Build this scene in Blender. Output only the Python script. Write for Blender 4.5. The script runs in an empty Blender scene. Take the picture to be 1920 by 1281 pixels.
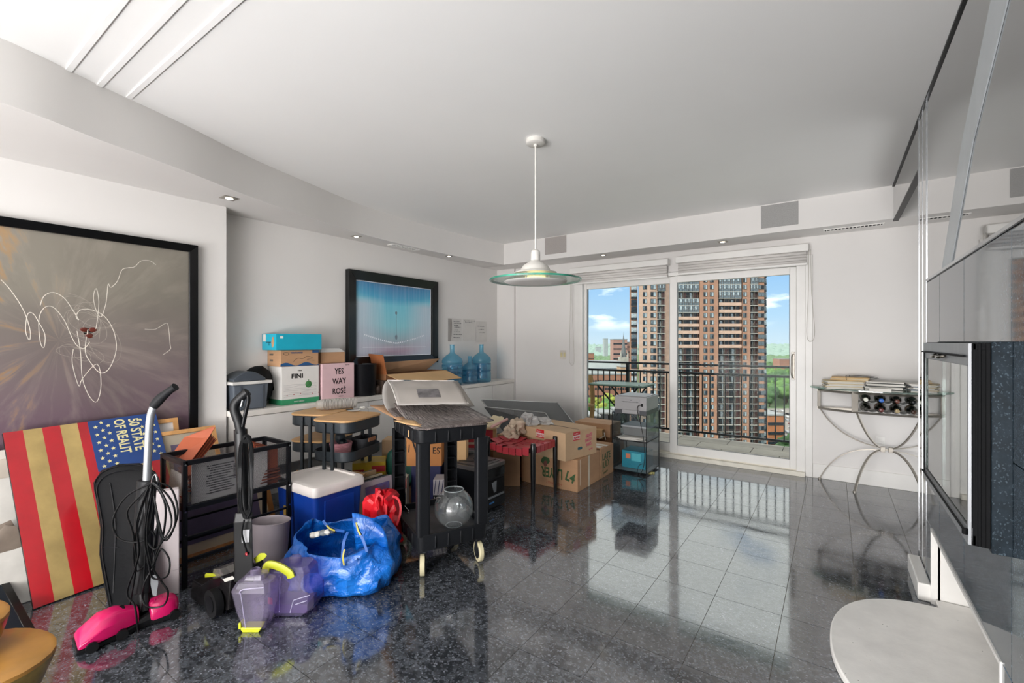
import bpy, bmesh, math, random
from mathutils import Vector, Matrix, Quaternion, noise

random.seed(7)
PI = math.pi
SC = bpy.context.scene
COL = SC.collection
R = math.radians

# ------------------------------------------------------------------ camera
YAW = R(35.04)
CAM_H = 1.34
cam_data = bpy.data.cameras.new('camera')
cam = bpy.data.objects.new('camera', cam_data)
COL.objects.link(cam)
cam_data.sensor_width = 36.0
cam_data.lens = 36.0 * 861.0 / 1920.0
cam_data.clip_start = 0.05
cam_data.clip_end = 6000
cam.location = (0, 0, CAM_H)
cam.rotation_euler = (R(90), 0, YAW)
SC.camera = cam

# ------------------------------------------------------------------ exposure
SC.view_settings.view_transform = 'Standard'
SC.view_settings.look = 'None'
SC.view_settings.exposure = 0.18
SC.view_settings.gamma = 1.0
SC.view_settings.use_curve_mapping = False
SC.cycles.use_denoising = True
SC.cycles.max_bounces = 10
SC.cycles.transparent_max_bounces = 24
SC.cycles.sample_clamp_indirect = 6.0
SC.cycles.caustics_reflective = False
SC.cycles.caustics_refractive = False

# ------------------------------------------------------------------ node helpers
def lin(h):
    if isinstance(h, (tuple, list)):
        return (h[0], h[1], h[2], 1.0)
    h = h.lstrip('#')
    v = [int(h[i:i + 2], 16) / 255 for i in (0, 2, 4)]
    return tuple([(c / 12.92 if c <= 0.04045 else ((c + 0.055) / 1.055) ** 2.4) for c in v] + [1.0])

class NT:
    """tiny helper to write shader graphs"""
    def __init__(s, tree):
        s.t = tree; s.n = tree.nodes; s.l = tree.links
    def new(s, typ, **kw):
        n = s.n.new(typ)
        for k, v in kw.items():
            setattr(n, k, v)
        return n
    def put(s, sock, val):
        if val is None:
            return
        if isinstance(val, bpy.types.NodeSocket):
            s.l.new(val, sock)
        else:
            if sock.type == 'RGBA' and isinstance(val, str):
                val = lin(val)
            sock.default_value = val
    def math(s, op, a, b=None, c=None, clamp=False):
        n = s.new('ShaderNodeMath', operation=op, use_clamp=clamp)
        for i, v in enumerate((a, b, c)):
            s.put(n.inputs[i], v)
        return n.outputs[0]
    def mix(s, f, a, b, mode='MIX'):
        n = s.new('ShaderNodeMix', data_type='RGBA', blend_type=mode)
        s.put(n.inputs[0], f); s.put(n.inputs[6], a); s.put(n.inputs[7], b)
        return n.outputs[2]
    def noise(s, vec, scale, detail=3, rough=.5, dist=0.0):
        n = s.new('ShaderNodeTexNoise')
        s.put(n.inputs['Vector'], vec)
        n.inputs['Scale'].default_value = scale
        n.inputs['Detail'].default_value = detail
        n.inputs['Roughness'].default_value = rough
        n.inputs['Distortion'].default_value = dist
        return n.outputs['Fac']
    def voro(s, vec, scale, out='Distance', feature='F1', rnd=1.0):
        n = s.new('ShaderNodeTexVoronoi', feature=feature)
        s.put(n.inputs['Vector'], vec)
        n.inputs['Scale'].default_value = scale
        n.inputs['Randomness'].default_value = rnd
        return n.outputs[out]
    def ramp(s, fac, stops, interp='LINEAR'):
        n = s.new('ShaderNodeValToRGB')
        n.color_ramp.interpolation = interp
        e = n.color_ramp.elements
        while len(e) < len(stops):
            e.new(0.5)
        for i, (p, c) in enumerate(stops):
            e[i].position = p
            e[i].color = lin(c) if not isinstance(c, float) else (c, c, c, 1)
        s.put(n.inputs[0], fac)
        return n.outputs[0]
    def mapping(s, vec, scale=(1, 1, 1), loc=(0, 0, 0), rot=(0, 0, 0)):
        n = s.new('ShaderNodeMapping')
        s.put(n.inputs['Vector'], vec)
        n.inputs['Scale'].default_value = scale
        n.inputs['Location'].default_value = loc
        n.inputs['Rotation'].default_value = rot
        return n.outputs[0]
    def coord(s, kind='Object'):
        return s.new('ShaderNodeTexCoord').outputs[kind]
    def sep(s, vec):
        n = s.new('ShaderNodeSeparateXYZ'); s.put(n.inputs[0], vec)
        return n.outputs
    def rnd(s):
        return s.new('ShaderNodeObjectInfo').outputs['Random']
    def bump(s, h, strength=.3, dist=.01):
        n = s.new('ShaderNodeBump')
        s.put(n.inputs['Height'], h)
        n.inputs['Strength'].default_value = strength
        n.inputs['Distance'].default_value = dist
        return n.outputs[0]

MATS = {}
def newmat(name):
    m = bpy.data.materials.new(name)
    m.use_nodes = True
    m.node_tree.nodes.clear()
    g = NT(m.node_tree)
    out = g.new('ShaderNodeOutputMaterial')
    p = g.new('ShaderNodeBsdfPrincipled')
    g.l.new(p.outputs[0], out.inputs[0])
    MATS[name] = m
    return m, g, p, out

def mat(name, color, rough=.5, metal=0.0, var=.06, nscale=6.0, bump=0.0, bscale=60.0, spec=.5, coat=0.0, emit=None, es=0.0,
        stretch=(1, 1, 1), tint=None, ior=None):
    """a painted / plastic / fabric / metal surface with slight procedural variation"""
    if name in MATS:
        return MATS[name]
    m, g, p, out = newmat(name)
    c = lin(color)
    co = g.coord()
    if stretch != (1, 1, 1):
        co = g.mapping(co, stretch)
    f = g.noise(co, nscale, 4, .55)
    if max(c[:3]) < .03 and not emit: c = tuple(v * .5 for v in c[:3]) + (1.0,)
    lo = tuple([max(0, v * (1 - 2.2 * var)) for v in c[:3]])
    hi = lin(tint) if tint else tuple([min(1, v * (1 + 2.2 * var)) for v in c[:3]])
    r = g.ramp(f, [(.3, lo), (.7, hi[:3])])
    g.put(p.inputs['Base Color'], r)
    p.inputs['Roughness'].default_value = rough
    p.inputs['Metallic'].default_value = metal
    if max(c[:3]) < .05 and spec == .5: spec = .22
    p.inputs['Specular IOR Level'].default_value = spec
    if ior: p.inputs['IOR'].default_value = ior
    p.inputs['Coat Weight'].default_value = coat
    p.inputs['Coat Roughness'].default_value = .08
    if bump:
        g.put(p.inputs['Normal'], g.bump(g.noise(co, bscale, 3), bump, .004))
    if emit:
        p.inputs['Emission Color'].default_value = lin(emit)
        p.inputs['Emission Strength'].default_value = es
    return m

def clear(name, color, alpha=.15, rough=.05, var=.05, gloss=1.5):
    """thin clear or tinted sheet: mostly lets light through, tinted, with a Fresnel gloss"""
    if name in MATS:
        return MATS[name]
    m = bpy.data.materials.new(name); m.use_nodes = True; m.node_tree.nodes.clear()
    MATS[name] = m
    g = NT(m.node_tree)
    out = g.new('ShaderNodeOutputMaterial')
    tr = g.new('ShaderNodeBsdfTransparent'); g.put(tr.inputs[0], color)
    p = g.new('ShaderNodeBsdfPrincipled')
    f = g.noise(g.coord(), 9, 3)
    c = lin(color)
    g.put(p.inputs['Base Color'], g.ramp(f, [(.3, tuple(v * (1 - var) for v in c[:3])), (.7, c[:3])]))
    p.inputs['Roughness'].default_value = .35
    m1 = g.new('ShaderNodeMixShader'); m1.inputs[0].default_value = alpha
    g.l.new(tr.outputs[0], m1.inputs[1]); g.l.new(p.outputs[0], m1.inputs[2])
    gl = g.new('ShaderNodeBsdfGlossy'); gl.inputs['Roughness'].default_value = rough
    r0 = ((gloss - 1) / (gloss + 1)) ** 2
    lw = g.new('ShaderNodeLayerWeight'); lw.inputs[0].default_value = .5
    frs = g.math('MULTIPLY_ADD', g.math('POWER', lw.outputs['Facing'], 5.0), (1 - r0) * .8, r0, clamp=True)
    m2 = g.new('ShaderNodeMixShader')
    g.l.new(frs, m2.inputs[0]); g.l.new(m1.outputs[0], m2.inputs[1]); g.l.new(gl.outputs[0], m2.inputs[2])
    g.l.new(m2.outputs[0], out.inputs[0])
    return m

# ------------------------------------------------------------------ world
world = bpy.data.worlds.new('sky'); SC.world = world
world.use_nodes = True
g = NT(world.node_tree); g.n.clear()
wo = g.new('ShaderNodeOutputWorld'); bg = g.new('ShaderNodeBackground')
dirv = g.coord('Generated')
x_, y_, z_ = g.sep(dirv)
sky = g.ramp(z_, [(0.0, (.66, .80, .93)), (.05, (.50, .72, .95)), (.17, (.28, .54, .92)), (.6, (.20, .42, .85))])
cv = g.mapping(dirv, (1, 1, 3.2), loc=(.35, .1, .0))
cf = g.noise(cv, 5.2, 6, .55, .2)
band = g.ramp(z_, [(.02, 0.0), (.05, 1.0), (.115, 1.0), (.15, 0.1), (.19, .25), (.26, 1.0)])
thr = g.ramp(z_, [(.12, 0.0), (.3, .16)])
cl = g.math('MULTIPLY', g.ramp(g.math('ADD', cf, thr), [(.46, 0.0), (.58, 1.0)]), band)
skc = g.mix(cl, sky, (1.6, 1.57, 1.54, 1))
g.put(bg.inputs[0], skc); bg.inputs[1].default_value = 1.05
g.l.new(bg.outputs[0], wo.inputs[0])

# sun, high over the far side of this building: lights the towers across, not the room
sun_d = bpy.data.lights.new('sun', 'SUN'); sun_d.energy = 3.1; sun_d.angle = R(1.0); sun_d.color = (1, .95, .88)
sun = bpy.data.objects.new('sun', sun_d); COL.objects.link(sun)
sun.rotation_euler = (R(52), 0, R(-28))

# large soft fill lights added out of view to brighten the room
def area(name, loc, rot, sx, sy, power, col=(1, 1, 1), spread=180):
    d = bpy.data.lights.new(name, 'AREA'); d.shape = 'RECTANGLE'; d.size = sx; d.size_y = sy
    d.energy = power; d.color = col; d.spread = R(spread)
    o = bpy.data.objects.new(name, d); COL.objects.link(o); o.location = loc; o.rotation_euler = rot
    return o
area('rear_fill_light', (-1.6, -3.6, 1.5), (R(96), 0, R(0)), 4.4, 2.3, 150, (1, .985, .98))  # added fill behind the camera; the back wall has no window
area('ceiling_fill_light', (-.9, -2.6, .4), (R(126), 0, 0), 3.6, 1.2, 250, (1, .985, .985))  # added fill aimed up and forward to brighten the ceiling
area('passage_fill_light', (1.3, 4.4, .35), (R(12), R(138), 0), .9, 1.4, 10, (.97, .985, 1))  # added fill hidden past the granite wall, brightens the far ceiling

# ------------------------------------------------------------------ pixel <-> room helpers (camera sits at 0,0,1.34)
_s, _c = math.sin(YAW), math.cos(YAW)
def _ray(u, v):
    a = (u - 960) / 861.0; b = -(v - 640.3) / 861.0
    return Vector((-_s + a * _c, _c + a * _s, b))
def at_z(u, v, z=0.0):
    r = _ray(u, v); return Vector((0, 0, CAM_H)) + r * ((z - CAM_H) / r.z)
def at_x(u, v, x):
    r = _ray(u, v); return Vector((0, 0, CAM_H)) + r * (x / r.x)
def at_y(u, v, y):
    r = _ray(u, v); return Vector((0, 0, CAM_H)) + r * (y / r.y)
def at_d(u, v, d):
    return Vector((0, 0, CAM_H)) + _ray(u, v) * d

# ------------------------------------------------------------------ mesh builder
class MB:
    def __init__(s, m=None):
        s.v = []; s.f = []; s.mi = []; s.M = m or Matrix.Identity(4); s.m = 0
    def add(s, vs, fs):
        o = len(s.v)
        for p in vs:
            s.v.append(tuple(s.M @ Vector(p)))
        for f in fs:
            s.f.append([i + o for i in f]); s.mi.append(s.m)
        return s
    def box(s, x0, x1, y0, y1, z0, z1, taper=0.0):
        t = taper
        vs = [(x0 + t, y0 + t, z0), (x1 - t, y0 + t, z0), (x1 - t, y1 - t, z0), (x0 + t, y1 - t, z0),
              (x0, y0, z1), (x1, y0, z1), (x1, y1, z1), (x0, y1, z1)]
        return s.add(vs, [(0, 3, 2, 1), (4, 5, 6, 7), (0, 1, 5, 4), (1, 2, 6, 5), (2, 3, 7, 6), (3, 0, 4, 7)])
    def hexa(s, bottom, top):
        return s.add(list(bottom) + list(top), [(0, 3, 2, 1), (4, 5, 6, 7), (0, 1, 5, 4), (1, 2, 6, 5), (2, 3, 7, 6), (3, 0, 4, 7)])
    def quadslab(s, a, b, c, d, n, t):
        """slab on quad a,b,c,d, thickness t along n"""
        n = Vector(n).normalized() * t
        P = [Vector(p) for p in (a, b, c, d)]
        return s.hexa([tuple(p - n) for p in P], [tuple(p) for p in P])
    def prism(s, poly, h0, h1, axis='z', hole=None):
        n = len(poly)
        def P(a, b, h):
            return (a, b, h) if axis == 'z' else ((a, h, b) if axis == 'y' else (h, a, b))
        vs = [P(a, b, h0) for a, b in poly] + [P(a, b, h1) for a, b in poly]
        fs = [tuple(reversed(range(n))), tuple(range(n, 2 * n))] + [(i, (i + 1) % n, n + (i + 1) % n, n + i) for i in range(n)]
        return s.add(vs, fs)
    def ring(s, outer, inner, h0, h1, axis='z'):
        n = len(outer)
        def P(a, b, h):
            return (a, b, h) if axis == 'z' else ((a, h, b) if axis == 'y' else (h, a, b))
        vs = [P(a, b, h) for h in (h0, h1) for L in (outer, inner) for a, b in L]
        fs = []
        for i in range(n):
            j = (i + 1) % n
            fs += [(i, j, n + j, n + i)[::-1], (2 * n + i, 2 * n + j, 3 * n + j, 3 * n + i), (i, j, 2 * n + j, 2 * n + i),
                   (n + i, n + j, 3 * n + j, 3 * n + i)[::-1]]
        return s.add(vs, fs)
    def cyl(s, p0, p1, r, seg=12, r1=None, caps=True):
        p0 = Vector(p0); p1 = Vector(p1); r1 = r if r1 is None else r1
        d = (p1 - p0).normalized()
        a = d.orthogonal().normalized(); b = d.cross(a)
        vs = []
        for p, q in ((p0, r), (p1, r1)):
            for i in range(seg):
                t = 2 * PI * i / seg
                vs.append(tuple(p + (a * math.cos(t) + b * math.sin(t)) * q))
        fs = [(i, (i + 1) % seg, seg + (i + 1) % seg, seg + i) for i in range(seg)]
        if caps:
            fs += [tuple(reversed(range(seg))), tuple(range(seg, 2 * seg))]
        return s.add(vs, fs)
    def tube(s, pts, r, seg=6, closed=False, flat=None):
        P = [Vector(p) for p in pts]; n = len(P)
        vs = []; prev = None
        for i, p in enumerate(P):
            if closed:
                d = P[(i + 1) % n] - P[i - 1]
            else:
                d = P[min(i + 1, n - 1)] - P[max(i - 1, 0)]
            if d.length < 1e-9: d = Vector((0, 0, 1))
            d.normalize()
            if prev is None:
                a = Vector(flat) if flat else d.orthogonal()
                a = (a - d * a.dot(d)).normalized()
            else:
                a = prev - d * prev.dot(d)
                a = a.normalized() if a.length > 1e-6 else d.orthogonal().normalized()
            prev = a; b = d.cross(a)
            rr = r[i] if isinstance(r, (list, tuple)) and len(r) == n and n != 2 else r
            ra, rb = rr if isinstance(rr, (list, tuple)) else (rr, rr)
            for k in range(seg):
                t = 2 * PI * (k + .5) / seg
                vs.append(tuple(p + a * math.cos(t) * ra + b * math.sin(t) * rb))
        m = n if closed else n - 1
        fs = [(i * seg + k, i * seg + (k + 1) % seg, ((i + 1) % n) * seg + (k + 1) % seg, ((i + 1) % n) * seg + k)
              for i in range(m) for k in range(seg)]
        if not closed:
            fs += [tuple(reversed(range(seg))), tuple(range((n - 1) * seg, n * seg))]
        return s.add(vs, fs)
    def bar(s, p0, p1, w, h=None, up=(0, 0, 1)):
        """square bar between two points, w across, h along `up`"""
        h = w if h is None else h
        p0 = Vector(p0); p1 = Vector(p1); d = (p1 - p0).normalized(); u = Vector(up)
        if abs(d.dot(u)) > .98: u = Vector((1, 0, 0))
        a = d.cross(u).normalized() * w / 2; b = a.cross(d).normalized() * h / 2
        B = [p0 - a - b, p0 + a - b, p0 + a + b, p0 - a + b]; T = [p + (p1 - p0) for p in B]
        return s.hexa([tuple(p) for p in B], [tuple(p) for p in T])
    def lathe(s, prof, seg=24, c=(0, 0, 0), sy=1.0):
        n = len(prof); vs = []
        for r, z in prof:
            for i in range(seg):
                t = 2 * PI * i / seg
                vs.append((c[0] + r * math.cos(t), c[1] + r * math.sin(t) * sy, c[2] + z))
        fs = [(j * seg + i, j * seg + (i + 1) % seg, (j + 1) * seg + (i + 1) % seg, (j + 1) * seg + i) for j in range(n - 1) for i in range(seg)]
        if prof[0][0] > 1e-6: fs.append(tuple(reversed(range(seg))))
        if prof[-1][0] > 1e-6: fs.append(tuple(range((n - 1) * seg, n * seg)))
        return s.add(vs, fs)
    def lathe_open(s, prof, seg=24, c=(0, 0, 0), sy=1.0):
        k = len(s.f); s.lathe(prof, seg, c, sy)
        while len(s.f) > k and len(s.f[-1]) > 4: s.f.pop(); s.mi.pop()
        return s
    def grid(s, fn, nu, nv):
        vs = [tuple(fn(i / nu, j / nv)) for j in range(nv + 1) for i in range(nu + 1)]
        fs = [(j * (nu + 1) + i, j * (nu + 1) + i + 1, (j + 1) * (nu + 1) + i + 1, (j + 1) * (nu + 1) + i) for j in range(nv) for i in range(nu)]
        return s.add(vs, fs)
    def blob(s, c, r, sub=2, amp=.2, freq=2.0, seed=0, sc=(1, 1, 1)):
        bm = bmesh.new(); bmesh.ops.create_icosphere(bm, subdivisions=sub, radius=1)
        vs = []
        for v in bm.verts:
            k = 1 + amp * noise.noise(v.co * freq + Vector((seed * 3.1, seed * 1.7, seed)))
            vs.append((c[0] + v.co.x * r * k * sc[0], c[1] + v.co.y * r * k * sc[1], c[2] + v.co.z * r * k * sc[2]))
        fs = [tuple(v.index for v in f.verts) for f in bm.faces]
        bm.free()
        return s.add(vs, fs)
    def mesh(s, name, mats):
        me = bpy.data.meshes.new(name)
        me.from_pydata(s.v, [], s.f)
        for m in (mats if isinstance(mats, (list, tuple)) else [mats]):
            me.materials.append(m)
        me.polygons.foreach_set('material_index', s.mi)
        me.validate()
        bm = bmesh.new(); bm.from_mesh(me)
        bmesh.ops.remove_doubles(bm, verts=bm.verts, dist=1e-6)
        bmesh.ops.recalc_face_normals(bm, faces=bm.faces)
        bm.to_mesh(me); bm.free()
        return me
    def build(s, name, mats, parent=None, loc=None, rz=0.0, bevel=0.0, smooth=0, seg=2, subs=0, solid=0.0, world=False, kind=None, label=None):
        if world and parent is not None:
            inv = parent_inv(parent)
            s.v = [tuple(inv @ Vector(p)) for p in s.v]
        me = s.mesh(name, mats)
        if smooth:
            me.shade_smooth()
            me.set_sharp_from_angle(angle=R(smooth))
        o = bpy.data.objects.new(name, me); COL.objects.link(o)
        if parent: o.parent = parent
        if loc is not None: o.location = loc
        if rz: o.rotation_euler = (0, 0, rz)
        if solid:
            md = o.modifiers.new('solid', 'SOLIDIFY'); md.thickness = solid; md.offset = 0
        if bevel:
            md = o.modifiers.new('bevel', 'BEVEL'); md.width = bevel; md.segments = seg; md.limit_method = 'ANGLE'; md.angle_limit = R(40)
            md.harden_normals = False
        if subs:
            md = o.modifiers.new('sub', 'SUBSURF'); md.levels = subs; md.render_levels = subs
        if kind: o['kind'] = kind
        if label: o['label'] = label
        return o

def parent_inv(p):
    M = Matrix.Identity(4)
    while p is not None:
        M = (Matrix.Translation(p.location) @ p.rotation_euler.to_matrix().to_4x4()) @ M
        p = p.parent
    return M.inverted()

def tag(o, label, cat, group=None, kind=None):
    o['label'] = label; o['category'] = cat
    if group: o['group'] = group
    if kind: o['kind'] = kind
    return o
def thing(name, label, cat, loc=(0, 0, 0), rz=0.0, group=None):
    o = bpy.data.objects.new(name, None); COL.objects.link(o)
    o.empty_display_size = .05
    o.location = loc; o.rotation_euler = (0, 0, rz)
    return tag(o, label, cat, group)
def struct(name, mb, mats, label=None, **kw):
    o = mb.build(name, mats, **kw); o['kind'] = 'structure'
    if label: o['label'] = label
    return o
def dup(root, loc=None, rz=None, label=None):
    r = root.copy(); COL.objects.link(r)
    if loc is not None: r.location = loc
    if rz is not None: r.rotation_euler = (0, 0, rz)
    if label: r['label'] = label
    for ch in list(root.children):
        c = ch.copy(); COL.objects.link(c); c.parent = r
        for q in list(ch.children):
            d = q.copy(); COL.objects.link(d); d.parent = c
    return r
def inst(me, name, parent=None, loc=(0, 0, 0), rz=0.0, sc=None):
    o = bpy.data.objects.new(name, me); COL.objects.link(o); o.location = loc
    if rz: o.rotation_euler = (0, 0, rz)
    if sc: o.scale = sc
    if parent: o.parent = parent
    return o

def text(s, body, size, m, parent, origin, xdir, ydir, sx=1.0, bold=0.0, depth=.0006, name='lettering', align='LEFT', world=True):
    """flat printed lettering as a thin mesh; origin = lower left, xdir = reading direction, ydir = up of the letters"""
    cu = bpy.data.curves.new(name, 'FONT'); cu.body = body; cu.size = size; cu.extrude = depth; cu.offset = bold
    cu.align_x = align; cu.resolution_u = 3
    tmp = bpy.data.objects.new(name, cu); COL.objects.link(tmp)
    dg = bpy.context.evaluated_depsgraph_get()
    me = bpy.data.meshes.new_from_object(tmp.evaluated_get(dg))
    bpy.data.objects.remove(tmp); me.name = name
    X = Vector(xdir).normalized(); Y = Vector(ydir).normalized(); Z = X.cross(Y)
    M = Matrix(((X.x * sx, Y.x, Z.x, origin[0]), (X.y * sx, Y.y, Z.y, origin[1]), (X.z * sx, Y.z, Z.z, origin[2]), (0, 0, 0, 1)))
    if world and parent is not None:
        M = parent_inv(parent) @ M
    me.transform(M)
    me.materials.clear(); me.materials.append(m)
    o = bpy.data.objects.new(name, me); COL.objects.link(o)
    if parent: o.parent = parent
    return o

def rrect(x0, x1, y0, y1, r, n=4):
    pts = []
    for cx, cy, a in ((x1 - r, y1 - r, 0), (x0 + r, y1 - r, 90), (x0 + r, y0 + r, 180), (x1 - r, y0 + r, 270)):
        for i in range(n + 1):
            t = R(a + 90 * i / n); pts.append((cx + r * math.cos(t), cy + r * math.sin(t)))
    return pts
def bez(p, n=12):
    """catmull-rom through points"""
    P = [Vector(q) for q in p]; out = []
    for i in range(len(P) - 1):
        a = P[max(i - 1, 0)]; b = P[i]; c = P[i + 1]; d = P[min(i + 2, len(P) - 1)]
        for k in range(n):
            t = k / n
            out.append(.5 * ((2 * b) + (c - a) * t + (2 * a - 5 * b + 4 * c - d) * t * t + (3 * b - a - 3 * c + d) * t ** 3))
    out.append(P[-1]); return out

# ================================================================== MATERIALS used by the room
WALL = mat('wall_paint', '#dedbd8', .55, var=.012, nscale=1.2)
CEIL = mat('ceiling_paint', '#f2f1ef', .6, var=.01, nscale=.8)
WHITE = mat('white_gloss_paint', '#e8e6e2', .3, var=.012)
VINYL = mat('white_vinyl', '#e6e4e0', .35, var=.012)
CHROME = mat('chrome', '#b3b5b8', .2, metal=1, var=.02)
STEEL = mat('brushed_nickel', '#a49e95', .42, metal=.75, var=.05, stretch=(1, 1, 8))
BLACKP = mat('black_plastic', '#1d1e21', .42, var=.08)
BLACKM = mat('black_powder_metal', '#202226', .4, var=.06, metal=.3)
GROUT = mat('grout', '#a9a49a', .7, var=.05)
RUBBER = mat('rubber', '#17181a', .65)

m, g, p, o_ = newmat('granite_floor'); GRANITE = m
pos = g.new('ShaderNodeNewGeometry').outputs['Position']
off = g.math('MULTIPLY', g.rnd(), 37.0)
cx = g.new('ShaderNodeCombineXYZ'); g.put(cx.inputs[0], off); g.put(cx.inputs[2], off)
vadd = g.new('ShaderNodeVectorMath', operation='ADD'); g.put(vadd.inputs[0], pos); g.put(vadd.inputs[1], cx.outputs[0])
v0 = vadd.outputs[0]
warp = g.mapping(v0, (1, 1.25, 1), rot=(0, 0, .5))
cell = g.voro(warp, 125, 'Color')
big = g.voro(warp, 50, 'Color')
cs = g.sep(cell)[0]; bs = g.sep(big)[1]
nz = g.noise(v0, 120, 3, .6)
basec = g.ramp(g.noise(v0, 26, 4, .65), [(.25, '#34373c'), (.5, '#4a4e54'), (.75, '#60646b')])
dark = g.mix(g.math('GREATER_THAN', bs, .62), basec, '#2f3237')
mid = g.mix(g.math('MULTIPLY', g.math('GREATER_THAN', cs, .8), g.ramp(nz, [(.35, 0.0), (.55, .8)])), dark, '#666b72')
flk = g.math('MULTIPLY', g.math('GREATER_THAN', g.sep(cell)[2], .93), g.ramp(nz, [(.42, 0.0), (.56, 1.0)]))
fin = g.mix(flk, mid, '#83878f')
rv = g.math('MULTIPLY_ADD', g.rnd(), .3, .85)
cc = g.new('ShaderNodeVectorMath', operation='SCALE'); g.put(cc.inputs[0], fin); g.put(cc.inputs['Scale'], rv)
g.put(p.inputs['Base Color'], cc.outputs[0])
smear = g.noise(g.mapping(pos, (1, 3, 1)), 3.2, 5, .65)
g.put(p.inputs['Roughness'], g.ramp(smear, [(.35, .05), (.72, .13)]))
p.inputs['IOR'].default_value = 2.5

m, g, p, o_ = newmat('granite_wall'); GRANW = m
pos = g.new('ShaderNodeNewGeometry').outputs['Position']
off = g.math('MULTIPLY', g.rnd(), 11.0)
cx = g.new('ShaderNodeCombineXYZ'); g.put(cx.inputs[1], off); g.put(cx.inputs[2], off)
vadd = g.new('ShaderNodeVectorMath', operation='ADD'); g.put(vadd.inputs[0], pos); g.put(vadd.inputs[1], cx.outputs[0])
v0 = g.mapping(vadd.outputs[0], (1, 1.6, .8))
cell = g.voro(v0, 300, 'Color')
basec = g.ramp(g.noise(v0, 30, 4, .65), [(.25, '#232d35'), (.5, '#303d47'), (.75, '#414f5a')])
nz = g.noise(v0, 140, 3, .6)
fin = g.mix(g.math('MULTIPLY', g.math('GREATER_THAN', g.sep(cell)[2], .9), g.ramp(nz, [(.4, 0.0), (.55, 1.0)])), basec, '#6d7f8b')
g.put(p.inputs['Base Color'], fin)
p.inputs['Roughness'].default_value = .05
p.inputs['IOR'].default_value = 2.1

m, g, p, o_ = newmat('smoked_mirror'); MIRROR = m
f = g.noise(g.coord(), 1.5, 3)
g.put(p.inputs['Base Color'], g.ramp(f, [(.3, '#b2b2b1'), (.7, '#bababa')]))
p.inputs['Metallic'].default_value = 1; p.inputs['Roughness'].default_value = .02

GLASS = clear('window_glass', '#f4f8f7', .003, .01, gloss=1.09)

# ================================================================== FLOOR
X0T, Y0T, TX, TY = -1.4295, 1.657, .305, .312
b = MB(); b.box(-4.3, 2.2, -4.2, 5.62, -.12, -.004)
floor = struct('floor', b, GROUT, 'polished dark granite tiled floor with pale grout lines')
b = MB(); b.box(-TX / 2 + .0013, TX / 2 - .0013, -TY / 2 + .0013, TY / 2 - .0013, -.004, 0)
tile_me = b.mesh('tile', GRANITE)
for i in range(-9, 8):
    for j in range(-5, 12):
        x = X0T + (i + .5) * TX; y = Y0T + (j + .5) * TY
        if y < .2 or y > 5.4 or x > .75: continue
        inst(tile_me, 'tile', floor, (x, y, 0))
for j in range(12, 13):
    pass
# the rest of the floor, outside the picture, as one joined field of the same tiles
b = MB()
for i in range(-10, 13):
    for j in range(-20, 13):
        x = X0T + (i + .5) * TX; y = Y0T + (j + .5) * TY
        inside = (-9 <= i < 8 and -5 <= j < 12 and y >= .2 and y <= 5.4 and x <= .75)
        if inside or x < -4.3 or x > 2.1 or y < -4.1 or y > 5.5: continue
        b.box(x - TX / 2 + .0013, x + TX / 2 - .0013, y - TY / 2 + .0013, y + TY / 2 - .0013, -.004, 0)
b.build('tile_field', GRANITE, floor, kind='stuff')

# ================================================================== WALLS AND CEILING
b = MB(); b.box(-4.3, 2.2, -4.2, 5.62, 2.66, 2.85)
b.box(-4.3, 2.2, -4.2, 5.62, 2.85, 2.9)
ceil_ = struct('ceiling', b, CEIL, 'smooth white ceiling')
for yy in (.59, .717, .843):
    b = MB(); b.box(-3.12, .41, yy - .013, yy + .013, 2.654, 2.66)
    b.build('ridge', CEIL, ceil_, bevel=.002)
b = MB(); b.box(-4.3, -3.85, -4.2, 1.64, -.1, 2.9); b.box(-4.3, -4.04, 1.64, 5.62, -.1, 2.9); b.box(-4.06, -3.735, 5.38, 5.62, -.1, 2.9)
struct('wall_left', b, WALL, 'white painted left wall with recessed alcove over the low cabinets')
b = MB(); WO = (-2.735, -.234, 2.14)
b.box(-3.735, WO[0], 5.42, 5.62, -.1, 2.9); b.box(WO[1], 2.2, 5.42, 5.62, -.1, 2.9); b.box(WO[0], WO[1], 5.42, 5.62, WO[2], 2.9)
struct('wall_window', b, WALL, 'white wall around the sliding balcony doors')
b = MB(); b.box(-4.3, 2.2, -4.3, -4.1, -.1, 2.9); struct('wall_back', b, WALL)
b = MB(); b.box(2.0, 2.2, -4.2, 5.6, -.1, 2.9); struct('wall_far_right', b, WALL)

# dropped ceiling along the left wall with a gently curved face, and along the window wall
cur = bez([(-2.86, -4.1, 0), (-2.88, -1.2, 0), (-2.94, .2, 0), (-3.10, .72, 0), (-3.24, 1.15, 0), (-3.43, 1.62, 0), (-3.58, 2.15, 0), (-3.74, 2.8, 0), (-3.79, 3.6, 0), (-3.76, 4.3, 0), (-3.66, 5.05, 0)], 4)
b = MB(); b.prism([(q.x, q.y) for q in cur] + [(-4.1, 5.05), (-4.1, -4.1)], 2.38, 2.66)
struct('trim_1', b, WALL, 'curved white dropped ceiling along the left wall', smooth=30)
b = MB(); b.box(-4.1, 2.05, 5.03, 5.42, 2.38, 2.66)
struct('trim_2', b, WALL, 'straight white dropped ceiling above the balcony doors')

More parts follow.
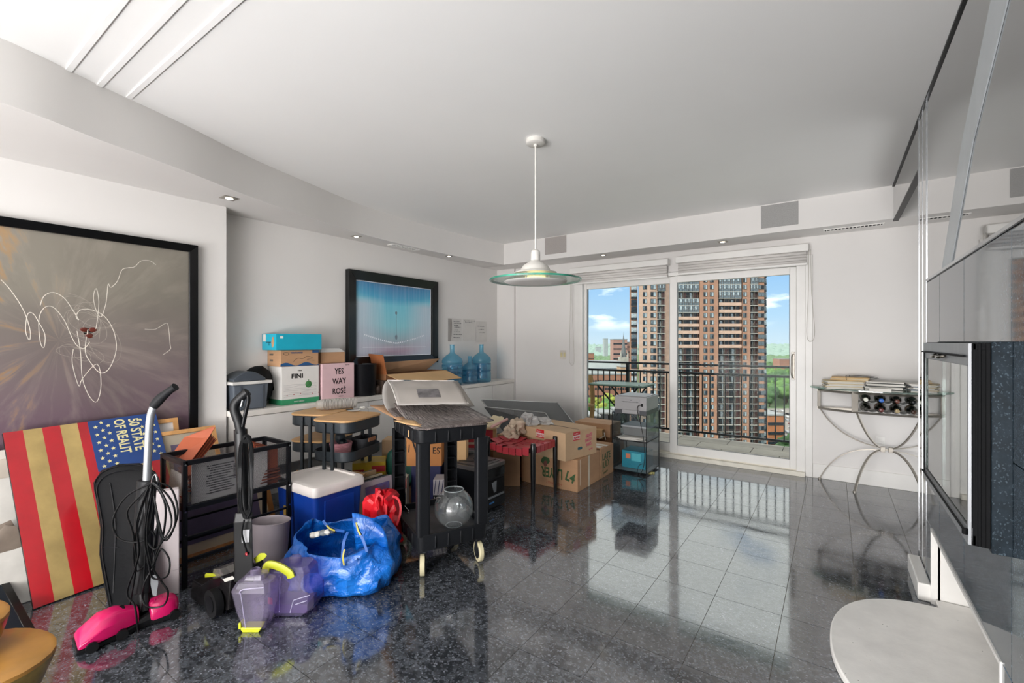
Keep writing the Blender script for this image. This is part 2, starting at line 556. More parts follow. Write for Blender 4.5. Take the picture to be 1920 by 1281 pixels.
# ------------------------------------------------------------------ right wall: granite below, smoked mirror above
OY0, OY1, OZ = 1.97, 3.15, .37            # low recess over the hearth
FY0, FY1, FZ0, FZ1 = 1.90, 2.65, .79, 1.295   # firebox cavity
b = MB(); XW = .432
b.box(XW, .95, -4.1, OY0, 0, 2.66); b.box(XW, .95, OY1, 3.62, 0, 2.66)
b.box(XW, .95, OY0, OY1, OZ, FZ0); b.box(XW, .95, OY0, OY1, FZ1, 2.66)
b.box(XW, .95, FY1, OY1, FZ0, FZ1); b.box(.85, .95, OY0, FY1, FZ0, FZ1)
b.box(.90, .95, OY0, OY1, 0, OZ)
wr = struct('wall_right', b, WHITE, 'right feature wall of polished dark granite slabs under smoked mirror')
def slab(y0, y1, z0, z1, g_=.0015):
    b = MB(); b.box(.41, XW - .002, y0 + g_, y1 - g_, z0 + g_, z1 - g_)
    b.build('slab', GRANW, wr, bevel=.0012, seg=1)
ycols = [-1.2, -.6, 0.0, .6, 1.2, 1.868, 2.45, 2.95, 3.33]
for i in range(len(ycols) - 1):
    y0, y1 = ycols[i], ycols[i + 1]
    for z0, z1 in ((OZ + .012, 1.0), (1.0, 1.66)):
        # leave the firebox opening free
        if y1 > FY0 and y0 < FY1:
            if z0 < 1.0:
                slab(y0, y1, z0, FZ0)
            else:
                slab(y0, y1, FZ1, z1)
            if y1 > FY1: slab(FY1, y1, FZ0 if z0 < 1 else 1.0, 1.0 if z0 < 1 else FZ1)
            if y0 < FY0: slab(y0, FY0, FZ0 if z0 < 1 else 1.0, 1.0 if z0 < 1 else FZ1)
        else:
            slab(y0, y1, z0, z1)
    if y1 <= OY0 or y0 >= OY1:
        slab(y0, y1, 0, OZ + .012)
slab(1.868, OY0 - .012, 0, OZ + .012); slab(OY1 + .012, 3.33, 0, OZ + .012)
b = MB()
b.box(.405, .44, OY0 - .012, OY1 + .012, OZ, OZ + .014); b.box(.405, .44, OY1, OY1 + .012, 0, OZ); b.box(.405, .44, OY0 - .012, OY0, 0, OZ)
b.build('recess_edge', WHITE, wr)
for y0, y1 in ((-1.2, 1.2), (1.2, 3.33)):
    b = MB(); b.box(.412, XW - .002, y0 + .0008, y1 - .0008, 1.672, 2.648); b.build('mirror_panel', MIRROR, wr)
b = MB(); b.box(.402, .43, -1.2, 3.33, 1.66, 1.672); b.build('seam_strip', CHROME, wr)
b = MB(); b.box(.404, .43, -1.2, 5.03, 2.648, 2.66); b.build('top_channel', BLACKM, wr)
# chrome edge column at the far end of the wall
for y0, y1, mm in ((3.33, 3.352, CHROME), (3.352, 3.46, MIRROR), (3.46, 3.478, CHROME), (3.478, 3.6, MIRROR), (3.6, 3.622, CHROME)):
    b = MB(); b.box(.4085 if mm is CHROME else .4105, XW - .002, y0, y1, 0, 2.648); b.build('edge_strip', mm, wr)
b = MB(); b.box(.412, .44, 3.622, 5.03, 2.365, 2.648); b.build('mirror_fascia', mat('fascia_mirror', '#8d8d8c', .03, metal=1, var=.02), wr)
b = MB(); b.box(.408, .444, 3.622, 5.03, 2.355, 2.365); b.build('fascia_edge', BLACKM, wr)
# slanting brushed strip fixed across the mirror
b = MB(); S4 = [(2.855, 1.674), (2.98, 1.674), (1.985, 2.45), (1.80, 2.64), (1.70, 2.64), (1.89, 2.40)]
S4 = [tuple(at_x(u, v, .407).yz) for u, v in ((1765, 505), (1782, 497), (1823, 265), (1888, 0), (1857, 0), (1802, 270))]
b.prism(S4, .4075, .4115, axis='x')
b.build('slanting_strip', mat('satin_strip', '#b4b9bc', .35, metal=.25, var=.03), wr)
b = MB(); b.box(.355, .41, 3.16, 3.56, 0, .09)
struct('baseboard_right', b, WHITE, 'short white baseboard at the foot of the granite wall', bevel=.006)
b = MB(); b.box(-.172, 2.0, 5.405, 5.42, 0, .14)
struct('baseboard_window', b, WHITE, 'white baseboard under the glass console table', bevel=.004)
b = MB(); b.box(-3.735, -2.80, 5.405, 5.42, 0, .14)
struct('baseboard_corner', b, WHITE, bevel=.004)
b = MB(); b.box(-3.85, -3.836, -4.1, 1.64, 0, .12)
struct('baseboard_left', b, WHITE, bevel=.004)

# ------------------------------------------------------------------ sliding doors
W1 = MB()
x0, x1, zt = WO
W1.box(x0, x0 + .06, 5.40, 5.55, 0, zt); W1.box(x1 - .075, x1, 5.40, 5.55, 0, zt); W1.box(x0, x1, 5.40, 5.55, zt - .045, zt)
W1.box(x0 - .06, x0, 5.405, 5.42, 0, zt + .06); W1.box(x1, x1 + .06, 5.405, 5.42, 0, zt + .06)
fr = struct('window_1', W1, VINYL, 'white vinyl frame of the balcony window wall', bevel=.004)
b = MB(); b.box(x0, x1, 5.36, 5.60, 0, .045); b.box(x0 + .05, x1 - .02, 5.41, 5.425, .045, .06); b.box(x0 + .05, x1 - .02, 5.46, 5.475, .045, .06)
b.build('sill', mat('sill_cream', '#ddd8cb', .4), fr, bevel=.003)
def leaf(xa, xb, ga, gb, y, z0, z1, gz0, gz1, nm, lab):
    b = MB(); b.box(xa, ga, y, y + .045, z0, z1); b.box(gb, xb, y, y + .045, z0, z1)
    b.box(ga, gb, y, y + .045, z0, gz0); b.box(ga, gb, y, y + .045, gz1, z1)
    o = struct(nm, b, VINYL, lab, bevel=.004)
    b = MB(); b.box(ga - .004, gb + .004, y + .018, y + .024, gz0 - .004, gz1 + .004); b.build('glass_pane', GLASS, o)
    b = MB()
    b.box(ga, gb, y + .006, y + .012, gz0, gz0 + .006); b.box(ga, ga + .006, y + .006, y + .012, gz0, gz1); b.box(gb - .006, gb, y + .006, y + .012, gz0, gz1)
    b.build('gasket', mat('gasket_grey', '#77797a', .6), o)
    return o
leaf(x0 + .05, -1.50, -2.64, -1.575, 5.465, .06, 2.10, .15, 2.02, 'window_2', 'left fixed glass panel with white frame')
d1 = leaf(-1.56, -.309, -1.478, -.366, 5.41, .055, 2.09, .145, 2.018, 'door_1', 'sliding glass balcony door with white frame and chrome pull')
b = MB()
b.tube(bez([(-.335, 5.40, .97), (-.345, 5.355, 1.0), (-.347, 5.345, 1.06), (-.345, 5.345, 1.13), (-.345, 5.355, 1.19), (-.335, 5.40, 1.215)], 5), .008, 8)
b.box(-.352, -.322, 5.398, 5.41, .955, 1.235)
b.build('door_handle', STEEL, d1, smooth=40, bevel=.003)

# ------------------------------------------------------------------ wall-hung cabinets: units, worktop
CABM = mat('cabinet_white', '#efece8', .32, var=.03, nscale=3, stretch=(1, 1, .3))
yc = [1.66, 2.38, 2.88, 3.38, 3.88, 4.38, 4.88, 5.375]
wh = ['under the grey bin', 'behind the trolleys', 'behind the black shopping cart, left', 'behind the clear cover', 'right of the clear cover', 'under the blue water jugs', 'in the corner by the window wall']
for i in range(7):
    t = thing('wall_cabinet', 'white wall-hung cabinet unit ' + wh[i], 'cabinet', (-3.76, yc[i], .32), group='white low cabinets in the alcove')
    w = yc[i + 1] - yc[i]
    b = MB(); b.box(-.275, 0, .0015, w - .0015, 0, .435); b.build('body', CABM, t)
    b = MB(); b.box(.001, .02, .003, w - .003, .003, .432); b.build('door', CABM, t, bevel=.0015, seg=1)
b = MB(); b.box(-4.04, -3.728, 1.645, 5.378, .757, .80)
tag(b.build('worktop', mat('worktop_stone', '#e6e1da', .3, var=.03, nscale=9), bevel=.003), 'long pale stone worktop over the white cabinets', 'worktop')

# ================================================================== FIXTURES
# pendant lamp
PX, PY = -1.599, 2.548
t = thing('pendant_lamp', 'white pendant lamp with a wide green-edged glass disc hanging on a thin rod', 'lamp', (PX, PY, 2.66))
PW = mat('lamp_white', '#d9d6d0', .4, var=.01)
b = MB(); b.lathe([(0, 0), (.060, 0), (.062, -.004), (.062, -.026), (.056, -.031), (.012, -.031), (.012, -.045), (0, -.045)], 32)
b.build('canopy', PW, t, smooth=40)
b = MB(); b.cyl((0, 0, -.04), (0, 0, -.73), .0055, 10); b.build('rod', PW, t, smooth=40)
b = MB(); b.lathe([(0, -.715), (.012, -.718), (.027, -.728), (.030, -.74), (.031, -.79), (.052, -.805), (.082, -.825), (.094, -.845), (.098, -.858), (.115, -.866), (.14, -.87), (.14, -.876), (.06, -.878), (0, -.872)], 36)
b.build('housing', PW, t, smooth=35)
b = MB(); b.lathe_open([(.085, -.905), (.20, -.908), (.29, -.912)], 56); b.lathe_open([(.085, -.917), (.20, -.920), (.29, -.924)], 56)
b.build('glass_disc', clear('lamp_glass', '#eef5f1', .12, gloss=1.3), t, smooth=40)
b = MB(); b.lathe_open([(.289, -.9115), (.301, -.914), (.303, -.919), (.300, -.925), (.289, -.9245)], 72)
b.build('glass_rim', mat('glass_edge_green', '#1f7f68', .12, var=.25, nscale=5, tint='#4fb79a', coat=.5), t, smooth=50)
b = MB(); b.lathe([(.205, -.9275), (.20, -.934), (.12, -.938), (0, -.938), ], 48)
b.build('diffuser', mat('frosted_white', '#dcdad6', .35, var=.01), t, smooth=50)
b = MB(); b.lathe([(0, -.879), (.06, -.879), (.066, -.89), (.066, -.90), (0, -.904)], 32)
b.build('bulb_ring', mat('warm_bulb', '#fff0c0', .5, emit='#ffe9a8', es=2.2), t, smooth=50)
for k in range(3):
    a = 2 * PI * k / 3 + .4
    b = MB(); b.cyl((.09 * math.cos(a), .09 * math.sin(a), -.87), (.09 * math.cos(a), .09 * math.sin(a), -.93), .004, 8)
    b.build('stud', CHROME, t)

# blinds
BF = mat('blind_fabric', '#d9d5d1', .85, var=.01, nscale=20, stretch=(.2, 1, 6))
def blind(xa, xb, zt, zb, lab, cordx, cordz, rz_):
    t = thing('roller_blind', lab, 'blind', (xa, 5.40, zt))
    w = xb - xa
    b = MB(); b.box(0, w, -.085, .018, -.072, 0); b.build('cassette', VINYL, t, bevel=.006)
    n = 4; h = (zt - .072 - zb)
    for k in range(n):
        z1 = -.072 - k * h / n
        b = MB(); yy = -.045 + .006 * (k % 2)
        b.grid(lambda u, v: (.02 + u * (w - .04), yy - .005 * math.sin(v * PI), z1 - v * h / n), 2, 5)
        b.build('fabric_fold', BF, t, solid=.003, smooth=50)
    b = MB(); b.box(.015, w - .015, -.055, -.03, zb - zt - .022, zb - zt); b.build('bottom_rail', VINYL, t, bevel=.004)
    b = MB()
    pts = [(cordx - xa - .012, -.06, -.06), (cordx - xa - .016, -.06, -.5), (cordx - xa - .03 * rz_, -.055, cordz - zt + .12), (cordx - xa - .02, -.05, cordz - zt + .02), (cordx - xa + .005, -.05, cordz - zt), (cordx - xa + .03, -.05, cordz - zt + .03), (cordx - xa + .035, -.055, cordz - zt + .15), (cordx - xa + .012, -.06, -.5), (cordx - xa + .004, -.06, -.06)]
    b.tube(bez(pts, 6), .0022, 6); b.build('pull_cord', mat('cord_beige', '#b8b2a8', .6), t, smooth=60)
    return t
blind(-2.813, -1.555, 2.290, 2.10, 'shorter white roller blind rolled up over the left glass panel', -2.80, 1.03, 1)
blind(-1.471, -.203, 2.298, 2.115, 'longer white roller blind rolled up over the sliding door', -.19, 1.34, 1)

# wall speakers, vents, downlights, switch, outlet
def facebox(name, lab, cat, xa, xb, za, zb, mm, y=5.03, d=.006):
    b = MB(); b.box(xa, xb, y - d, y, za, zb)
    return tag(b.build(name, mm, bevel=.0025), lab, cat)
GRI = mat('speaker_grille', '#a29c98', .7, var=.05, nscale=160)
facebox('wall_speaker', 'small square grey grille above the left glass panel', 'speaker', at_y(1022, 450, 5.03).x, at_y(1062, 450, 5.03).x, at_y(1022, 478, 5.03).z, at_y(1022, 447, 5.03).z, GRI)
facebox('wall_speaker', 'large grey rectangular grille above the sliding door', 'speaker', at_y(1427, 400, 5.03).x, at_y(1497, 400, 5.03).x, at_y(1427, 429, 5.03).z, at_y(1427, 387, 5.03).z, mat('speaker_grille_b', '#9b9a98', .7, var=.05, nscale=160))
DARK = mat('dark_slot', '#3a3836', .8)
def vent(lab, x, y, lx, ly, n, along):
    t = thing('ceiling_vent', lab, 'vent', (x, y, 2.38), 0, 'vents in the dropped ceiling')
    b = MB(); b.box(-lx / 2, lx / 2, -ly / 2, ly / 2, -.002, 0); b.build('dark_sheet', DARK, t)
    b = MB(); e = .012
    b.box(-lx / 2 - e, lx / 2 + e, -ly / 2 - e, -ly / 2, -.006, 0); b.box(-lx / 2 - e, lx / 2 + e, ly / 2, ly / 2 + e, -.006, 0)
    b.box(-lx / 2 - e, -lx / 2, -ly / 2, ly / 2, -.006, 0); b.box(lx / 2, lx / 2 + e, -ly / 2, ly / 2, -.006, 0)
    b.build('frame', WHITE, t)
    for k in range(n):
        b = MB()
        q = (k + .5) / n - .5
        if along == 'x': b.box(q * lx - .004, q * lx + .004, -ly / 2, ly / 2, -.006, -.001)
        else: b.box(-lx / 2, lx / 2, q * ly - .006, q * ly + .006, -.006, -.001)
        b.build('slat', WHITE, t)
vent('white slatted vent between the two far downlights of the left dropped ceiling', -3.88, 3.46, .07, .36, 10, 'y')
vent('long white slatted vent over the right end of the sliding door', .14, 5.20, .42, .07, 15, 'x')
LED = mat('downlight_led', '#fff6e6', .4, emit='#fff3dc', es=5.0)
for (x, y, lab, s_) in ((-3.585, 1.547, 'square recessed downlight nearest the big framed artwork', .05), (-3.866, 2.832, 'square recessed downlight above the blue picture', .04), (-3.834, 4.134, 'recessed downlight beyond the left vent', .035),
                        (-2.271, 5.146, 'recessed downlight above the left glass panel', .035), (-.949, 5.174, 'recessed downlight above the sliding door', .045)):
    t = thing('downlight', lab, 'lamp', (x, y, 2.38), 0, 'recessed downlights')
    b = MB(); b.box(-s_, s_, -s_, s_, -.004, 0); b.build('trim_plate', STEEL, t, bevel=.002)
    b = MB(); b.cyl((0, 0, -.004), (0, 0, -.007), s_ * .5, 20); b.build('lens', LED, t)
t = thing('light_switch', 'double rocker light switch left of the balcony doors', 'switch', (-2.965, 5.42, 1.164))
b = MB(); b.box(-.048, .048, -.006, 0, -.06, .06); b.build('plate', mat('switch_plate', '#cfc9c0', .4), t, bevel=.003)
for k in (-1, 1):
    b = MB(); b.box(k * .022 - .014, k * .022 + .014, -.011, -.006, -.03, .03); b.build('rocker', mat('aged_ivory', '#cfc394', .45), t, bevel=.002)
t = thing('wall_outlet', 'white wall outlet behind the console table legs', 'outlet', tuple(at_y(1650, 830, 5.42)))
b = MB(); b.box(-.035, .035, -.005, 0, -.055, .055); b.build('plate', WHITE, t, bevel=.002)
for k in (-1, 1):
    b = MB(); b.box(-.016, .016, -.008, -.005, k * .022 - .014, k * .022 + .014); b.build('socket', WHITE, t, bevel=.002)

# ================================================================== FIREBOX AND HEARTH
GRANS = GRANW.copy(); GRANS.name = 'granite_shaded'  # darker copy of the wall granite; the surround's shade is put into its colour
for n_ in GRANS.node_tree.nodes:
    if n_.type == 'VALTORGB' and len(n_.color_ramp.elements) == 3:
        for e_ in n_.color_ramp.elements: e_.color = tuple(v * .4 for v in e_.color[:3]) + (1,)
    if n_.type == 'MIX': n_.inputs[7].default_value = tuple(v * .4 for v in n_.inputs[7].default_value[:3]) + (1,)
    if n_.type == 'BSDF_PRINCIPLED': n_.inputs['IOR'].default_value = 1.2; n_.inputs['Roughness'].default_value = .4
t = thing('gas_fireplace', 'glass-fronted fireplace box with brushed frame projecting from the granite wall', 'fireplace', (.327, 1.868, .745))
FB = mat('fire_black', '#17181a', .6, var=.04, spec=.1)
SAT = mat('satin_aluminium', '#8e9093', .4, metal=.4, var=.03, stretch=(1, 6, 1))
L, Hh = .814, .59
b = MB(); b.box(.004, .041, 0, .03, 0, Hh); b.box(.004, .041, L - .02, L, 0, Hh); b.box(.004, .041, 0, L, Hh - .02, Hh); b.box(.004, .041, 0, L, 0, .03)
b.box(.0, .012, .0, .012, 0, Hh); b.box(.014, .022, -.003, .0, 0, Hh); b.box(.03, .041, -.006, .0, 0, Hh)
b.build('casing', FB, t, bevel=.0015, seg=1)
b = MB(); b.box(.041, .083, -.012, .02, -.01, Hh + .004); b.box(.041, .083, L - .02, L + .012, -.01, Hh + .004); b.box(.041, .083, .02, L - .02, Hh - .02, Hh + .004); b.box(.041, .083, .02, L - .02, -.01, .03)
b.build('granite_surround', GRANS, t, bevel=.001, seg=1)
b = MB(); b.box(-.006, .004, 0, L, Hh - .065, Hh); b.box(-.006, .004, 0, L, 0, .05); b.box(-.006, .004, 0, .012, .05, Hh - .065); b.box(-.006, .004, L - .03, L, .05, Hh - .065)
b.build('front_frame', SAT, t, bevel=.001, seg=1)
b = MB(); b.box(-.010, -.006, L - .045, L - .032, .03, Hh - .04); b.cyl((-.012, .01, Hh - .038), (-.012, L - .02, Hh - .038), .0035, 8); b.cyl((-.012, .01, .038), (-.012, L - .02, .038), .0035, 8)
b.cyl((-.012, .0, .030), (-.012, .0, .046), .007, 8)
b.build('track', FB, t)
FG = clear('fire_glass', '#c9d3d0', .06, .02, gloss=4.2)
for (a, c) in ((.013, L / 2 - .002), (L / 2 + .002, L - .031)):
    b = MB(); b.box(-.003, .001, a, c, .052, Hh - .067); b.build('glass_door', FG, t)
for yy in (L / 2 - .05, L / 2 + .05):
    b = MB(); b.tube(bez([(-.006, yy - .035, Hh - .045), (-.022, yy - .03, Hh - .05), (-.024, yy, Hh - .052), (-.022, yy + .03, Hh - .05), (-.006, yy + .035, Hh - .045)], 4), .005, 6)
    b.build('door_handle', mat('dark_chrome', '#5b5852', .2, metal=1), t, smooth=50)
FC = mat('fire_liner', '#b9bebb', .5, var=.05)
b = MB(); b.box(.38, .4, .04, L - .04, .05, Hh - .05); b.box(.09, .4, .035, .04, .05, Hh - .05); b.box(.09, .4, L - .04, L - .035, .05, Hh - .05); b.box(.09, .4, .04, L - .04, .045, .05)
b.build('liner', FC, t)
b = MB()
for k in range(30):
    random.seed(k); b.blob((.2 + random.uniform(-.06, .06), .12 + k * .019, .06), random.uniform(.012, .02), 1, .3, 2, k)
b.build('glass_pebbles', mat('ember_glass', '#4c5a58', .2), t, kind='stuff')
FLM = mat('flame_glow', '#ffdf90', .8, emit='#ffc870', es=2.5, nscale=14)  # emissive material for two flame-like shapes put behind the glass
for k, yy in enumerate((.33, .50)):
    b = MB()
    b.lathe([(0, 0), (.016, .02), (.022, .06), (.015, .13), (.007, .22), (0, .30)], 8, (.16, yy, .06), .6)
    b.build('flame_shape', FLM, t, smooth=60)

b = MB(); pts = []
for k in range(49):
    a = PI / 2 + PI * k / 48
    e = 2.25
    ca, sa = math.cos(a), math.sin(a)
    pts.append((.42 + .435 * -abs(ca) ** (2 / e), 2.50 + .555 * (1 if sa > 0 else -1) * abs(sa) ** (2 / e)))
poly = [(q[0], q[1]) for q in pts] + [(.42, 1.98), (.895, 1.98), (.895, 3.14), (.42, 3.14)]
# rounded part in the room, straight part inside the recess
CONC = mat('pale_concrete', '#f0eeea', .6, var=.035, nscale=7, bump=.15, bscale=90)
m_ = CONC; gg = NT(m_.node_tree); pr = [n for n in m_.node_tree.nodes if n.type == 'BSDF_PRINCIPLED'][0]
src = pr.inputs['Base Color'].links[0].from_socket
pits = gg.math('MULTIPLY', gg.math('LESS_THAN', gg.voro(gg.coord(), 42), .10), gg.math('GREATER_THAN', gg.noise(gg.coord(), 7, 2), .6))
gg.put(pr.inputs['Base Color'], gg.mix(pits, src, '#55524e'))
b.prism(poly, 0.0005, .032)
tag(b.build('hearth', m_, bevel=.006, smooth=35), 'rounded pale concrete hearth slab in front of the low white recess', 'hearth')

# ================================================================== CONSOLE TABLE
XC = .385
t = thing('console_table', 'bow-fronted glass and brushed metal console table with crossed arched legs', 'table', (XC, 5.30, 0))
def bow(x, ins=0.0):        # front outline, local y (negative = into the room)
    w = .575 - ins
    return .06 - (.26 - ins) * max(0.0, 1 - (abs(x) / w) ** 2.1) ** .62
xs = [-.575 + 1.15 * k / 28 for k in range(29)]
b = MB(); b.prism([(x, bow(x)) for x in xs] + [(.575, .08), (-.575, .08)], .892, .904)
b.build('glass_top', clear('console_glass', '#b9cfc6', .25, gloss=1.7), t)
xr = [-.51 + 1.02 * k / 20 for k in range(21)]
for z in (.872, .70):
    b = MB(); b.tube([(x, bow(x, .06), z) for x in xr], (.009, .012), 4); b.bar((-.51, .085, z), (.51, .085, z), .015, .02)
    b.bar((-.51, bow(-.51, .06), z), (-.51, .085, z), .015, .02); b.bar((.51, bow(.51, .06), z), (.51, .085, z), .015, .02)
    b.build('rail', STEEL, t, smooth=40)
for x, y in ((-.505, .07), (.505, .07), (-.23, bow(-.23, .06)), (.23, bow(.23, .06))):
    b = MB(); w = .014 if abs(x) > .4 else .024
    b.box(x - w, x + w, y - .006, y + .006, .70, .892); b.build('post', mat('satin_nickel', '#8f8980', .5, metal=.3, var=.04), t, bevel=.001, seg=1)
hub = (0, -.03, .375)
def arc(p0, p1, bulge, n=12):
    p0, p1, bu = Vector(p0), Vector(p1), Vector(bulge)
    return [(1 - u) ** 2 * p0 + 2 * u * (1 - u) * bu + u * u * p1 for u in [k / n for k in range(n + 1)]]
for sx in (-1, 1):
    for (rim, foot, w) in (((sx * .50, .07, .70), (sx * .50, .08, .005), .009), ((sx * .215, -.17, .70), (sx * .235, -.215, .005), .016)):
        b = MB()
        b.tube(arc(rim, (sx * .03, hub[1], hub[2] + .01), (sx * (.36 if w < .01 else .13), (rim[1] + hub[1]) / 2, .42)), (.006, w), 4, flat=(0, 0, 1))
        b.tube(arc((sx * .03, hub[1], hub[2] - .01), foot, (sx * (.36 if w < .01 else .16), (foot[1] + hub[1]) / 2, .37)), (.006, w), 4, flat=(0, 0, 1))
        b.cyl((foot[0], foot[1], 0), (foot[0], foot[1], .012), .014, 10)
        b.build('leg', STEEL, t, smooth=40)
b = MB(); b.box(-.045, -.012, hub[1] - .02, hub[1] + .02, .352, .398); b.box(.012, .045, hub[1] - .02, hub[1] + .02, .352, .398); b.box(-.012, .012, hub[1] - .008, hub[1] + .008, .365, .385)
b.build('hub', STEEL, t, bevel=.002)
for zr in (.708, .79):
    b = MB(); wave = [(-.21 + .42 * k / 48, zr + .014 * (1 - math.cos(2 * PI * k / 12)) * .8) for k in range(49)]
    b.grid(lambda u, v: (-.21 + .42 * u, -.14 + .20 * v, zr + .011 * (1 - math.cos(2 * PI * u * 4))), 48, 1)
    b.build('bottle_rack', mat('rack_white_metal', '#cfcfcd', .35, metal=.4), t, solid=.002, smooth=60)
GB = mat('bottle_dark', '#10140f', .08, var=.2, coat=1)
caps = [('#d7d8cc', 'white'), ('#2a63b8', 'blue'), ('#5a2f22', 'brown'), ('#14161a', 'black'), ('#33322e', 'charcoal'), ('#5f2622', 'dark red'), ('#a2906a', 'gold'), ('#3d2a20', 'dark brown')]
labm = ['#8d9470', '#77766c', '#9b9d98', '#777d78', '#a7a8a4', '#a58a78', '#8e8b84', '#8a7a66']
for k in range(8):
    r_, c_ = divmod(k, 4)
    x = -.158 + c_ * .1055; z = (.79 if r_ == 0 else .708) + .043
    t2 = thing('wine_bottle', '%s-capped wine bottle, %s in the %s rack row' % (caps[k][1], ['leftmost', 'second from left', 'third from left', 'rightmost'][c_], 'upper' if r_ == 0 else 'lower'), 'bottle', (XC + x, 5.22, z), 0, 'wine bottles in the console rack')
    b = MB(Matrix.Rotation(R(90), 4, 'X'))
    b.lathe([(0, -.10), (.036, -.098), (.038, -.09), (.038, .06), (.034, .085), (.02, .105), (.0145, .12), (.0145, .175)], 16)
    b.build('glass', GB, t2, smooth=40)
    b = MB(Matrix.Rotation(R(90), 4, 'X')); b.lathe_open([(.0155, .135), (.0165, .14), (.0165, .183), (.012, .186), (0.0, .186)], 14)
    b.build('capsule', mat('cap_%d' % k, caps[k][0], .35), t2, smooth=40)
    b = MB(Matrix.Rotation(R(90), 4, 'X')); b.lathe_open([(.0388, -.03), (.0388, .05)], 16)
    b.build('paper_label', mat('lab_%d' % k, labm[k], .7), t2, smooth=40)
random.seed(3)
PAP = mat('paper_white', '#d8d5ce', .75, var=.03); PAP2 = mat('paper_cream', '#cfc0a0', .75, var=.05); PAPD = mat('paper_dark', '#40423f', .6); FOLD = mat('folder_manila', '#c8a878', .7, var=.04)
def papers(name, lab, cat, x, y, z, w, d, h, n, rz, mats):
    t = thing(name, lab, cat, (x, y, z), R(rz))
    for k in range(n):
        hh = h / n; dx, dy = random.uniform(-.012, .012), random.uniform(-.012, .012)
        b = MB(Matrix.Rotation(R(random.uniform(-5, 5)), 4, 'Z')); b.box(-w / 2 + dx, w / 2 + dx, -d / 2 + dy, d / 2 + dy, k * hh, (k + 1) * hh - .0006)
        b.build('sheaf', mats[k % len(mats)], t)
    return t
papers('paper_stack', 'loose stack of white papers at the left end of the console table', 'papers', XC - .315, 5.27, .9045, .28, .19, .075, 9, 12, [PAP, PAP, PAP2])
papers('folder_stack', 'manila folders lying on the white papers on the console', 'folders', XC - .27, 5.28, .981, .28, .19, .03, 3, -6, [FOLD, PAP2])
papers('paper_stack', 'white papers and envelopes in the middle of the console table', 'papers', XC - .02, 5.25, .9045, .26, .19, .08, 9, -8, [PAP, PAPD, PAP])
papers('book', 'thick pale book under papers near the middle of the console', 'book', XC - .06, 5.09, .9045, .15, .05, .03, 1, 2, [PAP])
t = thing('wire_tray', 'black wire letter tray resting on the papers of the console', 'tray', (XC - .22, 5.24, 1.012))
b = MB(); b.tube(bez([(-.07, -.08, -.02), (-.075, -.08, .0), (-.05, -.085, .012), (.1, -.09, .008), (.16, -.09, .0)], 5), .0022, 6); b.tube(bez([(-.07, .08, -.02), (-.075, .08, .0), (-.05, .085, .012), (.1, .09, .008), (.16, .09, .0)], 5), .0022, 6)
b.tube([(-.05, -.085, .012), (-.05, .085, .012)], .0022, 6); b.tube([(.1, -.09, .008), (.1, .09, .008)], .0022, 6)
b.build('wire', BLACKM, t, smooth=50)
papers('paper_stack', 'papers and a blue card at the right of the console table', 'papers', XC + .27, 5.24, .9045, .26, .17, .075, 8, 7, [PAP, PAP, mat('card_blue', '#38506a', .6)])

# ================================================================== ART ON THE WALLS
def frame_box(name, lab, xw, y0, y1, z0, z1, fw, dep, fm, art, grp=None, inner=None):
    """picture frame hung on a wall of constant x (faces +x)"""
    cy, cz = (y0 + y1) / 2, (z0 + z1) / 2
    t = thing(name, lab, 'picture', (xw, cy, cz), 0, grp)
    hy, hz = (y1 - y0) / 2, (z1 - z0) / 2
    b = MB()
    O = [(-hy, -hz), (hy, -hz), (hy, hz), (-hy, hz)]; I = [(-hy + fw, -hz + fw), (hy - fw, -hz + fw), (hy - fw, hz - fw), (-hy + fw, hz - fw)]
    for i in range(4):
        j = (i + 1) % 4
        b = MB()
        q = [O[i], O[j], I[j], I[i]]
        b.hexa([(0.001, a, c) for a, c in q], [(dep, q[0][0], q[0][1]), (dep, q[1][0], q[1][1]), (dep * .8, q[2][0], q[2][1]), (dep * .8, q[3][0], q[3][1])])
        b.build('frame_side', fm, t, bevel=.002, seg=1)
    b = MB(); b.box(.002, dep * .45, -hy + fw, hy - fw, -hz + fw, hz - fw); b.build('print', art, t)
    return t

m, g, p, o_ = newmat('streaked_metal_art'); ARTA = m
co = g.coord(); X, Yc, Zc = g.sep(co)
ang = g.math('ARCTAN2', Zc, g.math('ADD', Yc, .10))
rad = g.math('SQRT', g.math('ADD', g.math('MULTIPLY', Yc, Yc), g.math('MULTIPLY', Zc, Zc)))
cv = g.new('ShaderNodeCombineXYZ'); g.put(cv.inputs[0], g.math('MULTIPLY', ang, 2.0)); g.put(cv.inputs[1], g.math('MULTIPLY', rad, 1.0))
st = g.noise(cv.outputs[0], 2.2, 5, .6, .25)
low = g.math('MULTIPLY_ADD', Zc, -1.05, .32, clamp=True)
base = g.mix(low, '#8c867b', '#694f60')
c1 = g.mix(g.ramp(st, [(.48, 0.0), (.85, .42)]), base, '#c9bdae')
amber = g.math('MULTIPLY', g.ramp(st, [(.55, 0.0), (.62, 1.0), (.68, 0.0)]), g.math('MULTIPLY_ADD', Yc, -2.2, -.1, clamp=True))
c2 = g.mix(amber, c1, '#b58a52')
c3 = g.mix(g.ramp(g.noise(co, 2.2, 4), [(.4, 0.0), (.8, .45)]), c2, '#5a5450')
g.put(p.inputs['Base Color'], c3)
g.put(p.inputs['Roughness'], g.ramp(st, [(.3, .45), (.8, .3)]))
p.inputs['Metallic'].default_value = .25
FRB = mat('frame_black', '#121213', .3, var=.05, coat=.3)
big = frame_box('framed_artwork', 'very large black-framed streaked grey and purple artwork with white scribbles', -3.85, .17, 1.43, .655, 2.04, .052, .05, FRB, ARTA)
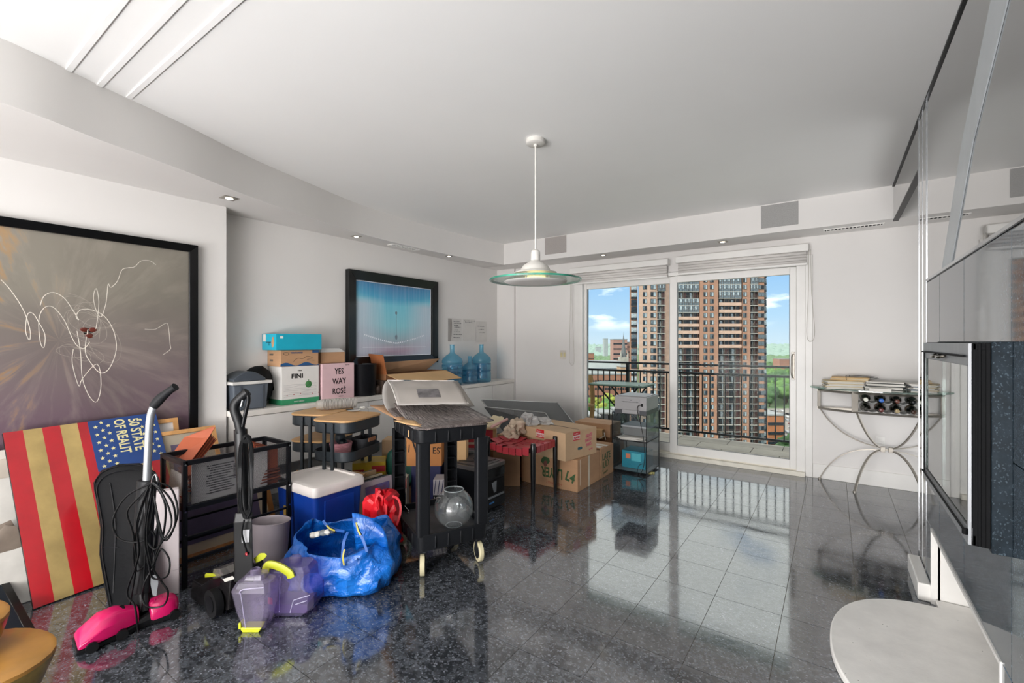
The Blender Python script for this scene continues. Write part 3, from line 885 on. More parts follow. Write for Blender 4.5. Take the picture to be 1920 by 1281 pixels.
def trace(pts, r, mm, name='scribble', x=-3.8268, k=4):
    W = [at_x(a * .3435, 380 + c * .3435, x) for a, c in pts]
    b = MB(); b.tube(bez([tuple(q) for q in W], k), (r * .25, r), 4, flat=(1, 0, 0)); b.build(name, mm, big, world=True)
SCR = mat('scribble_white', '#d9d2c6', .5); SCR2 = mat('scribble_pale', '#aaa196', .5)
trace([(850, 340), (820, 318), (770, 318), (735, 350), (700, 355), (665, 368), (640, 430), (605, 462), (590, 445), (580, 540), (555, 620), (530, 600), (510, 520), (525, 468), (540, 540), (530, 650), (520, 700)], .0022, SCR)
trace([(5, 420), (60, 480), (130, 590), (165, 700), (160, 750), (140, 700), (150, 610), (180, 605), (210, 650), (245, 720), (240, 790), (220, 760), (212, 640), (240, 575), (290, 570), (350, 640), (390, 730), (420, 780), (460, 795), (490, 760)], .0022, SCR)
trace([(220, 560), (240, 510), (290, 490), (350, 520), (400, 590), (430, 640), (415, 620), (440, 585), (500, 585), (570, 620), (620, 700), (635, 800), (600, 900), (550, 930), (500, 880), (465, 810), (480, 690)], .0025, SCR)
trace([(400, 800), (395, 880), (430, 1000), (450, 960), (530, 880), (552, 990), (530, 1085), (490, 1060), (450, 960), (440, 820), (420, 700)], .0022, SCR)
trace([(790, 690), (850, 690), (900, 660), (918, 670), (928, 770), (930, 800), (890, 830)], .0020, SCR)
random.seed(12)
for k in range(9):
    cx_, cy_ = 440 + random.uniform(-110, 110), 760 + random.uniform(-160, 180); a0 = random.uniform(0, 6)
    ra, rb = random.uniform(40, 130), random.uniform(30, 120)
    pp = [(cx_ + ra * math.cos(a0 + q * .7) + q * 3, cy_ + rb * math.sin(a0 + q * .7 + .4) + q * 2) for q in range(random.randint(7, 13))]
    trace(pp, .0011, SCR2, 'fine_scribble')
for a_, c_ in ((458, 693), (507, 693), (487, 727)):
    w = at_x(a_ * .3435, 380 + c_ * .3435, -3.828)
    b = MB(); b.blob(tuple(w), .021, 2, 0, 1, 0, (.12, 1, .75)); b.build('red_spot', mat('oxide_red', '#5a2418', .35, coat=.5), big, world=True, smooth=60)
w = at_x(484 * .3435, 380 + 705 * .3435, -3.829)
b = MB(); b.blob(tuple(w), .045, 3, .25, 2, 3, (.04, 1, .8)); b.build('dark_centre', mat('art_dark', '#2c2424', .4), big, world=True, smooth=60)

m, g, p, o_ = newmat('blue_gradient_art'); ARTB = m
co = g.coord(); X, Yc, Zc = g.sep(co)
wob = g.math('ADD', Zc, g.math('MULTIPLY', g.math('MULTIPLY', Yc, Yc), -.25))
c1 = g.ramp(g.math('MULTIPLY_ADD', wob, 1.15, .5, clamp=True), [(.02, '#a7a0b8'), (.10, '#b293a9'), (.20, '#9aa2ae'), (.42, '#7fc9d6'), (.68, '#63c5dc'), (.76, '#2b9fcb'), (.88, '#1a7fb5'), (1.0, '#274a6a')])
edge = g.ramp(g.math('ABSOLUTE', Yc), [(.12, 0.0), (.42, .75)])
c2 = g.mix(g.math('MULTIPLY', edge, g.ramp(Zc, [(.16, 1.0), (.24, 0.0)])), c1, '#c3cbd9')
c3 = g.mix(.12, c2, g.ramp(g.noise(g.mapping(co, (1, 30, .6)), 3, 3), [(.3, '#5c8a98'), (.7, '#ffffff')]))
g.put(p.inputs['Base Color'], c3); p.inputs['Roughness'].default_value = .25
bp = frame_box('framed_print', 'black-framed bright blue and pink print on the alcove wall', -4.04, 2.83, 4.10, 1.085, 2.07, .095, .06, FRB, ARTB)
LW = mat('print_line_white', '#e8ecf2', .5)
b = MB(); yy = .533; zz = .392; xx = .0285
for q0, q1 in (((-yy, -zz), (yy, -zz)), ((yy, -zz), (yy, zz)), ((yy, zz), (-yy, zz)), ((-yy, zz), (-yy, -zz))):
    b.bar((xx, q0[0], q0[1]), (xx, q1[0], q1[1]), .007, .003, up=(1, 0, 0))
b.bar((xx, -.45, -.30), (xx, .45, -.30), .004, .002, up=(1, 0, 0))
b.build('white_line', LW, bp)
for k in range(34):
    q = k / 33 * 2 - 1
    b = MB(); b.box(.0265, .0283, q * .42 - .006, q * .42 + .004, -.26 + .09 * abs(q) ** 1.3 - .004, -.255 + .09 * abs(q) ** 1.3 + .006); b.build('glyph', LW, bp)
b = MB(); b.blob((.027, 0, .08), .02, 1, .2, 2, 1, (.08, .8, 1.2)); b.blob((.027, 0, -.19), .024, 1, .2, 2, 1, (.08, .8, 1.4)); b.bar((.0275, 0, .06), (.0275, 0, -.2), .003, .002, up=(1, 0, 0))
b.build('dark_drop', mat('drop_grey', '#6d7c88', .5), bp)

NOTE = mat('note_paper', '#d2cfcb', .8, var=.02); INK = mat('ink', '#55565a', .7); SHD = mat('note_shadow', '#a9a5a1', .8)
for i, (u0, u1, v0, v1, lab) in enumerate(((840, 865, 597, 640, 'curled handwritten note with many lines, leftmost on the wall above the jugs'), (868, 891, 598, 639, 'nearly blank note in the middle above the jugs'), (893, 912, 602, 641, 'faint note at the right above the jugs'))):
    a_ = at_x(u0, v0, -4.038); c_ = at_x(u1, v1, -4.038)
    t = thing('wall_note', lab, 'note', (-4.04, a_.y, c_.z)); w = c_.y - a_.y; h = at_x(u0, v0, -4.038).z - at_x(u0, v1, -4.038).z
    if i == 0:
        b = MB(); b.box(.0005, .002, 0, w * .5, 0, h); b.build('dark_sheet', SHD, t)  # grey sheet drawn as the shadow behind the curled note
    b = MB(); q0 = .2 * w if i == 0 else 0
    b.grid(lambda u, v: (.0028 + (.02 * (1 - u) ** 2 * math.sin(v * 2.5) if i == 0 else .002), q0 + (w - q0) * u, h * v), 6, 4); b.build('sheet', NOTE, t, smooth=60)
    rows = [(.88, .2, .8), (.80, .2, .9), (.7, .2, .6), (.62, .2, .85), (.5, .2, .5), (.42, .22, .8), (.3, .2, .9), (.18, .2, .7)] if i == 0 else ([(.92, .1, .9), (.86, .15, .7)] if i == 1 else [(.75, .1, .7), (.6, .2, .6), (.45, .3, .8), (.3, .4, .5)])
    random.seed(i)
    for z, s0, s1 in rows:
        b = MB(); x = q0 + (w - q0) * s0
        while x < q0 + (w - q0) * s1:
            l = random.uniform(.01, .03); b.box(.0062 if i else .013, .0068 if i else .0138, x, x + l, h * z - .002, h * z + random.uniform(.001, .006)); x += l + .008
        b.build('handwriting', INK, t)

# ================================================================== LEFT CORNER
# flag panel leaning on the big picture
BL = Vector((-3.27, .505, 0.004)); TLp = at_x(5, 812, -3.735)
e1 = Vector((-.035, 1.0, 0)).normalized()
up = (TLp - BL); W_, H_ = .705, up.length
up = up.normalized(); e1 = (e1 - up * e1.dot(up)).normalized()
nrm = e1.cross(up); nrm = nrm if nrm.x > 0 else -nrm
t = thing('flag_panel', 'large gold, red and blue stars-and-stripes panel leaning under the big artwork', 'panel', tuple(BL))
def FP(a, h, o=0.0):
    return BL + e1 * a + up * h + nrm * o
def fslab(name, a0, a1, h0, h1, o0, o1, mm):
    b = MB(); b.hexa([tuple(FP(a, h, o0)) for a, h in ((a0, h0), (a1, h0), (a1, h1), (a0, h1))], [tuple(FP(a, h, o1)) for a, h in ((a0, h0), (a1, h0), (a1, h1), (a0, h1))])
    return b.build(name, mm, t, world=True)
GOLD = mat('gold_leaf', '#b9a068', .33, metal=.55, var=.10, nscale=5, bump=.2, bscale=30)
RED = mat('flag_red', '#a5101c', .25, var=.06, coat=.4); BLU = mat('flag_blue', '#123a78', .3, var=.06, coat=.3); CRM = mat('flag_cream', '#d8cf98', .5, var=.04)
fslab('backboard', 0, W_, 0, H_, -.022, -.001, mat('panel_edge', '#2a2526', .5))
ns = 13; sw = W_ / 9.2
a = 0; k = 0
while a < W_ - .001:
    a2 = min(a + sw, W_)
    top = H_ if a2 < W_ * .505 else H_ * .655
    if a < W_ * .505 < a2:
        fslab('stripe', a, W_ * .5, 0, H_, 0, .0012, RED if k % 2 == 0 else GOLD); fslab('stripe', W_ * .5, a2, 0, H_ * .655, 0, .0012, RED if k % 2 == 0 else GOLD)
    else:
        fslab('stripe', a, a2, 0, top, 0, .0012, RED if k % 2 == 0 else GOLD)
    a = a2; k += 1
fslab('blue_field', W_ * .5, W_, H_ * .655, H_, 0, .0016, BLU)
def star(a, h, r):
    b = MB(); V = []
    for q in range(10):
        rr = r if q % 2 == 0 else r * .42; an = PI / 2 + q * PI / 5
        V.append((a + rr * math.cos(an), h + rr * math.sin(an)))
    n = 10
    vs = [tuple(FP(x, y, .0018)) for x, y in V] + [tuple(FP(x, y, .003)) for x, y in V]
    b.add(vs, [tuple(range(n, 2 * n))] + [(i, (i + 1) % n, n + (i + 1) % n, n + i) for i in range(n)])
    b.build('star', CRM, t, world=True)
fx0, fz0 = W_ * .5, H_ * .655; fh = H_ - fz0
for col, ca in enumerate((.05, .125, .20)):
    for r_ in range(6):
        h = fz0 + fh * (.09 + r_ * .155 + (.075 if col % 2 else 0))
        if h < H_ - .012: star(fx0 + W_ * .5 * ca * 1.15 + .012, h, .0125)
for col, ca in enumerate((.74, .83, .92)):
    for r_ in range(6):
        h = fz0 + fh * (.12 + r_ * .155 + (.075 if col % 2 else 0))
        if h < H_ - .012: star(fx0 + W_ * .5 * ca, h, .0125)
text(None, '50 STATE', .075, CRM, t, FP(fx0 + W_ * .5 * .565, H_ - .018, .0022), -up, e1, sx=.72, bold=.0016)
text(None, 'OF REALIT', .075, CRM, t, FP(fx0 + W_ * .5 * .355, H_ - .012, .0022), -up, e1, sx=.66, bold=.0016)

# pale picture and grey boards behind the flag, at the left edge
t = thing('leaning_picture', 'pale sepia picture leaning on the wall behind the flag panel', 'picture', (-3.5, .24, 0))
def lean(t, y0, y1, xb, xt, z1, th, name, mm, z0=0.0, off=0.0):
    b = MB(); d = Vector((xt - xb, 0, z1)).normalized(); n = Vector((d.z, 0, -d.x))
    A = Vector((xb, 0, 0)) + d * z0; Bq = Vector((xb, 0, 0)) + d * (Vector((xt - xb, 0, z1)).length if off == 0 else Vector((xt - xb, 0, z1)).length - z0)
    q = [Vector((A.x, y0, A.z)), Vector((A.x, y1, A.z)), Vector((Bq.x, y1, Bq.z)), Vector((Bq.x, y0, Bq.z))]
    b.hexa([tuple(v + n * (off)) for v in q], [tuple(v + n * (off + th)) for v in q]); return b.build(name, mm, t, world=True, bevel=.002, seg=1)
lean(t, .0, .60, -3.48, -3.74, .74, .02, 'frame', mat('frame_white', '#c8c2b8', .4))
lean(t, .0, .60, -3.48, -3.74, .74, .012, 'print', mat('sepia_print', '#b5ab9e', .5, var=.12, nscale=2.5), z0=.05, off=.0125)
random.seed(5)
b = MB(); b.blob((-3.515, .44, .30), .10, 3, .6, 2.2, 9, (.12, 1, .8)); b.build('dark_figure', mat('sepia_dark', '#7d7064', .6, var=.15), t, world=True, smooth=60)
t = thing('white_board', 'thin white board standing between the flag panel and the sepia picture', 'board', (-3.36, .5, 0))
lean(t, .30, .53, -3.40, -3.67, .60, .010, 'board', mat('board_white', '#b9b6b0', .5))
t = thing('picture_frame', 'dark navy and black frame leaning at the far left edge', 'frame', (-3.1, .3, 0))
b = MB()
A_, B_ = at_z(66, 1178, .005), at_d(2, 1062, 2.42)
dv = (B_ - A_); e2 = Vector((.25, -1, 0)).normalized()
b.hexa([tuple(A_), tuple(A_ + e2 * .03), tuple(A_ + e2 * .03 + dv), tuple(A_ + dv)], [tuple(v + Vector((-.03, 0, 0))) for v in (A_, A_ + e2 * .03, A_ + e2 * .03 + dv, A_ + dv)])
b.build('side_rail', FRB, t, world=True, bevel=.002)
b = MB(); q = [A_ + e2 * .032, A_ + e2 * .4, A_ + e2 * .4 + dv, A_ + e2 * .032 + dv]
b.hexa([tuple(v + Vector((-.02, 0, 0))) for v in q], [tuple(v + Vector((-.006, 0, 0))) for v in q]); b.build('panel', mat('navy_board', '#1a2430', .5), t, world=True)

# wooden stump stools
WOOD = mat('stool_wood', '#b4823f', .35, var=.16, nscale=4, stretch=(1, 1, .4), coat=.3)
BRASS = mat('aged_brass', '#b79a5a', .3, metal=.9, var=.2, nscale=12)
def stump(x, y, z, r, lab, ry=1.0, h=.07):
    t = thing('wooden_stool', lab, 'stool', (x, y, 0), .2, None)
    n = 28
    prof = []
    b = MB()
    rr = lambda a: 1 + .05 * math.sin(2 * a + 1) + .03 * math.sin(3 * a)
    rings = [(0.0, z), (.55, z), (.93, z), (1.0, z - .008), (1.0, z - .02)]
    vs = []; 
    for q, zz in rings[1:]:
        for i in range(n):
            a = 2 * PI * i / n; vs.append((r * q * rr(a) * math.cos(a), r * q * rr(a) * math.sin(a) * ry, zz))
    fs = [tuple(range(n))] + [(j * n + i, j * n + (i + 1) % n, (j + 1) * n + (i + 1) % n, (j + 1) * n + i) for j in range(3) for i in range(n)]
    b.add(vs, fs); b.build('seat', WOOD, t, smooth=50)
    b = MB(); vs = []
    for q, zz in ((1.0, z - .02), (.96, z - .045), (.82, z - .045 - h), (.80, z - .055 - h)):
        for i in range(n):
            a = 2 * PI * i / n; vs.append((r * q * rr(a) * math.cos(a), r * q * rr(a) * math.sin(a) * ry, zz))
    fs = [tuple(range(3 * n, 4 * n))] + [(j * n + i, j * n + (i + 1) % n, (j + 1) * n + (i + 1) % n, (j + 1) * n + i) for j in range(3) for i in range(n)]
    b.add(vs, fs); b.build('bark_rim', BRASS, t, smooth=50)
    for k in range(3):
        a = 2 * PI * k / 3 + .9
        b = MB(); c, s = math.cos(a) * r * .6, math.sin(a) * r * .6 * ry
        b.tube(bez([(c * .7, s * .7, z - .1), (c * 1.2, s * 1.2, z * .5), (c * 1.35, s * 1.35, .02), (c * 1.3, s * 1.3, .009)], 4), .009, 8); b.build('leg', BRASS, t, smooth=50)
sq = at_z(-52, 1240, .34); stump(sq.x, sq.y, .34, .19, 'larger round-topped wooden stool with brass rim in the lower left corner')
sq = at_z(-120, 1168, .46); stump(sq.x, sq.y, .46, .16, 'smaller wooden stool top at the left edge above the larger stool')

# ================================================================== BLACK PADDED CASE
t = thing('padded_case', 'black padded zip case leaning on the flag panel', 'bag', (-2.93, .80, 0))
LEA = mat('case_nylon', '#131417', .5, var=.12, bump=.25, bscale=50, spec=.12); PIP = mat('case_piping', '#26272b', .35)
out = [(205, 1148), (196, 1100), (186, 1040), (188, 990), (180, 940), (175, 905), (190, 882), (222, 870), (262, 868), (292, 885), (302, 910), (300, 980), (292, 1060), (285, 1120), (280, 1150)]
def casept(u, v, o): 
    k = (1148 - v) / 280
    return at_d(u, v, 2.285 + .20 * k + o)
b = MB(); n = len(out)
layers = [(.0, .93), (.012, .99), (.05, 1.0), (.085, .98)]
cu, cv_ = 243, 1005
for q, sc in layers:
    pass
vs = []
for q, sc in layers:
    for u, v in out:
        vs.append(tuple(casept(cu + (u - cu) * sc, cv_ + (v - cv_) * sc, q)))
fs = [tuple(range(n)), tuple(reversed(range(3 * n, 4 * n)))] + [(j * n + i, j * n + (i + 1) % n, (j + 1) * n + (i + 1) % n, (j + 1) * n + i) for j in range(3) for i in range(n)]
b.add(vs, fs); b.build('body', LEA, t, world=True, smooth=35)
for sc, off in ((.90, -.002), (.97, .006)):
    b = MB(); b.tube(bez([tuple(casept(cu + (u - cu) * sc, cv_ + (v - cv_) * sc, off)) for u, v in out], 3), .003, 6); b.build('piping', PIP, t, world=True, smooth=60)
b = MB(); b.tube([tuple(casept(192, 1027, -.001)), tuple(casept(222, 1026, -.004))], .002, 5); b.tube(bez([tuple(casept(212, 1112, .0)), tuple(casept(216, 985, -.004)), tuple(casept(206, 905, -.002))], 4), .0025, 5)
b.build('seam', PIP, t, world=True)

# ================================================================== PINK FLOOR VACUUM
A0 = at_z(215, 1232, 0); A1 = at_z(330, 1165, 0)
t = thing('pink_vacuum', 'bright pink upright vacuum with silver handle tube and a hanging bundle of black cord', 'vacuum', (-2.62, .72, 0))
PINK = mat('pink_plastic', '#cf1060', .3, var=.04, coat=.35); SILV = mat('silver_tube', '#a0a3a7', .42, metal=.6, var=.03); GRIP = mat('grip_rubber', '#26272a', .6, var=.08, bump=.3, bscale=80)
# head: long shape from the nozzle (left) to the motor end (right); local frame along ax
C0 = at_z(142, 1218, .0); C1 = at_z(322, 1152, 0)
ax = (C1 - C0); Lh = ax.length; ax.normalize(); ay = Vector((-ax.y, ax.x, 0))
def HP(a, w, z): return C0 + ax * a + ay * w + Vector((0, 0, z))
b = MB()
secs = [(0.0, .145, .012, .030), (.012, .155, .012, .05), (.10, .15, .014, .10), (.18, .125, .016, .11), (.25, .085, .02, .095), (.29, .075, .02, .085)]
def section(a, w, z0, z1):
    return [HP(a, -w / 2, z0), HP(a, w / 2, z0), HP(a, w / 2, z0 + (z1 - z0) * .55), HP(a, w * .36, z1 - .006), HP(a, w * .2, z1), HP(a, -w * .2, z1), HP(a, -w * .36, z1 - .006), HP(a, -w / 2, z0 + (z1 - z0) * .55)]
def loft(b, S):
    n = len(S[0]); vs = [tuple(p) for s_ in S for p in s_]
    fs = [tuple(reversed(range(n))), tuple(range((len(S) - 1) * n, len(S) * n))] + [(j * n + i, j * n + (i + 1) % n, (j + 1) * n + (i + 1) % n, (j + 1) * n + i) for j in range(len(S) - 1) for i in range(n)]
    b.add(vs, fs)
sc_ = Lh / .47
loft(b, [section(a * sc_, w, z0 + .014, z1 + .014) for a, w, z0, z1 in secs]); b.build('nozzle_housing', PINK, t, world=True, smooth=45, bevel=.004)
b = MB(); loft(b, [section(a * sc_, w, z0 + .01, z1 + .01) for a, w, z0, z1 in [(.345, .085, .02, .085), (.36, .10, .015, .095), (.45, .105, .015, .098), (.485, .09, .02, .085), (.50, .06, .03, .07)]]); b.build('motor_housing', PINK, t, world=True, smooth=45, bevel=.004)
for k in range(3):
    b = MB(); a = (.375 + .018 * k) * sc_; b.tube([tuple(HP(a, -.05, .06)), tuple(HP(a, -.035, .095)), tuple(HP(a, -.01, .111))], .0025, 5); b.build('vent_rib', mat('pink_dark', '#a50f4e', .4), t, world=True)
b = MB(); loft(b, [section(a * sc_, w, .006, z1) for a, w, z1 in [(-.008, .15, .03), (.06, .15, .034), (.24, .1, .04), (.29, .085, .05), (.345, .085, .06), (.44, .11, .045), (.49, .09, .05)]]); b.build('base_plate', BLACKP, t, world=True, bevel=.003)
for a, w in ((.06, -.075), (.20, -.062), (.47, -.055), (.20, .06), (.47, .05)):
    b = MB(); p_ = HP(a * sc_, w, .022); b.cyl(tuple(p_ - ay * .013), tuple(p_ + ay * .013), .022, 14); b.build('wheel', RUBBER, t, world=True, smooth=40)
b = MB(); loft(b, [[HP((.19 + da) * sc_, -.018, .11), HP((.19 + da) * sc_, .018, .113), HP((.19 + da) * sc_, .018, .12), HP((.19 + da) * sc_, -.018, .117)] for da in (0, .035)]); b.build('pedal', BLACKP, t, world=True, bevel=.002)
neck = HP(.315 * sc_, 0, .06)
Dk = 2.20
def VP(u, v, d=0.0): return at_d(u, v, Dk + d)
b = MB(); b.tube([tuple(neck), tuple(VP(268, 1120)), tuple(VP(266, 1080))], (.03, .022), 8); b.build('yoke', BLACKP, t, world=True, smooth=40)
b = MB(); b.tube([tuple(VP(v_[0], v_[1])) for v_ in ((266, 1110), (268, 1040), (271, 970), (276, 900))], (.042, .028), 8); b.build('body_tube', BLACKP, t, world=True, smooth=40, bevel=.003)
b = MB(); b.tube(bez([tuple(VP(u, v)) for u, v in ((275, 905), (278, 840), (281, 790), (287, 766), (300, 750))], 6), .0165, 12); b.build('handle_tube', SILV, t, world=True, smooth=60)
b = MB(); P_ = bez([tuple(VP(u, v)) for u, v in ((288, 762), (300, 748), (315, 735), (329, 725))], 4); b.tube(P_, [(.0195 + .003 * math.sin(k * .5),) * 2 for k in range(len(P_))], 12); b.build('grip', GRIP, t, world=True, smooth=60)
b = MB(); b.tube(bez([tuple(VP(u, v, -.05)) for u, v in ((284, 912), (286, 897), (292, 890), (295, 905), (290, 918))], 4), .004, 6); b.build('hook', CHROME, t, world=True, smooth=60)
b = MB(); loft(b, [[VP(283 + q, 1080 + w_, -.06 + o) for q, w_ in ((0, 0), (10, -3), (14, 12), (10, 38), (3, 36), (-1, 14))] for o in (0, .02)]); b.build('clip', mat('clear_clip', '#6c6f73', .15, coat=.5), t, world=True)
random.seed(21)
CORD = mat('black_cord', '#1c1d1f', .45)
loops = [[(286, 905), (262, 930), (240, 960), (248, 1000), (255, 1060), (246, 1140), (262, 1146), (268, 1100), (276, 1000), (285, 920)],
         [(286, 905), (240, 930), (212, 975), (222, 1010), (262, 1016), (280, 1000), (290, 930), (286, 905)],
         [(288, 905), (310, 925), (325, 950), (326, 985), (308, 1010), (298, 980), (290, 930)],
         [(288, 903), (318, 915), (333, 950), (330, 980), (312, 1012), (302, 1000), (288, 940)],
         [(288, 905), (304, 930), (312, 960), (304, 1010), (290, 1030), (272, 1000), (276, 950), (286, 908)],
         [(286, 905), (300, 920), (318, 960), (318, 990), (296, 1030), (286, 1060), (300, 1030), (318, 1050), (312, 1080), (290, 1085), (278, 1060), (270, 1000), (284, 915)],
         [(286, 905), (268, 950), (250, 1020), (254, 1070), (280, 1050), (292, 1010), (276, 980), (270, 930)],
         [(284, 910), (276, 1000), (284, 1060), (302, 1090), (314, 1110), (306, 1135), (280, 1138), (266, 1120), (272, 1090), (290, 1060)],
         [(276, 915), (258, 980), (262, 1040), (240, 1110), (252, 1136), (258, 1180), (260, 1195)]]
for k, lp in enumerate(loops):
    P_ = [tuple(VP(u + random.uniform(-2, 2), v, -.045 - .02 * (k % 3) + random.uniform(-.008, .012))) for u, v in lp]
    b = MB(); b.tube(bez(P_, 7), .0042, 6); b.build('power_cord', CORD, t, world=True, smooth=60)

# ================================================================== WHITE PAPER BAG
t = thing('paper_bag', 'tall plain white paper shopping bag standing behind the pink vacuum', 'bag', (-2.93, .98, 0))
q = [at_z(284, 1126, 0), at_z(336, 1113, 0)]
e_ = (q[1] - q[0]); Lb = e_.length; e_.normalize(); nb = Vector((-e_.y, e_.x, 0))
b = MB()
def G(a, w, z): return q[0] + e_ * a + nb * w + Vector((0, 0, z))
hb = .55
b.hexa([tuple(G(a, w, 0.002)) for a, w in ((-.0, 0), (Lb, 0), (Lb, .09), (-.0, .09))], [tuple(G(a, w, hb)) for a, w in ((-.0, .02), (Lb - .004, .02), (Lb - .004, .07), (-.0, .07))])
b.build('body', mat('bag_white', '#cfc5c6', .6, var=.04, nscale=3), t, world=True, bevel=.002)
b = MB(); b.bar(tuple(G(-.0, -.0005, .13)), tuple(G(Lb, -.0005, .13)), .0015, .0015); b.bar(tuple(G(Lb - .002, .001, 0.0)), tuple(G(Lb - .002, .018, hb)), .002, .002)
b.build('fold_line', mat('bag_fold', '#b8adb0', .6), t, world=True)

# ================================================================== MESH FILE STAND
SX0, SX1, SY0, SY1, ST, SB = -3.19, -2.885, 1.02, 1.60, .69, .43
t = thing('mesh_file_stand', 'black metal stand with mesh-sided basket full of brown folders', 'stand', ((SX0 + SX1) / 2, (SY0 + SY1) / 2, 0))
BM_ = mat('stand_metal', '#24262b', .45, var=.05, metal=.3)
for x in (SX0, SX1):
    for y in (SY0, SY1):
        b = MB(); b.box(x - .011, x + .011, y - .011, y + .011, .0, ST); b.build('leg', BM_, t, world=True)
for z in (ST - .012, SB):
    for (xa, ya, xb, yb) in ((SX0, SY0, SX1, SY0), (SX0, SY1, SX1, SY1), (SX0, SY0, SX0, SY1), (SX1, SY0, SX1, SY1)):
        b = MB(); b.bar((xa, ya, z), (xb, yb, z), .022, .026); b.build('rail', BM_, t, world=True, bevel=.002, seg=1)
b = MB()
for x in (SX0, SX1):
    b.bar((x, SY0, .145), (x, SY1, .145), .016, .016); b.bar((x, SY0, .27), (x, SY1, .27), .012, .012)
b.build('brace', BM_, t, world=True)
m = bpy.data.materials.new('wire_mesh'); m.use_nodes = True; m.node_tree.nodes.clear(); MESHM = m
g = NT(m.node_tree); out_ = g.new('ShaderNodeOutputMaterial'); p = g.new('ShaderNodeBsdfPrincipled'); g.put(p.inputs['Base Color'], '#2a2b30'); p.inputs['Roughness'].default_value = .5
tr = g.new('ShaderNodeBsdfTransparent'); mx = g.new('ShaderNodeMixShader')
X, Yc, Zc = g.sep(g.new('ShaderNodeNewGeometry').outputs['Position'])
u_ = g.math('ADD', g.math('ADD', X, Yc), Zc); v_ = g.math('SUBTRACT', g.math('ADD', X, Yc), Zc)
fa = g.math('LESS_THAN', g.math('FRACT', g.math('MULTIPLY', u_, 140)), .13); fb = g.math('LESS_THAN', g.math('FRACT', g.math('MULTIPLY', v_, 140)), .13)
g.put(mx.inputs[0], g.math('MAXIMUM', fa, fb)); g.l.new(tr.outputs[0], mx.inputs[1]); g.l.new(p.outputs[0], mx.inputs[2]); g.l.new(mx.outputs[0], out_.inputs[0])
for (xa, xb, ya, yb) in ((SX1 - .002, SX1, SY0, SY1), (SX0, SX0 + .002, SY0, SY1), (SX0, SX1, SY0, SY0 + .002), (SX0, SX1, SY1 - .002, SY1)):
    b = MB(); b.box(xa, xb, ya, yb, SB, ST - .01); b.build('mesh_side', MESHM, t, world=True)
b = MB(); b.box(SX0, SX1, SY0, SY1, SB - .002, SB + .002); b.build('mesh_bottom', MESHM, t, world=True)
for x, y in ((SX1, SY0), (SX1, SY1), (SX0, SY0)):
    for z in (.415, .29, .67):
        b = MB(); b.cyl((x + .011, y, z), (x + .014, y, z), .005, 8); b.build('screw', CHROME, t, world=True)

BRN = mat('folder_brown', '#9c4f33', .6, var=.05, nscale=5); BRD = mat('folder_brown_dark', '#6d3323', .6, var=.05); ENV = mat('mailer_white', '#c9c7c6', .6, var=.03)
def accord(name, lab, c, w, h, th, M, n=6):
    """accordion folder: leaves fanned open, local x = width, z = height"""
    t = thing(name, lab, 'folder', c); t.rotation_euler = M
    b = MB(); b.box(-w / 2, w / 2, -th / 2 - .003, -th / 2, 0, h); b.build('cover', BRN, t)
    b = MB(); b.box(-w / 2, w / 2, th / 2, th / 2 + .003, 0, h * .94); b.build('cover', BRN, t)
    for k in range(n):
        y = -th / 2 + (k + .5) * th / n
        b = MB(); b.hexa([(-w / 2 + .004, -.0015 + y * .5, .002), (w / 2 - .004, -.0015 + y * .5, .002), (w / 2 - .004, .0015 + y * .5, .002), (-w / 2 + .004, .0015 + y * .5, .002)],
               [(-w / 2 + .004, y - .001, h * .9), (w / 2 - .004, y - .001, h * .9), (w / 2 - .004, y + .001, h * .9), (-w / 2 + .004, y + .001, h * .9)])
        b.build('leaf', BRN if k % 2 else BRD, t)
    return t
def slab_px(b, pts, th, n=None):
    """slab from world points a,b,c,d; thickness away from camera"""
    P_ = [Vector(p) for p in pts]; nn = (P_[1] - P_[0]).cross(P_[2] - P_[0]).normalized()
    if nn.dot(P_[0] - Vector((0, 0, CAM_H))) < 0: nn = -nn
    b.hexa([tuple(p) for p in P_], [tuple(p + nn * th) for p in P_])
# the accordion folders sticking out of the basket, front left
t = thing('accordion_folder', 'open reddish-brown accordion folder with a pink label sticking out of the mesh basket', 'folder', (-3.05, 1.15, .52))
D0 = 2.72
cov = [at_d(305, 868, D0), at_d(357, 868, D0 - .01), at_d(403, 801, D0 + .10), at_d(345, 819, D0 + .16)]
b = MB(); slab_px(b, [at_d(313, 865, D0), at_d(356, 867, D0 - .02), at_d(390, 822, D0 + .08), at_d(346, 819, D0 + .12)], .003); slab_px(b, [at_d(345, 820, D0 + .12), at_d(390, 822, D0 + .08), at_d(403, 801, D0 + .09), at_d(398, 800, D0 + .1)], .003)
b.build('cover', BRN, t, world=True)
b = MB(); slab_px(b, [at_d(355, 832, D0 + .085), at_d(367, 832, D0 + .080), at_d(371, 825, D0 + .09), at_d(359, 825, D0 + .098)], -.004); b.build('sticker', mat('sticker_pink', '#ef5550', .5), t, world=True)
for k in range(7):
    q = k * 2.4
    b = MB(); slab_px(b, [at_d(322 + q, 868, D0 + .01 + k * .008), at_d(357 + q, 868, D0 - .01 + k * .008), at_d(395 + q * .8, 812 + q * .8, D0 + .10 + k * .006), at_d(360 + q, 822 + q, D0 + .13 + k * .006)], .0025)
    b.build('leaf', BRD if k % 2 else BRN, t, world=True)
t = thing('folder_stack', 'reddish-brown folders lying in the left end of the mesh basket', 'folders', (-3.02, 1.12, SB + .06))
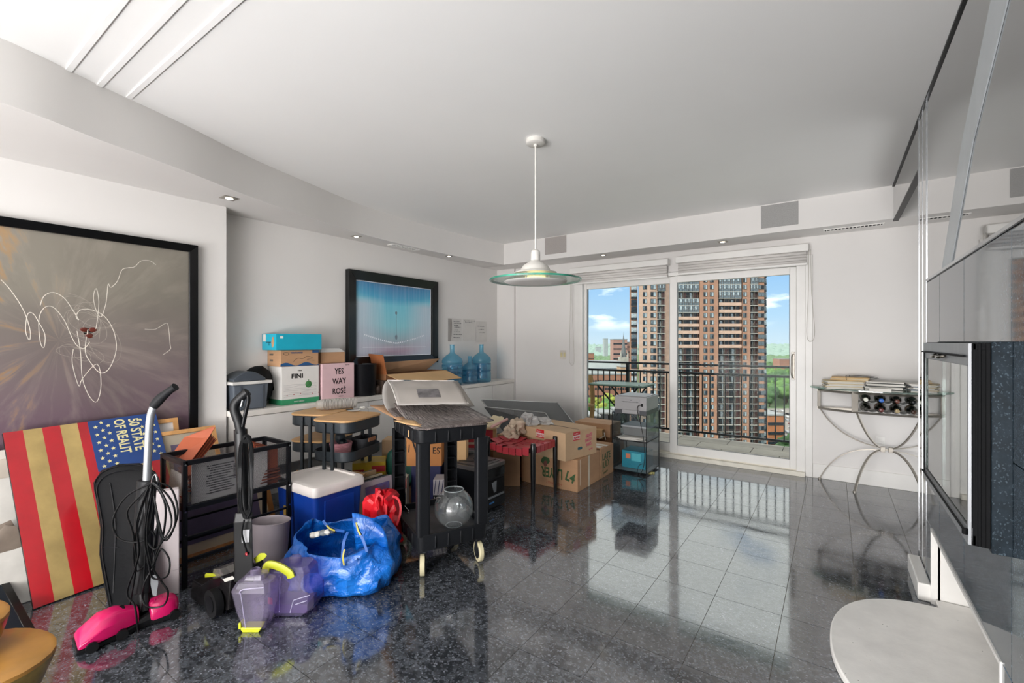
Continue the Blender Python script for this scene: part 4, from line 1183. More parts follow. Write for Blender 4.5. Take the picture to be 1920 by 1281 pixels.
for k in range(5):
    b = MB(); z = SB + .10 + k * .022
    b.hexa([(-3.16, 1.05 + .01 * k, z), (-2.91, 1.05, z - .02), (-2.91, 1.30, z - .02), (-3.16, 1.32, z)], [(-3.16, 1.05 + .01 * k, z + .006), (-2.91, 1.05, z - .014), (-2.91, 1.30, z - .014), (-3.16, 1.32, z + .006)])
    b.build('folder', BRN if k % 2 == 0 else BRD, t, world=True)
t = thing('shipping_mailer', 'white padded mailer with printed shipping label standing in the mesh basket', 'envelope', (-2.90, 1.22, SB + .01))
b = MB(); b.box(-2.912, -2.902, 1.06, 1.475, SB + .01, ST - .03); b.build('envelope', ENV, t, world=True, bevel=.003)
random.seed(4)
for k in range(12):
    z = ST - .06 - k * .014; b = MB(); y = 1.13 + random.uniform(0, .02)
    while y < 1.24 + random.uniform(0, .05):
        l = random.uniform(.006, .018); b.box(-2.9015, -2.9005, y, y + l, z, z + .006); y += l + .004
    b.build('printed_line', mat('label_ink', '#4a4a4e', .7), t, world=True)
for k in range(10):
    b = MB(); b.box(-2.9015, -2.9005, 1.275, 1.31, ST - .075 - k * .009, ST - .071 - k * .009 + (k % 3) * .001); b.build('barcode_bar', mat('label_ink', '#4a4a4e', .7), t, world=True)
t = thing('paper_sheaf', 'white papers with a red stripe at the near end of the mesh basket', 'papers', (-3.05, 1.06, SB + .01))
for k in range(4):
    b = MB(); b.hexa([(-3.17, 1.035 + k * .004, SB + .02), (-2.92, 1.035 + k * .004, SB + .02), (-2.92, 1.04 + k * .004, SB + .02), (-3.17, 1.04 + k * .004, SB + .02)],
                     [(-3.15 + .01 * k, 1.045 + k * .005, SB + .17 - .02 * k), (-2.93, 1.045 + k * .005, SB + .16 - .02 * k), (-2.93, 1.05 + k * .005, SB + .16 - .02 * k), (-3.15 + .01 * k, 1.05 + k * .005, SB + .17 - .02 * k)])
    b.build('sheet', PAP, t, world=True)
b = MB(); b.box(-3.15, -2.93, 1.036, 1.038, SB + .04, SB + .048); b.build('stripe', mat('stripe_red', '#b23a36', .6), t, world=True)
t = thing('folder_stack', 'tall reddish-brown folders in the right end of the mesh basket', 'folders', (-3.0, 1.5, SB))
for k in range(7):
    b = MB(); x = -2.915 - k * .02; b.hexa([(x, 1.45 - .01 * k, SB + .01), (x, 1.545, SB + .01), (x - .012, 1.545, SB + .01), (x - .012, 1.45 - .01 * k, SB + .01)], [(x - .01, 1.44, ST - .02 + .006 * k), (x - .01, 1.55, ST - .035), (x - .022, 1.55, ST - .035), (x - .022, 1.44, ST - .02 + .006 * k)])
    b.build('folder', BRN if k % 2 == 0 else BRD, t, world=True)
for k in range(5):
    b = MB(); z = SB + .03 + k * .017; b.box(-3.10, -2.895, 1.43 + .008 * k, 1.555 - .002 * k, z, z + .007); b.build('flat_folder', BRN if k % 2 else BRD, t, world=True)

# framed pictures on the floor behind and under the stand, light wood frames
LWD = mat('light_wood', '#c08f58', .5, var=.10, nscale=3, stretch=(1, 6, 1)); MATB = mat('mat_board', '#cfccc9', .7, var=.02); PURP = mat('print_purple', '#5a4f66', .6, var=.06); CRMB = mat('mat_cream', '#b5a58c', .7, var=.04)
def leanpic(lab, y0, y1, xb, xt, z1, fw, fm, mm, am, ins, split=.0):
    t = thing('leaning_picture', lab, 'picture', (xb, (y0 + y1) / 2, 0))
    d = Vector((xt - xb, 0, z1)); H2 = d.length; d.normalize(); n = Vector((d.z, 0, -d.x))
    def Q(y, h, o): return tuple(Vector((xb, y, 0.001)) + d * h + n * o)
    def S(ya, yb, ha, hb, oa, ob, nm, mm):
        b = MB(); b.hexa([Q(ya, ha, oa), Q(yb, ha, oa), Q(yb, hb, oa), Q(ya, hb, oa)], [Q(ya, ha, ob), Q(yb, ha, ob), Q(yb, hb, ob), Q(ya, hb, ob)]); b.build(nm, mm, t, world=True)
    S(y0, y1, 0, fw, 0, .022, 'frame_side', fm); S(y0, y1, H2 - fw, H2, 0, .022, 'frame_side', fm); S(y0, y0 + fw, fw, H2 - fw, 0, .022, 'frame_side', fm); S(y1 - fw, y1, fw, H2 - fw, 0, .022, 'frame_side', fm)
    S(y0 + fw, y1 - fw, fw, H2 - fw, .002, .010, 'mat_board', mm)
    S(y0 + fw + ins, y1 - fw - ins, fw + ins, H2 - fw - ins, .010, .0115, 'print', am)
    return t
leanpic('light wood framed picture with a dark print standing behind the flag panel', .80, 1.29, -3.55, -3.79, .80, .028, LWD, MATB, mat('print_slate', '#55545e', .6, var=.1), .085)
leanpic('second light wood framed picture behind the brown accordion folder', 1.12, 1.50, -3.40, -3.72, .72, .026, LWD, mat('mat_warm', '#a39886', .7), PURP, .07)
leanpic('wide light wood framed picture with purple print leaning under the mesh stand', 1.02, 1.70, -3.22, -3.38, .40, .034, mat('honey_wood', '#a9713c', .5, var=.12, nscale=3, stretch=(1, 6, 1)), CRMB, PURP, .055)

# ================================================================== BLACK UPRIGHT CARPET CLEANER
t = thing('carpet_cleaner', 'black upright carpet cleaner with looped handle and wrapped cord', 'vacuum', (-2.45, 1.09, 0))
CL = 2.24
def KP(u, v, d=0.0): return at_d(u, v, CL + d)
SMK = mat('smoked_plastic', '#242224', .2, var=.2, coat=.2); LIME = mat('lime_plastic', '#bcc128', .4, var=.04)
GLB = mat('gloss_black', '#141517', .35, var=.1, spec=.3)
b = MB(); bw = [(-.055, 0), (.055, 0)]
loft(b, [[KP(439, 1092, -.03), KP(475, 1092, -.03), KP(475, 1092, .05), KP(439, 1092, .05)], [KP(438, 980, -.03), KP(473, 978, -.03), KP(473, 978, .05), KP(438, 980, .05)], [KP(441, 962, -.02), KP(471, 960, -.02), KP(471, 960, .04), KP(441, 962, .04)]])
b.build('spine_housing', GLB, t, world=True, bevel=.005)
b = MB(); b.tube(bez([tuple(KP(u, v, .01)) for u, v in ((459, 965), (456, 900), (453, 850), (451, 805))], 4), (.030, .022), 10); b.build('pole', GLB, t, world=True, smooth=50)
b = MB(); b.tube(bez([tuple(KP(u, v)) for u, v in ((452, 812), (447, 790), (440, 770), (441, 757), (452, 745), (464, 735))], 5), (.022, .017), 10); b.tube(bez([tuple(KP(u, v)) for u, v in ((464, 735), (466, 750), (461, 772), (455, 800))], 5), (.009, .012), 8)
b.build('loop_handle', mat('handle_black', '#1b1c1f', .4), t, world=True, smooth=60)
b = MB(); b.cyl(tuple(KP(456, 750, -.01)), tuple(KP(453, 762, -.01)), .007, 8); b.build('trigger', CHROME, t, world=True)
for (u, v) in ((462, 823), (464, 965)):
    b = MB(); b.cyl(tuple(KP(u, v, -.05)), tuple(KP(u, v, .0)), .022, 14); b.build('cord_hook', GLB, t, world=True, smooth=40)
for k in range(7):
    du = -12 + k * 1.6 if k < 4 else 6 + (k - 4) * 2.4
    b = MB(); b.tube(bez([tuple(KP(461, 817, -.055)), tuple(KP(462 + du, 835, -.05)), tuple(KP(461 + du * 1.15, 890, -.045)), tuple(KP(461 + du, 950, -.05)), tuple(KP(464, 972, -.055))], 6), .0045, 6); b.build('power_cord', CORD, t, world=True, smooth=60)
b = MB(); b.tube(bez([tuple(KP(u, v, -.05)) for u, v in ((458, 975), (454, 1000), (460, 1025), (463, 1035))], 5), .004, 6); b.build('cord_tail', CORD, t, world=True, smooth=60)
b = MB(); slab_px(b, [KP(453, 994, -.034), KP(468, 993, -.034), KP(467, 1017, -.034), KP(453, 1018, -.034)], .003); b.build('rating_label', mat('label_grey', '#a8a9ac', .5), t, world=True)
b = MB(); c_ = KP(462, 1039, -.036); b.blob(tuple(c_), .0115, 2, 0, 1, 0, (1, .5, .75)); b.build('red_badge', mat('badge_red', '#9e1320', .2, coat=.5), t, world=True, smooth=60)
# base: brush head to the left, wheels
bx = at_z(405, 1158, 0)
def BP(x, y, z): return (bx.x + x, bx.y + y, z)
b = MB()
loft(b, [[Vector(BP(x, y0, z0)), Vector(BP(x, y1, z0)), Vector(BP(x, y1 - .01, z1)), Vector(BP(x, y0 + .01, z1))] for x, y0, y1, z0, z1 in ((-.30, .0, .22, .02, .075), (-.27, -.01, .24, .012, .10), (-.17, -.01, .25, .012, .105), (-.10, .0, .24, .02, .15), (.0, .01, .22, .03, .19), (.06, .03, .20, .04, .18))])
b.build('base_housing', SMK, t, world=True, bevel=.006)
b = MB(); loft(b, [[Vector(BP(x, y0, z0)), Vector(BP(x, y1, z0)), Vector(BP(x, y1, z1)), Vector(BP(x, y0, z1))] for x, y0, y1, z0, z1 in ((-.12, .03, .17, .15, .155), (-.09, .025, .18, .15, .20), (-.03, .03, .17, .15, .215), (.0, .04, .16, .17, .18))]); b.build('clear_cover', clear('cover_clear', '#b9b3ad', .25), t, world=True)
for y in (-.02, .20):
    b = MB(); b.cyl(BP(-.015, y, .068), BP(-.015, y + .035, .068), .066, 24); b.build('wheel', RUBBER, t, world=True, smooth=40)
    b = MB(); b.cyl(BP(-.015, y - .004, .068), BP(-.015, y, .068), .040, 20); b.build('hub_cap', BLACKP, t, world=True, smooth=40)
b = MB(); loft(b, [[KP(384, 1083, .06), KP(402, 1081, .06), KP(402, 1081, .1), KP(384, 1083, .1)], [KP(384, 1077, .05), KP(414, 1080, .05), KP(414, 1080, .1), KP(384, 1077, .1)], [KP(388, 1074, .06), KP(412, 1076, .06), KP(412, 1076, .09), KP(388, 1074, .09)]]); b.build('release_clip', LIME, t, world=True, bevel=.002)
b = MB(); slab_px(b, [KP(417, 1086, -.0), KP(436, 1080, -.0), KP(440, 1085, -.02), KP(421, 1091, -.02)], .003); b.build('white_label', PAP, t, world=True)
b = MB(); loft(b, [[KP(475, 1048, .0), KP(480, 1056, .0), KP(480, 1056, .03), KP(475, 1048, .03)], [KP(488, 1037, .0), KP(496, 1048, .0), KP(496, 1048, .03), KP(488, 1037, .03)], [KP(497, 1037, .0), KP(501, 1042, .0), KP(501, 1042, .03), KP(497, 1037, .03)]]); b.build('lime_latch', LIME, t, world=True, bevel=.003)
b = MB(); b.tube([tuple(KP(470, 1072, .02)), tuple(KP(482, 1066, .01)), tuple(KP(490, 1054, .01))], (.022, .012), 6); b.build('latch_arm', BLACKP, t, world=True, smooth=50)

# ================================================================== TANKS
TNK = clear('tank_violet', '#dad0ea', .15, .08, gloss=1.4); TNK2 = clear('tank_violet_b', '#beb4dc', .15, .08, gloss=1.4)
j = at_z(480, 1178, 0)
t = thing('clear_tank', 'small clear violet tank with yellow foot standing in front of the carpet cleaner', 'tank', (j.x, j.y, 0))
u0 = Vector((math.cos(YAW), math.sin(YAW), 0)); w0 = Vector((-math.sin(YAW), math.cos(YAW), 0))
def TP(o, a, d, z): return o + u0 * a + w0 * d + Vector((0, 0, z))
def tank(o, S):
    n = 8; R_ = []
    for z, a0, a1, d0, d1, ch in S:
        R_.append([TP(o, a0 + ch, d0, z), TP(o, a1 - ch, d0, z), TP(o, a1, d0 + ch, z), TP(o, a1, d1 - ch, z), TP(o, a1 - ch, d1, z), TP(o, a0 + ch, d1, z), TP(o, a0, d1 - ch, z), TP(o, a0, d0 + ch, z)])
    b = MB(); loft(b, R_); return b
s1 = 2.08 / 861
tank(j, [(.012, -.052, .052, -.03, .05, .012), (.10, -.080, .072, -.04, .065, .015), (.185, -.100, .082, -.045, .07, .018), (.222, -.082, .072, -.03, .06, .018), (.232, -.055, .045, -.02, .05, .012), (.255, -.045, .040, -.015, .04, .01)]).build('body', TNK, t, world=True, smooth=25)
b = MB(); b.M = Matrix.Translation(TP(j, -.008, .01, 0)); b.lathe_open([(.021, .25), (.021, .272), (.018, .275), (.016, .272)], 18); b.build('neck', TNK, t, world=True, smooth=40)
b = MB(); loft(b, [[TP(j, a, d, z) for a, d in ((a0, -.034), (a1, -.034), (a1 - .01, .02), (a0 + .01, .02))] for z, a0, a1 in ((.0, -.045, .03), (.022, -.058, .045))]); loft(b, [[TP(j, a, d, z) for a, d in ((-.062, -.036), (-.05, -.036), (-.05, .0), (-.062, .0))] for z in (.016, .045)])
b.build('yellow_foot', LIME, t, world=True, bevel=.003)
b = MB(); P1 = TP(j, -.045, -.046, .19); P2 = TP(j, -.03, -.032, .02); b.tube([tuple(P1), tuple(P2)], .002, 5); b.tube(bez([tuple(TP(j, -.05, -.046, .185)), tuple(TP(j, -.035, -.047, .205)), tuple(TP(j, .06, -.047, .215))], 4), .0025, 5)
b.build('moulded_edge', clear('edge_violet', '#ded6f0', .6, gloss=1.5), t, world=True)
j2 = at_z(545, 1150, 0)
t = thing('clear_tank', 'larger clear violet tank with a yellow carrying handle beside the blue bag', 'tank', (j2.x, j2.y, 0))
tank(j2, [(.004, -.075, .085, -.03, .10, .02), (.04, -.095, .125, -.045, .115, .02), (.115, -.10, .125, -.045, .115, .02), (.15, -.098, .10, -.04, .11, .02), (.215, -.095, .10, -.035, .10, .02), (.235, -.08, .085, -.02, .09, .02)]).build('body', TNK2, t, world=True, smooth=25)
b = MB(); P_ = bez([tuple(TP(j2, a, -.045, z)) for a, z in ((-.10, .225), (-.085, .262), (-.03, .25), (.015, .222), (.025, .20))], 5); b.tube(P_, (.020, .010), 6, flat=(0, 0, 1)); b.build('carry_handle', LIME, t, world=True, smooth=40)
b = MB(); b.M = Matrix.Translation(TP(j2, .0, .05, 0)); b.lathe_open([(.03, .235), (.028, .255), (.02, .262), (.0, .263)], 18); b.build('cap', TNK, t, world=True, smooth=40)
b = MB(); loft(b, [[TP(j2, a, d, z) for a, d in ((-.07, -.02), (.09, -.02), (.09, .09), (-.07, .09))] for z in (.012, .055)]); b.build('violet_residue', clear('residue', '#b98acb', .3), t, world=True)
b = MB(); b.tube(bez([tuple(TP(j2, a, -.047, z)) for a, z in ((.02, .03), (.035, .085), (.05, .095), (.115, .115))], 4), .002, 5); b.tube([tuple(TP(j2, .045, -.047, .07)), tuple(TP(j2, .10, -.047, .088))], .002, 5); b.tube([tuple(TP(j2, -.03, -.043, .20)), tuple(TP(j2, -.035, -.043, .03))], .0015, 5)
b.build('moulded_edge', clear('edge_violet', '#ded6f0', .6), t, world=True)
b = MB(); slab_px(b, [TP(j2, -.088, -.048, .075), TP(j2, -.065, -.048, .07), TP(j2, -.066, -.048, .10), TP(j2, -.087, -.048, .105)], .001); b.build('red_sticker', mat('sticker_red', '#c31f35', .4), t, world=True)

# ================================================================== WASTE BIN, COOLER
c = at_z(507, 1062, 0)
t = thing('waste_bin', 'oval mauve-grey plastic waste bin between the carpet cleaner and the cooler', 'bin', (c.x, c.y, 0), YAW)
b = MB(); b.lathe_open([(0, .003), (.088, .003), (.091, .0), (.112, .268), (.116, .274), (.112, .276), (.108, .268), (.088, .01), (0, .01)], 40, sy=.72)
b.build('shell', mat('bin_mauve', '#8d8489', .45, var=.03), t, smooth=40)

t = thing('cooler', 'large blue ice cooler with white lid', 'cooler', (-2.86, 1.80, 0), 0)
CB = mat('cooler_blue', '#0b3c9c', .4, var=.05); CWH = mat('cooler_lid', '#f1eae5', .45, var=.03, nscale=3)
b = MB(); P0 = rrect(-.24, .22, -.17, .19, .03, 4); n = len(P0)
loft(b, [[Vector((x * .9, y * .9, 0)) for x, y in P0], [Vector((x, y, .37)) for x, y in P0]]); b.build('tub', CB, t, smooth=40)
b = MB(); loft(b, [[Vector((x * s_, y * s_, z)) for x, y in P0] for s_, z in ((1.05, .365), (1.07, .37), (1.07, .405), (1.03, .425), (.86, .428), (.84, .418), (.80, .418))]); b.build('lid', CWH, t, smooth=35)
b = MB(); b.box(.212, .222, -.10, .12, .13, .33); b.build('side_panel', CB, t, bevel=.004)
b = MB(); b.box(-.14, -.05, -.1715, -.168, .19, .25); b.build('sticker', mat('sticker_yellow', '#c3a24e', .5, var=.2), t)

# ================================================================== BLUE BAG, RED BAG
t = thing('blue_tote_bag', 'big shiny blue woven-plastic tote bag full of small things, in front of the cooler', 'bag', (-2.33, 1.62, 0))
m, g, p, o_ = newmat('blue_bag_plastic'); BAGB = m
co = g.coord(); f = g.noise(co, 5, 4)
g.put(p.inputs['Base Color'], g.ramp(f, [(.3, '#0759b4'), (.7, '#1272d0')])); p.inputs['Roughness'].default_value = .3; p.inputs['Coat Weight'].default_value = .25
cr = g.math('ADD', g.math('MULTIPLY', g.voro(g.mapping(co, (1, 1, 1.4)), 9, 'Distance', 'F1'), .8), g.noise(co, 11, 4, .6, .8))
g.put(p.inputs['Normal'], g.bump(cr, .9, .03))
cb = at_d(645, 1060, 2.56); cbx, cby = cb.x, cb.y
def bagpt(u, v, c, rx, rd, hfun, seed, amp):
    """u around, v up"""
    a = 2 * PI * u; h = hfun(a)
    prof = [(0, .86), (.05, 1.0), (.3, 1.06), (.6, 1.0), (.85, .88), (1.0, .80)]
    for i in range(len(prof) - 1):
        if prof[i][0] <= v <= prof[i + 1][0]:
            k = (v - prof[i][0]) / (prof[i + 1][0] - prof[i][0]); q = prof[i][1] * (1 - k) + prof[i + 1][1] * k; break
    z = v * h
    P_ = Vector((math.cos(a) * 1.0, math.sin(a), 0))
    e = 2.6; ca, sa = math.cos(a), math.sin(a)
    x = math.copysign(abs(ca) ** (2 / e), ca) * rx * q; d = math.copysign(abs(sa) ** (2 / e), sa) * rd * q
    nn = noise.noise(Vector((x * 9 + seed, d * 9, z * 7))) * amp + noise.noise(Vector((x * 22 + seed, d * 22, z * 16))) * amp * .45
    k = 1 + nn
    return c + u0 * x * k + w0 * d * k + Vector((0, 0, z))
def hb_(a):    # rim height: low at the front middle, peaks at left and at the right
    return .245 + .075 * max(0, math.cos(a - .35)) ** 2 + .06 * max(0, math.cos(a - PI * .95)) ** 3 + .03 * math.sin(a) + .012 * math.sin(5 * a)
c0 = Vector((cbx, cby, .004))
b = MB(); b.grid(lambda u, v: bagpt(u, v, c0, .285, .185, hb_, 2.0, .20), 60, 16)
nb_ = len(b.v); b.add([tuple(bagpt(i / 60, 0, c0, .285, .185, hb_, 2.0, .20)) for i in range(60)], [tuple(reversed(range(60)))])
b.build('body', BAGB, t, world=True, smooth=60, solid=.0015)
# folded flap on the right top side
b = MB()
b.grid(lambda u, v: at_d(660 + 62 * u + 8 * v, 962 + 30 * u * u + v * (70 - 30 * u), 2.50 - .02 * math.sin(PI * v)), 10, 8)
b.build('flap', BAGB, t, world=True, smooth=60, solid=.002)
STR = mat('strap_blue', '#15509c', .5); YEL = mat('strap_yellow', '#b3a43c', .5, var=.1)
def strap(pts, w, nm='strap', mm=STR, D=2.37):
    b = MB(); b.tube(bez([tuple(at_d(u, v, D + dd)) for u, v, dd in pts], 6), (.0018, w), 4, flat=tuple(-w0)); b.build(nm, mm, t, world=True, smooth=50)
strap([(652, 998, .03), (645, 1015, .0), (642, 1040, -.01), (641, 1064, -.01)], .010)
strap([(643, 1064, -.012), (652, 1063, -.012), (668, 1052, -.01), (672, 1048, .0)], .009)
strap([(645, 1060, -.015), (643, 1045, -.017), (646, 1030, -.010)], .0055, 'strap_mark', YEL)
strap([(664, 970, .05), (670, 990, .05), (682, 1015, .03), (688, 1035, .02)], .010)
strap([(668, 980, .042), (671, 993, .04), (676, 1004, .03)], .0055, 'strap_mark', YEL)
strap([(606, 976, .16), (614, 986, .15), (632, 994, .14), (646, 996, .12)], .010)
strap([(612, 985, .14), (620, 992, .13), (628, 995, .12)], .0055, 'strap_mark', YEL)
random.seed(8)
for k, (nm, cc_) in enumerate((('rolled_sock', '#c8c4bd'), ('white_bottle', '#d9d6cf'), ('grey_pouch', '#7d8286'), ('white_cloth', '#cfcdc8'), ('dark_pouch', '#2d3540'))):
    b = MB(); q = at_d(588 + 9 * k, 1003 - 2 * k, 2.52); b.blob(tuple(q), .022, 2, .4, 2.5, k, (1, 1, .7))
    tag(b.build(nm, mat('inside_%d' % k, cc_, .6), smooth=60), '%s lying in the blue tote bag' % nm.replace('_', ' '), 'clothes' if 'bottle' not in nm else 'bottle')

t = thing('red_bag', 'crumpled bright red fabric bag with thin handles beside the black cart', 'bag', (-2.35, 2.05, 0))
REDB = mat('red_fabric', '#d40f22', .55, var=.08, bump=.5, bscale=14, coat=.1)
outl = [(697, 1008), (684, 985), (682, 955), (690, 930), (702, 918), (708, 912), (716, 918), (726, 913), (740, 918), (744, 935), (748, 965), (754, 1000), (757, 1012), (744, 1021), (735, 1022), (720, 1012)]
def rb(u, v, o): return at_d(u, v, 2.80 + o + (1020 - v) * .0009)
ring_ = [(q.x, q.y) for q in bez([(u, v, 0) for u, v in outl] + [(outl[0][0], outl[0][1], 0)], 3)][:-1]
b = MB(); n = len(ring_); vs = []
L_ = [(.15, .5), (.13, .8), (.10, .95), (.06, 1.0), (.03, .96), (.01, .85), (-.0, .7), (-.01, .52), (-.015, .34), (-.02, .15)]
for o, s_ in L_:
    for i, (u, v) in enumerate(ring_):
        an = 2 * PI * i / n; P3 = Vector((math.cos(an) * s_ * 2.2, math.sin(an) * s_ * 2.2, o * 9))
        k1 = noise.noise(P3 * 1.3 + Vector((5, 1, 2))); k2 = 1 - abs(noise.noise(P3 * 2.2 + Vector((1, 7, 3)))) * 2
        vs.append(tuple(rb(718 + (u - 718) * s_ + k1 * 9, 966 + (v - 966) * s_ + k1 * 6, o + .05 * k1 - .035 * k2)))
fs = [tuple(range(n)), tuple(reversed(range((len(L_) - 1) * n, len(L_) * n)))] + [(j * n + i, j * n + (i + 1) % n, (j + 1) * n + (i + 1) % n, (j + 1) * n + i) for j in range(len(L_) - 1) for i in range(n)]
b.add(vs, fs); b.build('body', REDB, t, world=True, smooth=28)
for pts in ([(706, 925), (716, 932), (724, 950), (722, 975)], [(736, 930), (748, 938), (751, 960), (744, 985)], [(712, 920), (705, 940), (712, 965)]):
    b = MB(); b.tube(bez([tuple(rb(u, v, -.035)) for u, v in pts], 5), (.002, .010), 4, flat=tuple(-w0)); b.build('handle', REDB, t, world=True, smooth=50)

# ================================================================== BOX OF RECORDS AND BOARDS
q0 = at_z(675, 912, .33)
t = thing('record_box', 'low cardboard box holding upright framed prints and records, between cooler and red bag', 'box', (q0.x - .12, q0.y + .16, 0))
CARD = mat('cardboard', '#b48c69', .75, var=.05, nscale=3, stretch=(1, 1, 4)); CARDL = mat('cardboard_light', '#cfa878', .75, var=.04, nscale=3); CARDD = mat('cardboard_dark', '#8d6140', .75, var=.06); KRAFT = mat('cardboard_pale', '#bfa07e', .75, var=.04, nscale=4)
b = MB()
for (xa, xb, ya, yb) in ((-.17, .14, -.19, -.184), (-.17, .14, .184, .19), (-.17, -.164, -.19, .19), (.134, .14, -.19, .19)): b.box(xa, xb, ya, yb, 0, .22)
b.box(-.17, .14, -.19, .19, 0, .005); b.build('carton', CARD, t)
cols = [('pale-edged print frame, nearest of the upright row in the record box', '#b9aab3', .335, 'print'), ('dark grey record sleeve', '#5a5f66', .33, 'record'), ('black record sleeve', '#22262c', .325, 'record'), ('cream book', '#c9bda6', .33, 'book'), ('dark green folder', '#39493f', .32, 'folder'), ('pale wooden board at the back of the record box', '#bda07a', .345, 'board'), ('grey picture mount', '#77736c', .34, 'print')]
for k, (lb, cc_, h, cat) in enumerate(cols):
    x = q0.x - .004 - k * .036; w = .30
    b = MB(); sh = .012 * k
    b.hexa([(x - .012, q0.y - .02, .006), (x, q0.y - .02, .006), (x, q0.y + w, .006), (x - .012, q0.y + w, .006)], [(x - .012 - .02, q0.y - .02, h), (x - .02, q0.y - .02, h), (x - .02, q0.y + w, h), (x - .032, q0.y + w, h)])
    if k == 0:
        b.m = 1; b.hexa([(x - .0005, q0.y + .06, .15), (x + .001, q0.y + .06, .15), (x + .001, q0.y + w - .03, .15), (x - .0005, q0.y + w - .03, .15)], [(x - .016, q0.y + .06, .30), (x - .0145, q0.y + .06, .30), (x - .0145, q0.y + w - .03, .30), (x - .016, q0.y + w - .03, .30)])
    tag(b.build({'print': 'framed_print', 'record': 'record_sleeve', 'book': 'book', 'folder': 'folder', 'board': 'wooden_board'}[cat], [mat('rec_%d' % k, cc_, .5), mat('print_warm', '#b0605e', .5, var=.3, nscale=9, tint='#5c68b8')]), lb if len(lb.split()) > 3 else lb + ' upright in the record box', cat)
for k in range(2):
    q = [at_z(u, v, .36 + .012 * k) for u, v in ((631, 900), (650, 912), (690, 888), (668, 883))]
    b = MB(); b.hexa([tuple(p_ - Vector((.02 * k, 0, .009))) for p_ in q], [tuple(p_ - Vector((.02 * k, 0, 0))) for p_ in q])
    tag(b.build('cutting_board', mat('board_wood', '#b98f5e', .5, var=.12, nscale=3, stretch=(1, 8, 1)), bevel=.003), ['lower', 'upper'][k] + ' light wooden board lying flat behind the cooler lid', 'board')
tx = thing('small_picture', 'small light wood frame with blue picture lying behind the cooler', 'picture', tuple(at_z(556, 886, .36)))
q = [at_z(u, v, .37) for u, v in ((536, 893), (558, 881), (572, 888), (548, 902))]
b = MB(); b.hexa([tuple(p_ - Vector((0, 0, .02))) for p_ in q], [tuple(p_) for p_ in q]); b.build('frame', LWD, tx, world=True, bevel=.002)
cqx = sum(q, Vector()) / 4; b = MB(); b.hexa([tuple(cqx + (p_ - cqx) * .6) for p_ in q], [tuple(cqx + (p_ - cqx) * .6 + Vector((0, 0, .002))) for p_ in q]); b.build('print', mat('print_blue', '#3d6f93', .4, var=.3, tint='#b98a5a'), tx, world=True)

# ================================================================== TROLLEYS
def rtray(L, S, r): return rrect(-L / 2, L / 2, -S / 2, S / 2, r, 6)
TRB = mat('trolley_black', '#2d3338', .42, var=.05, spec=.35); LIDW = mat('lid_birch', '#cb9f6c', .45, var=.07, nscale=3, stretch=(6, 1, 1))
def trolley(loc, rz, label, lids):
    t = thing('utility_trolley', label, 'trolley', loc, rz)
    L, S = .44, .34
    for zb, zt in ((.14, .22), (.47, .545), (.675, .755)):
        out = rtray(L, S, .085); b = MB()
        inn = rtray(L - .006, S - .006, .082); n = len(out)
        loft(b, [[Vector((x * .95, y * .95, zb)) for x, y in out], [Vector((x, y, zb + .01)) for x, y in out], [Vector((x, y, zt)) for x, y in out], [Vector((x, y, zt)) for x, y in inn], [Vector((x * .95, y * .95, zb + .012)) for x, y in inn]])
        b.build('tray', TRB, t, smooth=40)
    for z in lids:
        b = MB(); b.prism([(x, y) for x, y in rtray(L + .012, S + .012, .09) if True], z, z + .014)
        b.build('wooden_lid', LIDW, t, bevel=.003, smooth=40)
    for sx in (-1, 1):
        for sy in (-1, 1):
            b = MB(); x = sx * (L / 2 + .008); y = sy * .035
            b.box(x - .009, x + .009, y - .011, y + .011, .04, .75)
            for z in (.715, .51, .18): b.cyl((x + sx * .009, y, z), (x + sx * .012, y, z), .005, 8)
            b.build('post', TRB, t, bevel=.003)
        for sy in (-1, 1):
            b = MB(); x = sx * .17; y = sy * .12
            b.cyl((x, y - .009, .022), (x, y + .009, .022), .022, 14); b.box(x - .008, x + .008, y - .012, y + .012, .03, .142)
            b.build('caster', RUBBER, t, smooth=40)
    return t
TC = Vector((-3.045, 2.16, 0)); TA = R(108)
trolley(tuple(TC), TA, 'black three-tier trolley with birch lid, woven baskets on its middle tier', (.757,))
TC2 = TC + Vector((-.42, .06, 0))
trolley(tuple(TC2), TA + R(6), 'second black trolley with birch lids on two tiers, half hidden behind the first', (.757, .547))
def pxz(name, lab, cat, u, v, z): return thing(name, lab, cat, tuple(at_z(u, v, z)))
# cups
t = thing('cup_stack', 'long stack of clear plastic cups lying on the front trolley lid', 'cups', tuple(at_z(625, 772, .772)))
CUP = clear('clear_cup', '#ece9e4', .38, .08, gloss=1.45)
c1_, c2_ = at_z(594, 770, .772) + Vector((0, 0, .047)), at_z(668, 764, .772) + Vector((0, 0, .044))
dd = (c2_ - c1_); n = 26
b = MB(); b.cyl(tuple(c1_), tuple(c1_ + dd * .10), .034, 20, .040); b.build('cup', CUP, t, world=True, smooth=40)
for k in range(n):
    a_ = c1_ + dd * (.10 + .9 * k / n); b = MB(); b.cyl(tuple(a_), tuple(a_ + dd * .5 / n), .044, 18, .046); b.build('cup_rim', CUP, t, world=True, smooth=40)
t = thing('side_plate', 'small white plate with a dark spoon on the front trolley lid', 'plate', tuple(at_z(664, 771, .772)))
b = MB(); b.lathe([(0, 0), (.03, 0), (.05, .006), (.052, .009), (.03, .004), (0, .003)], 28); b.build('plate', PW, t, smooth=40)
b = MB(); b.tube(bez([(-.04, -.03, .012), (0, -.01, .016), (.035, .02, .018)], 4), .003, 6); b.blob((-.045, -.033, .012), .012, 1, 0, 1, 0, (1.4, .9, .3)); b.build('spoon', BLACKP, t, smooth=50)
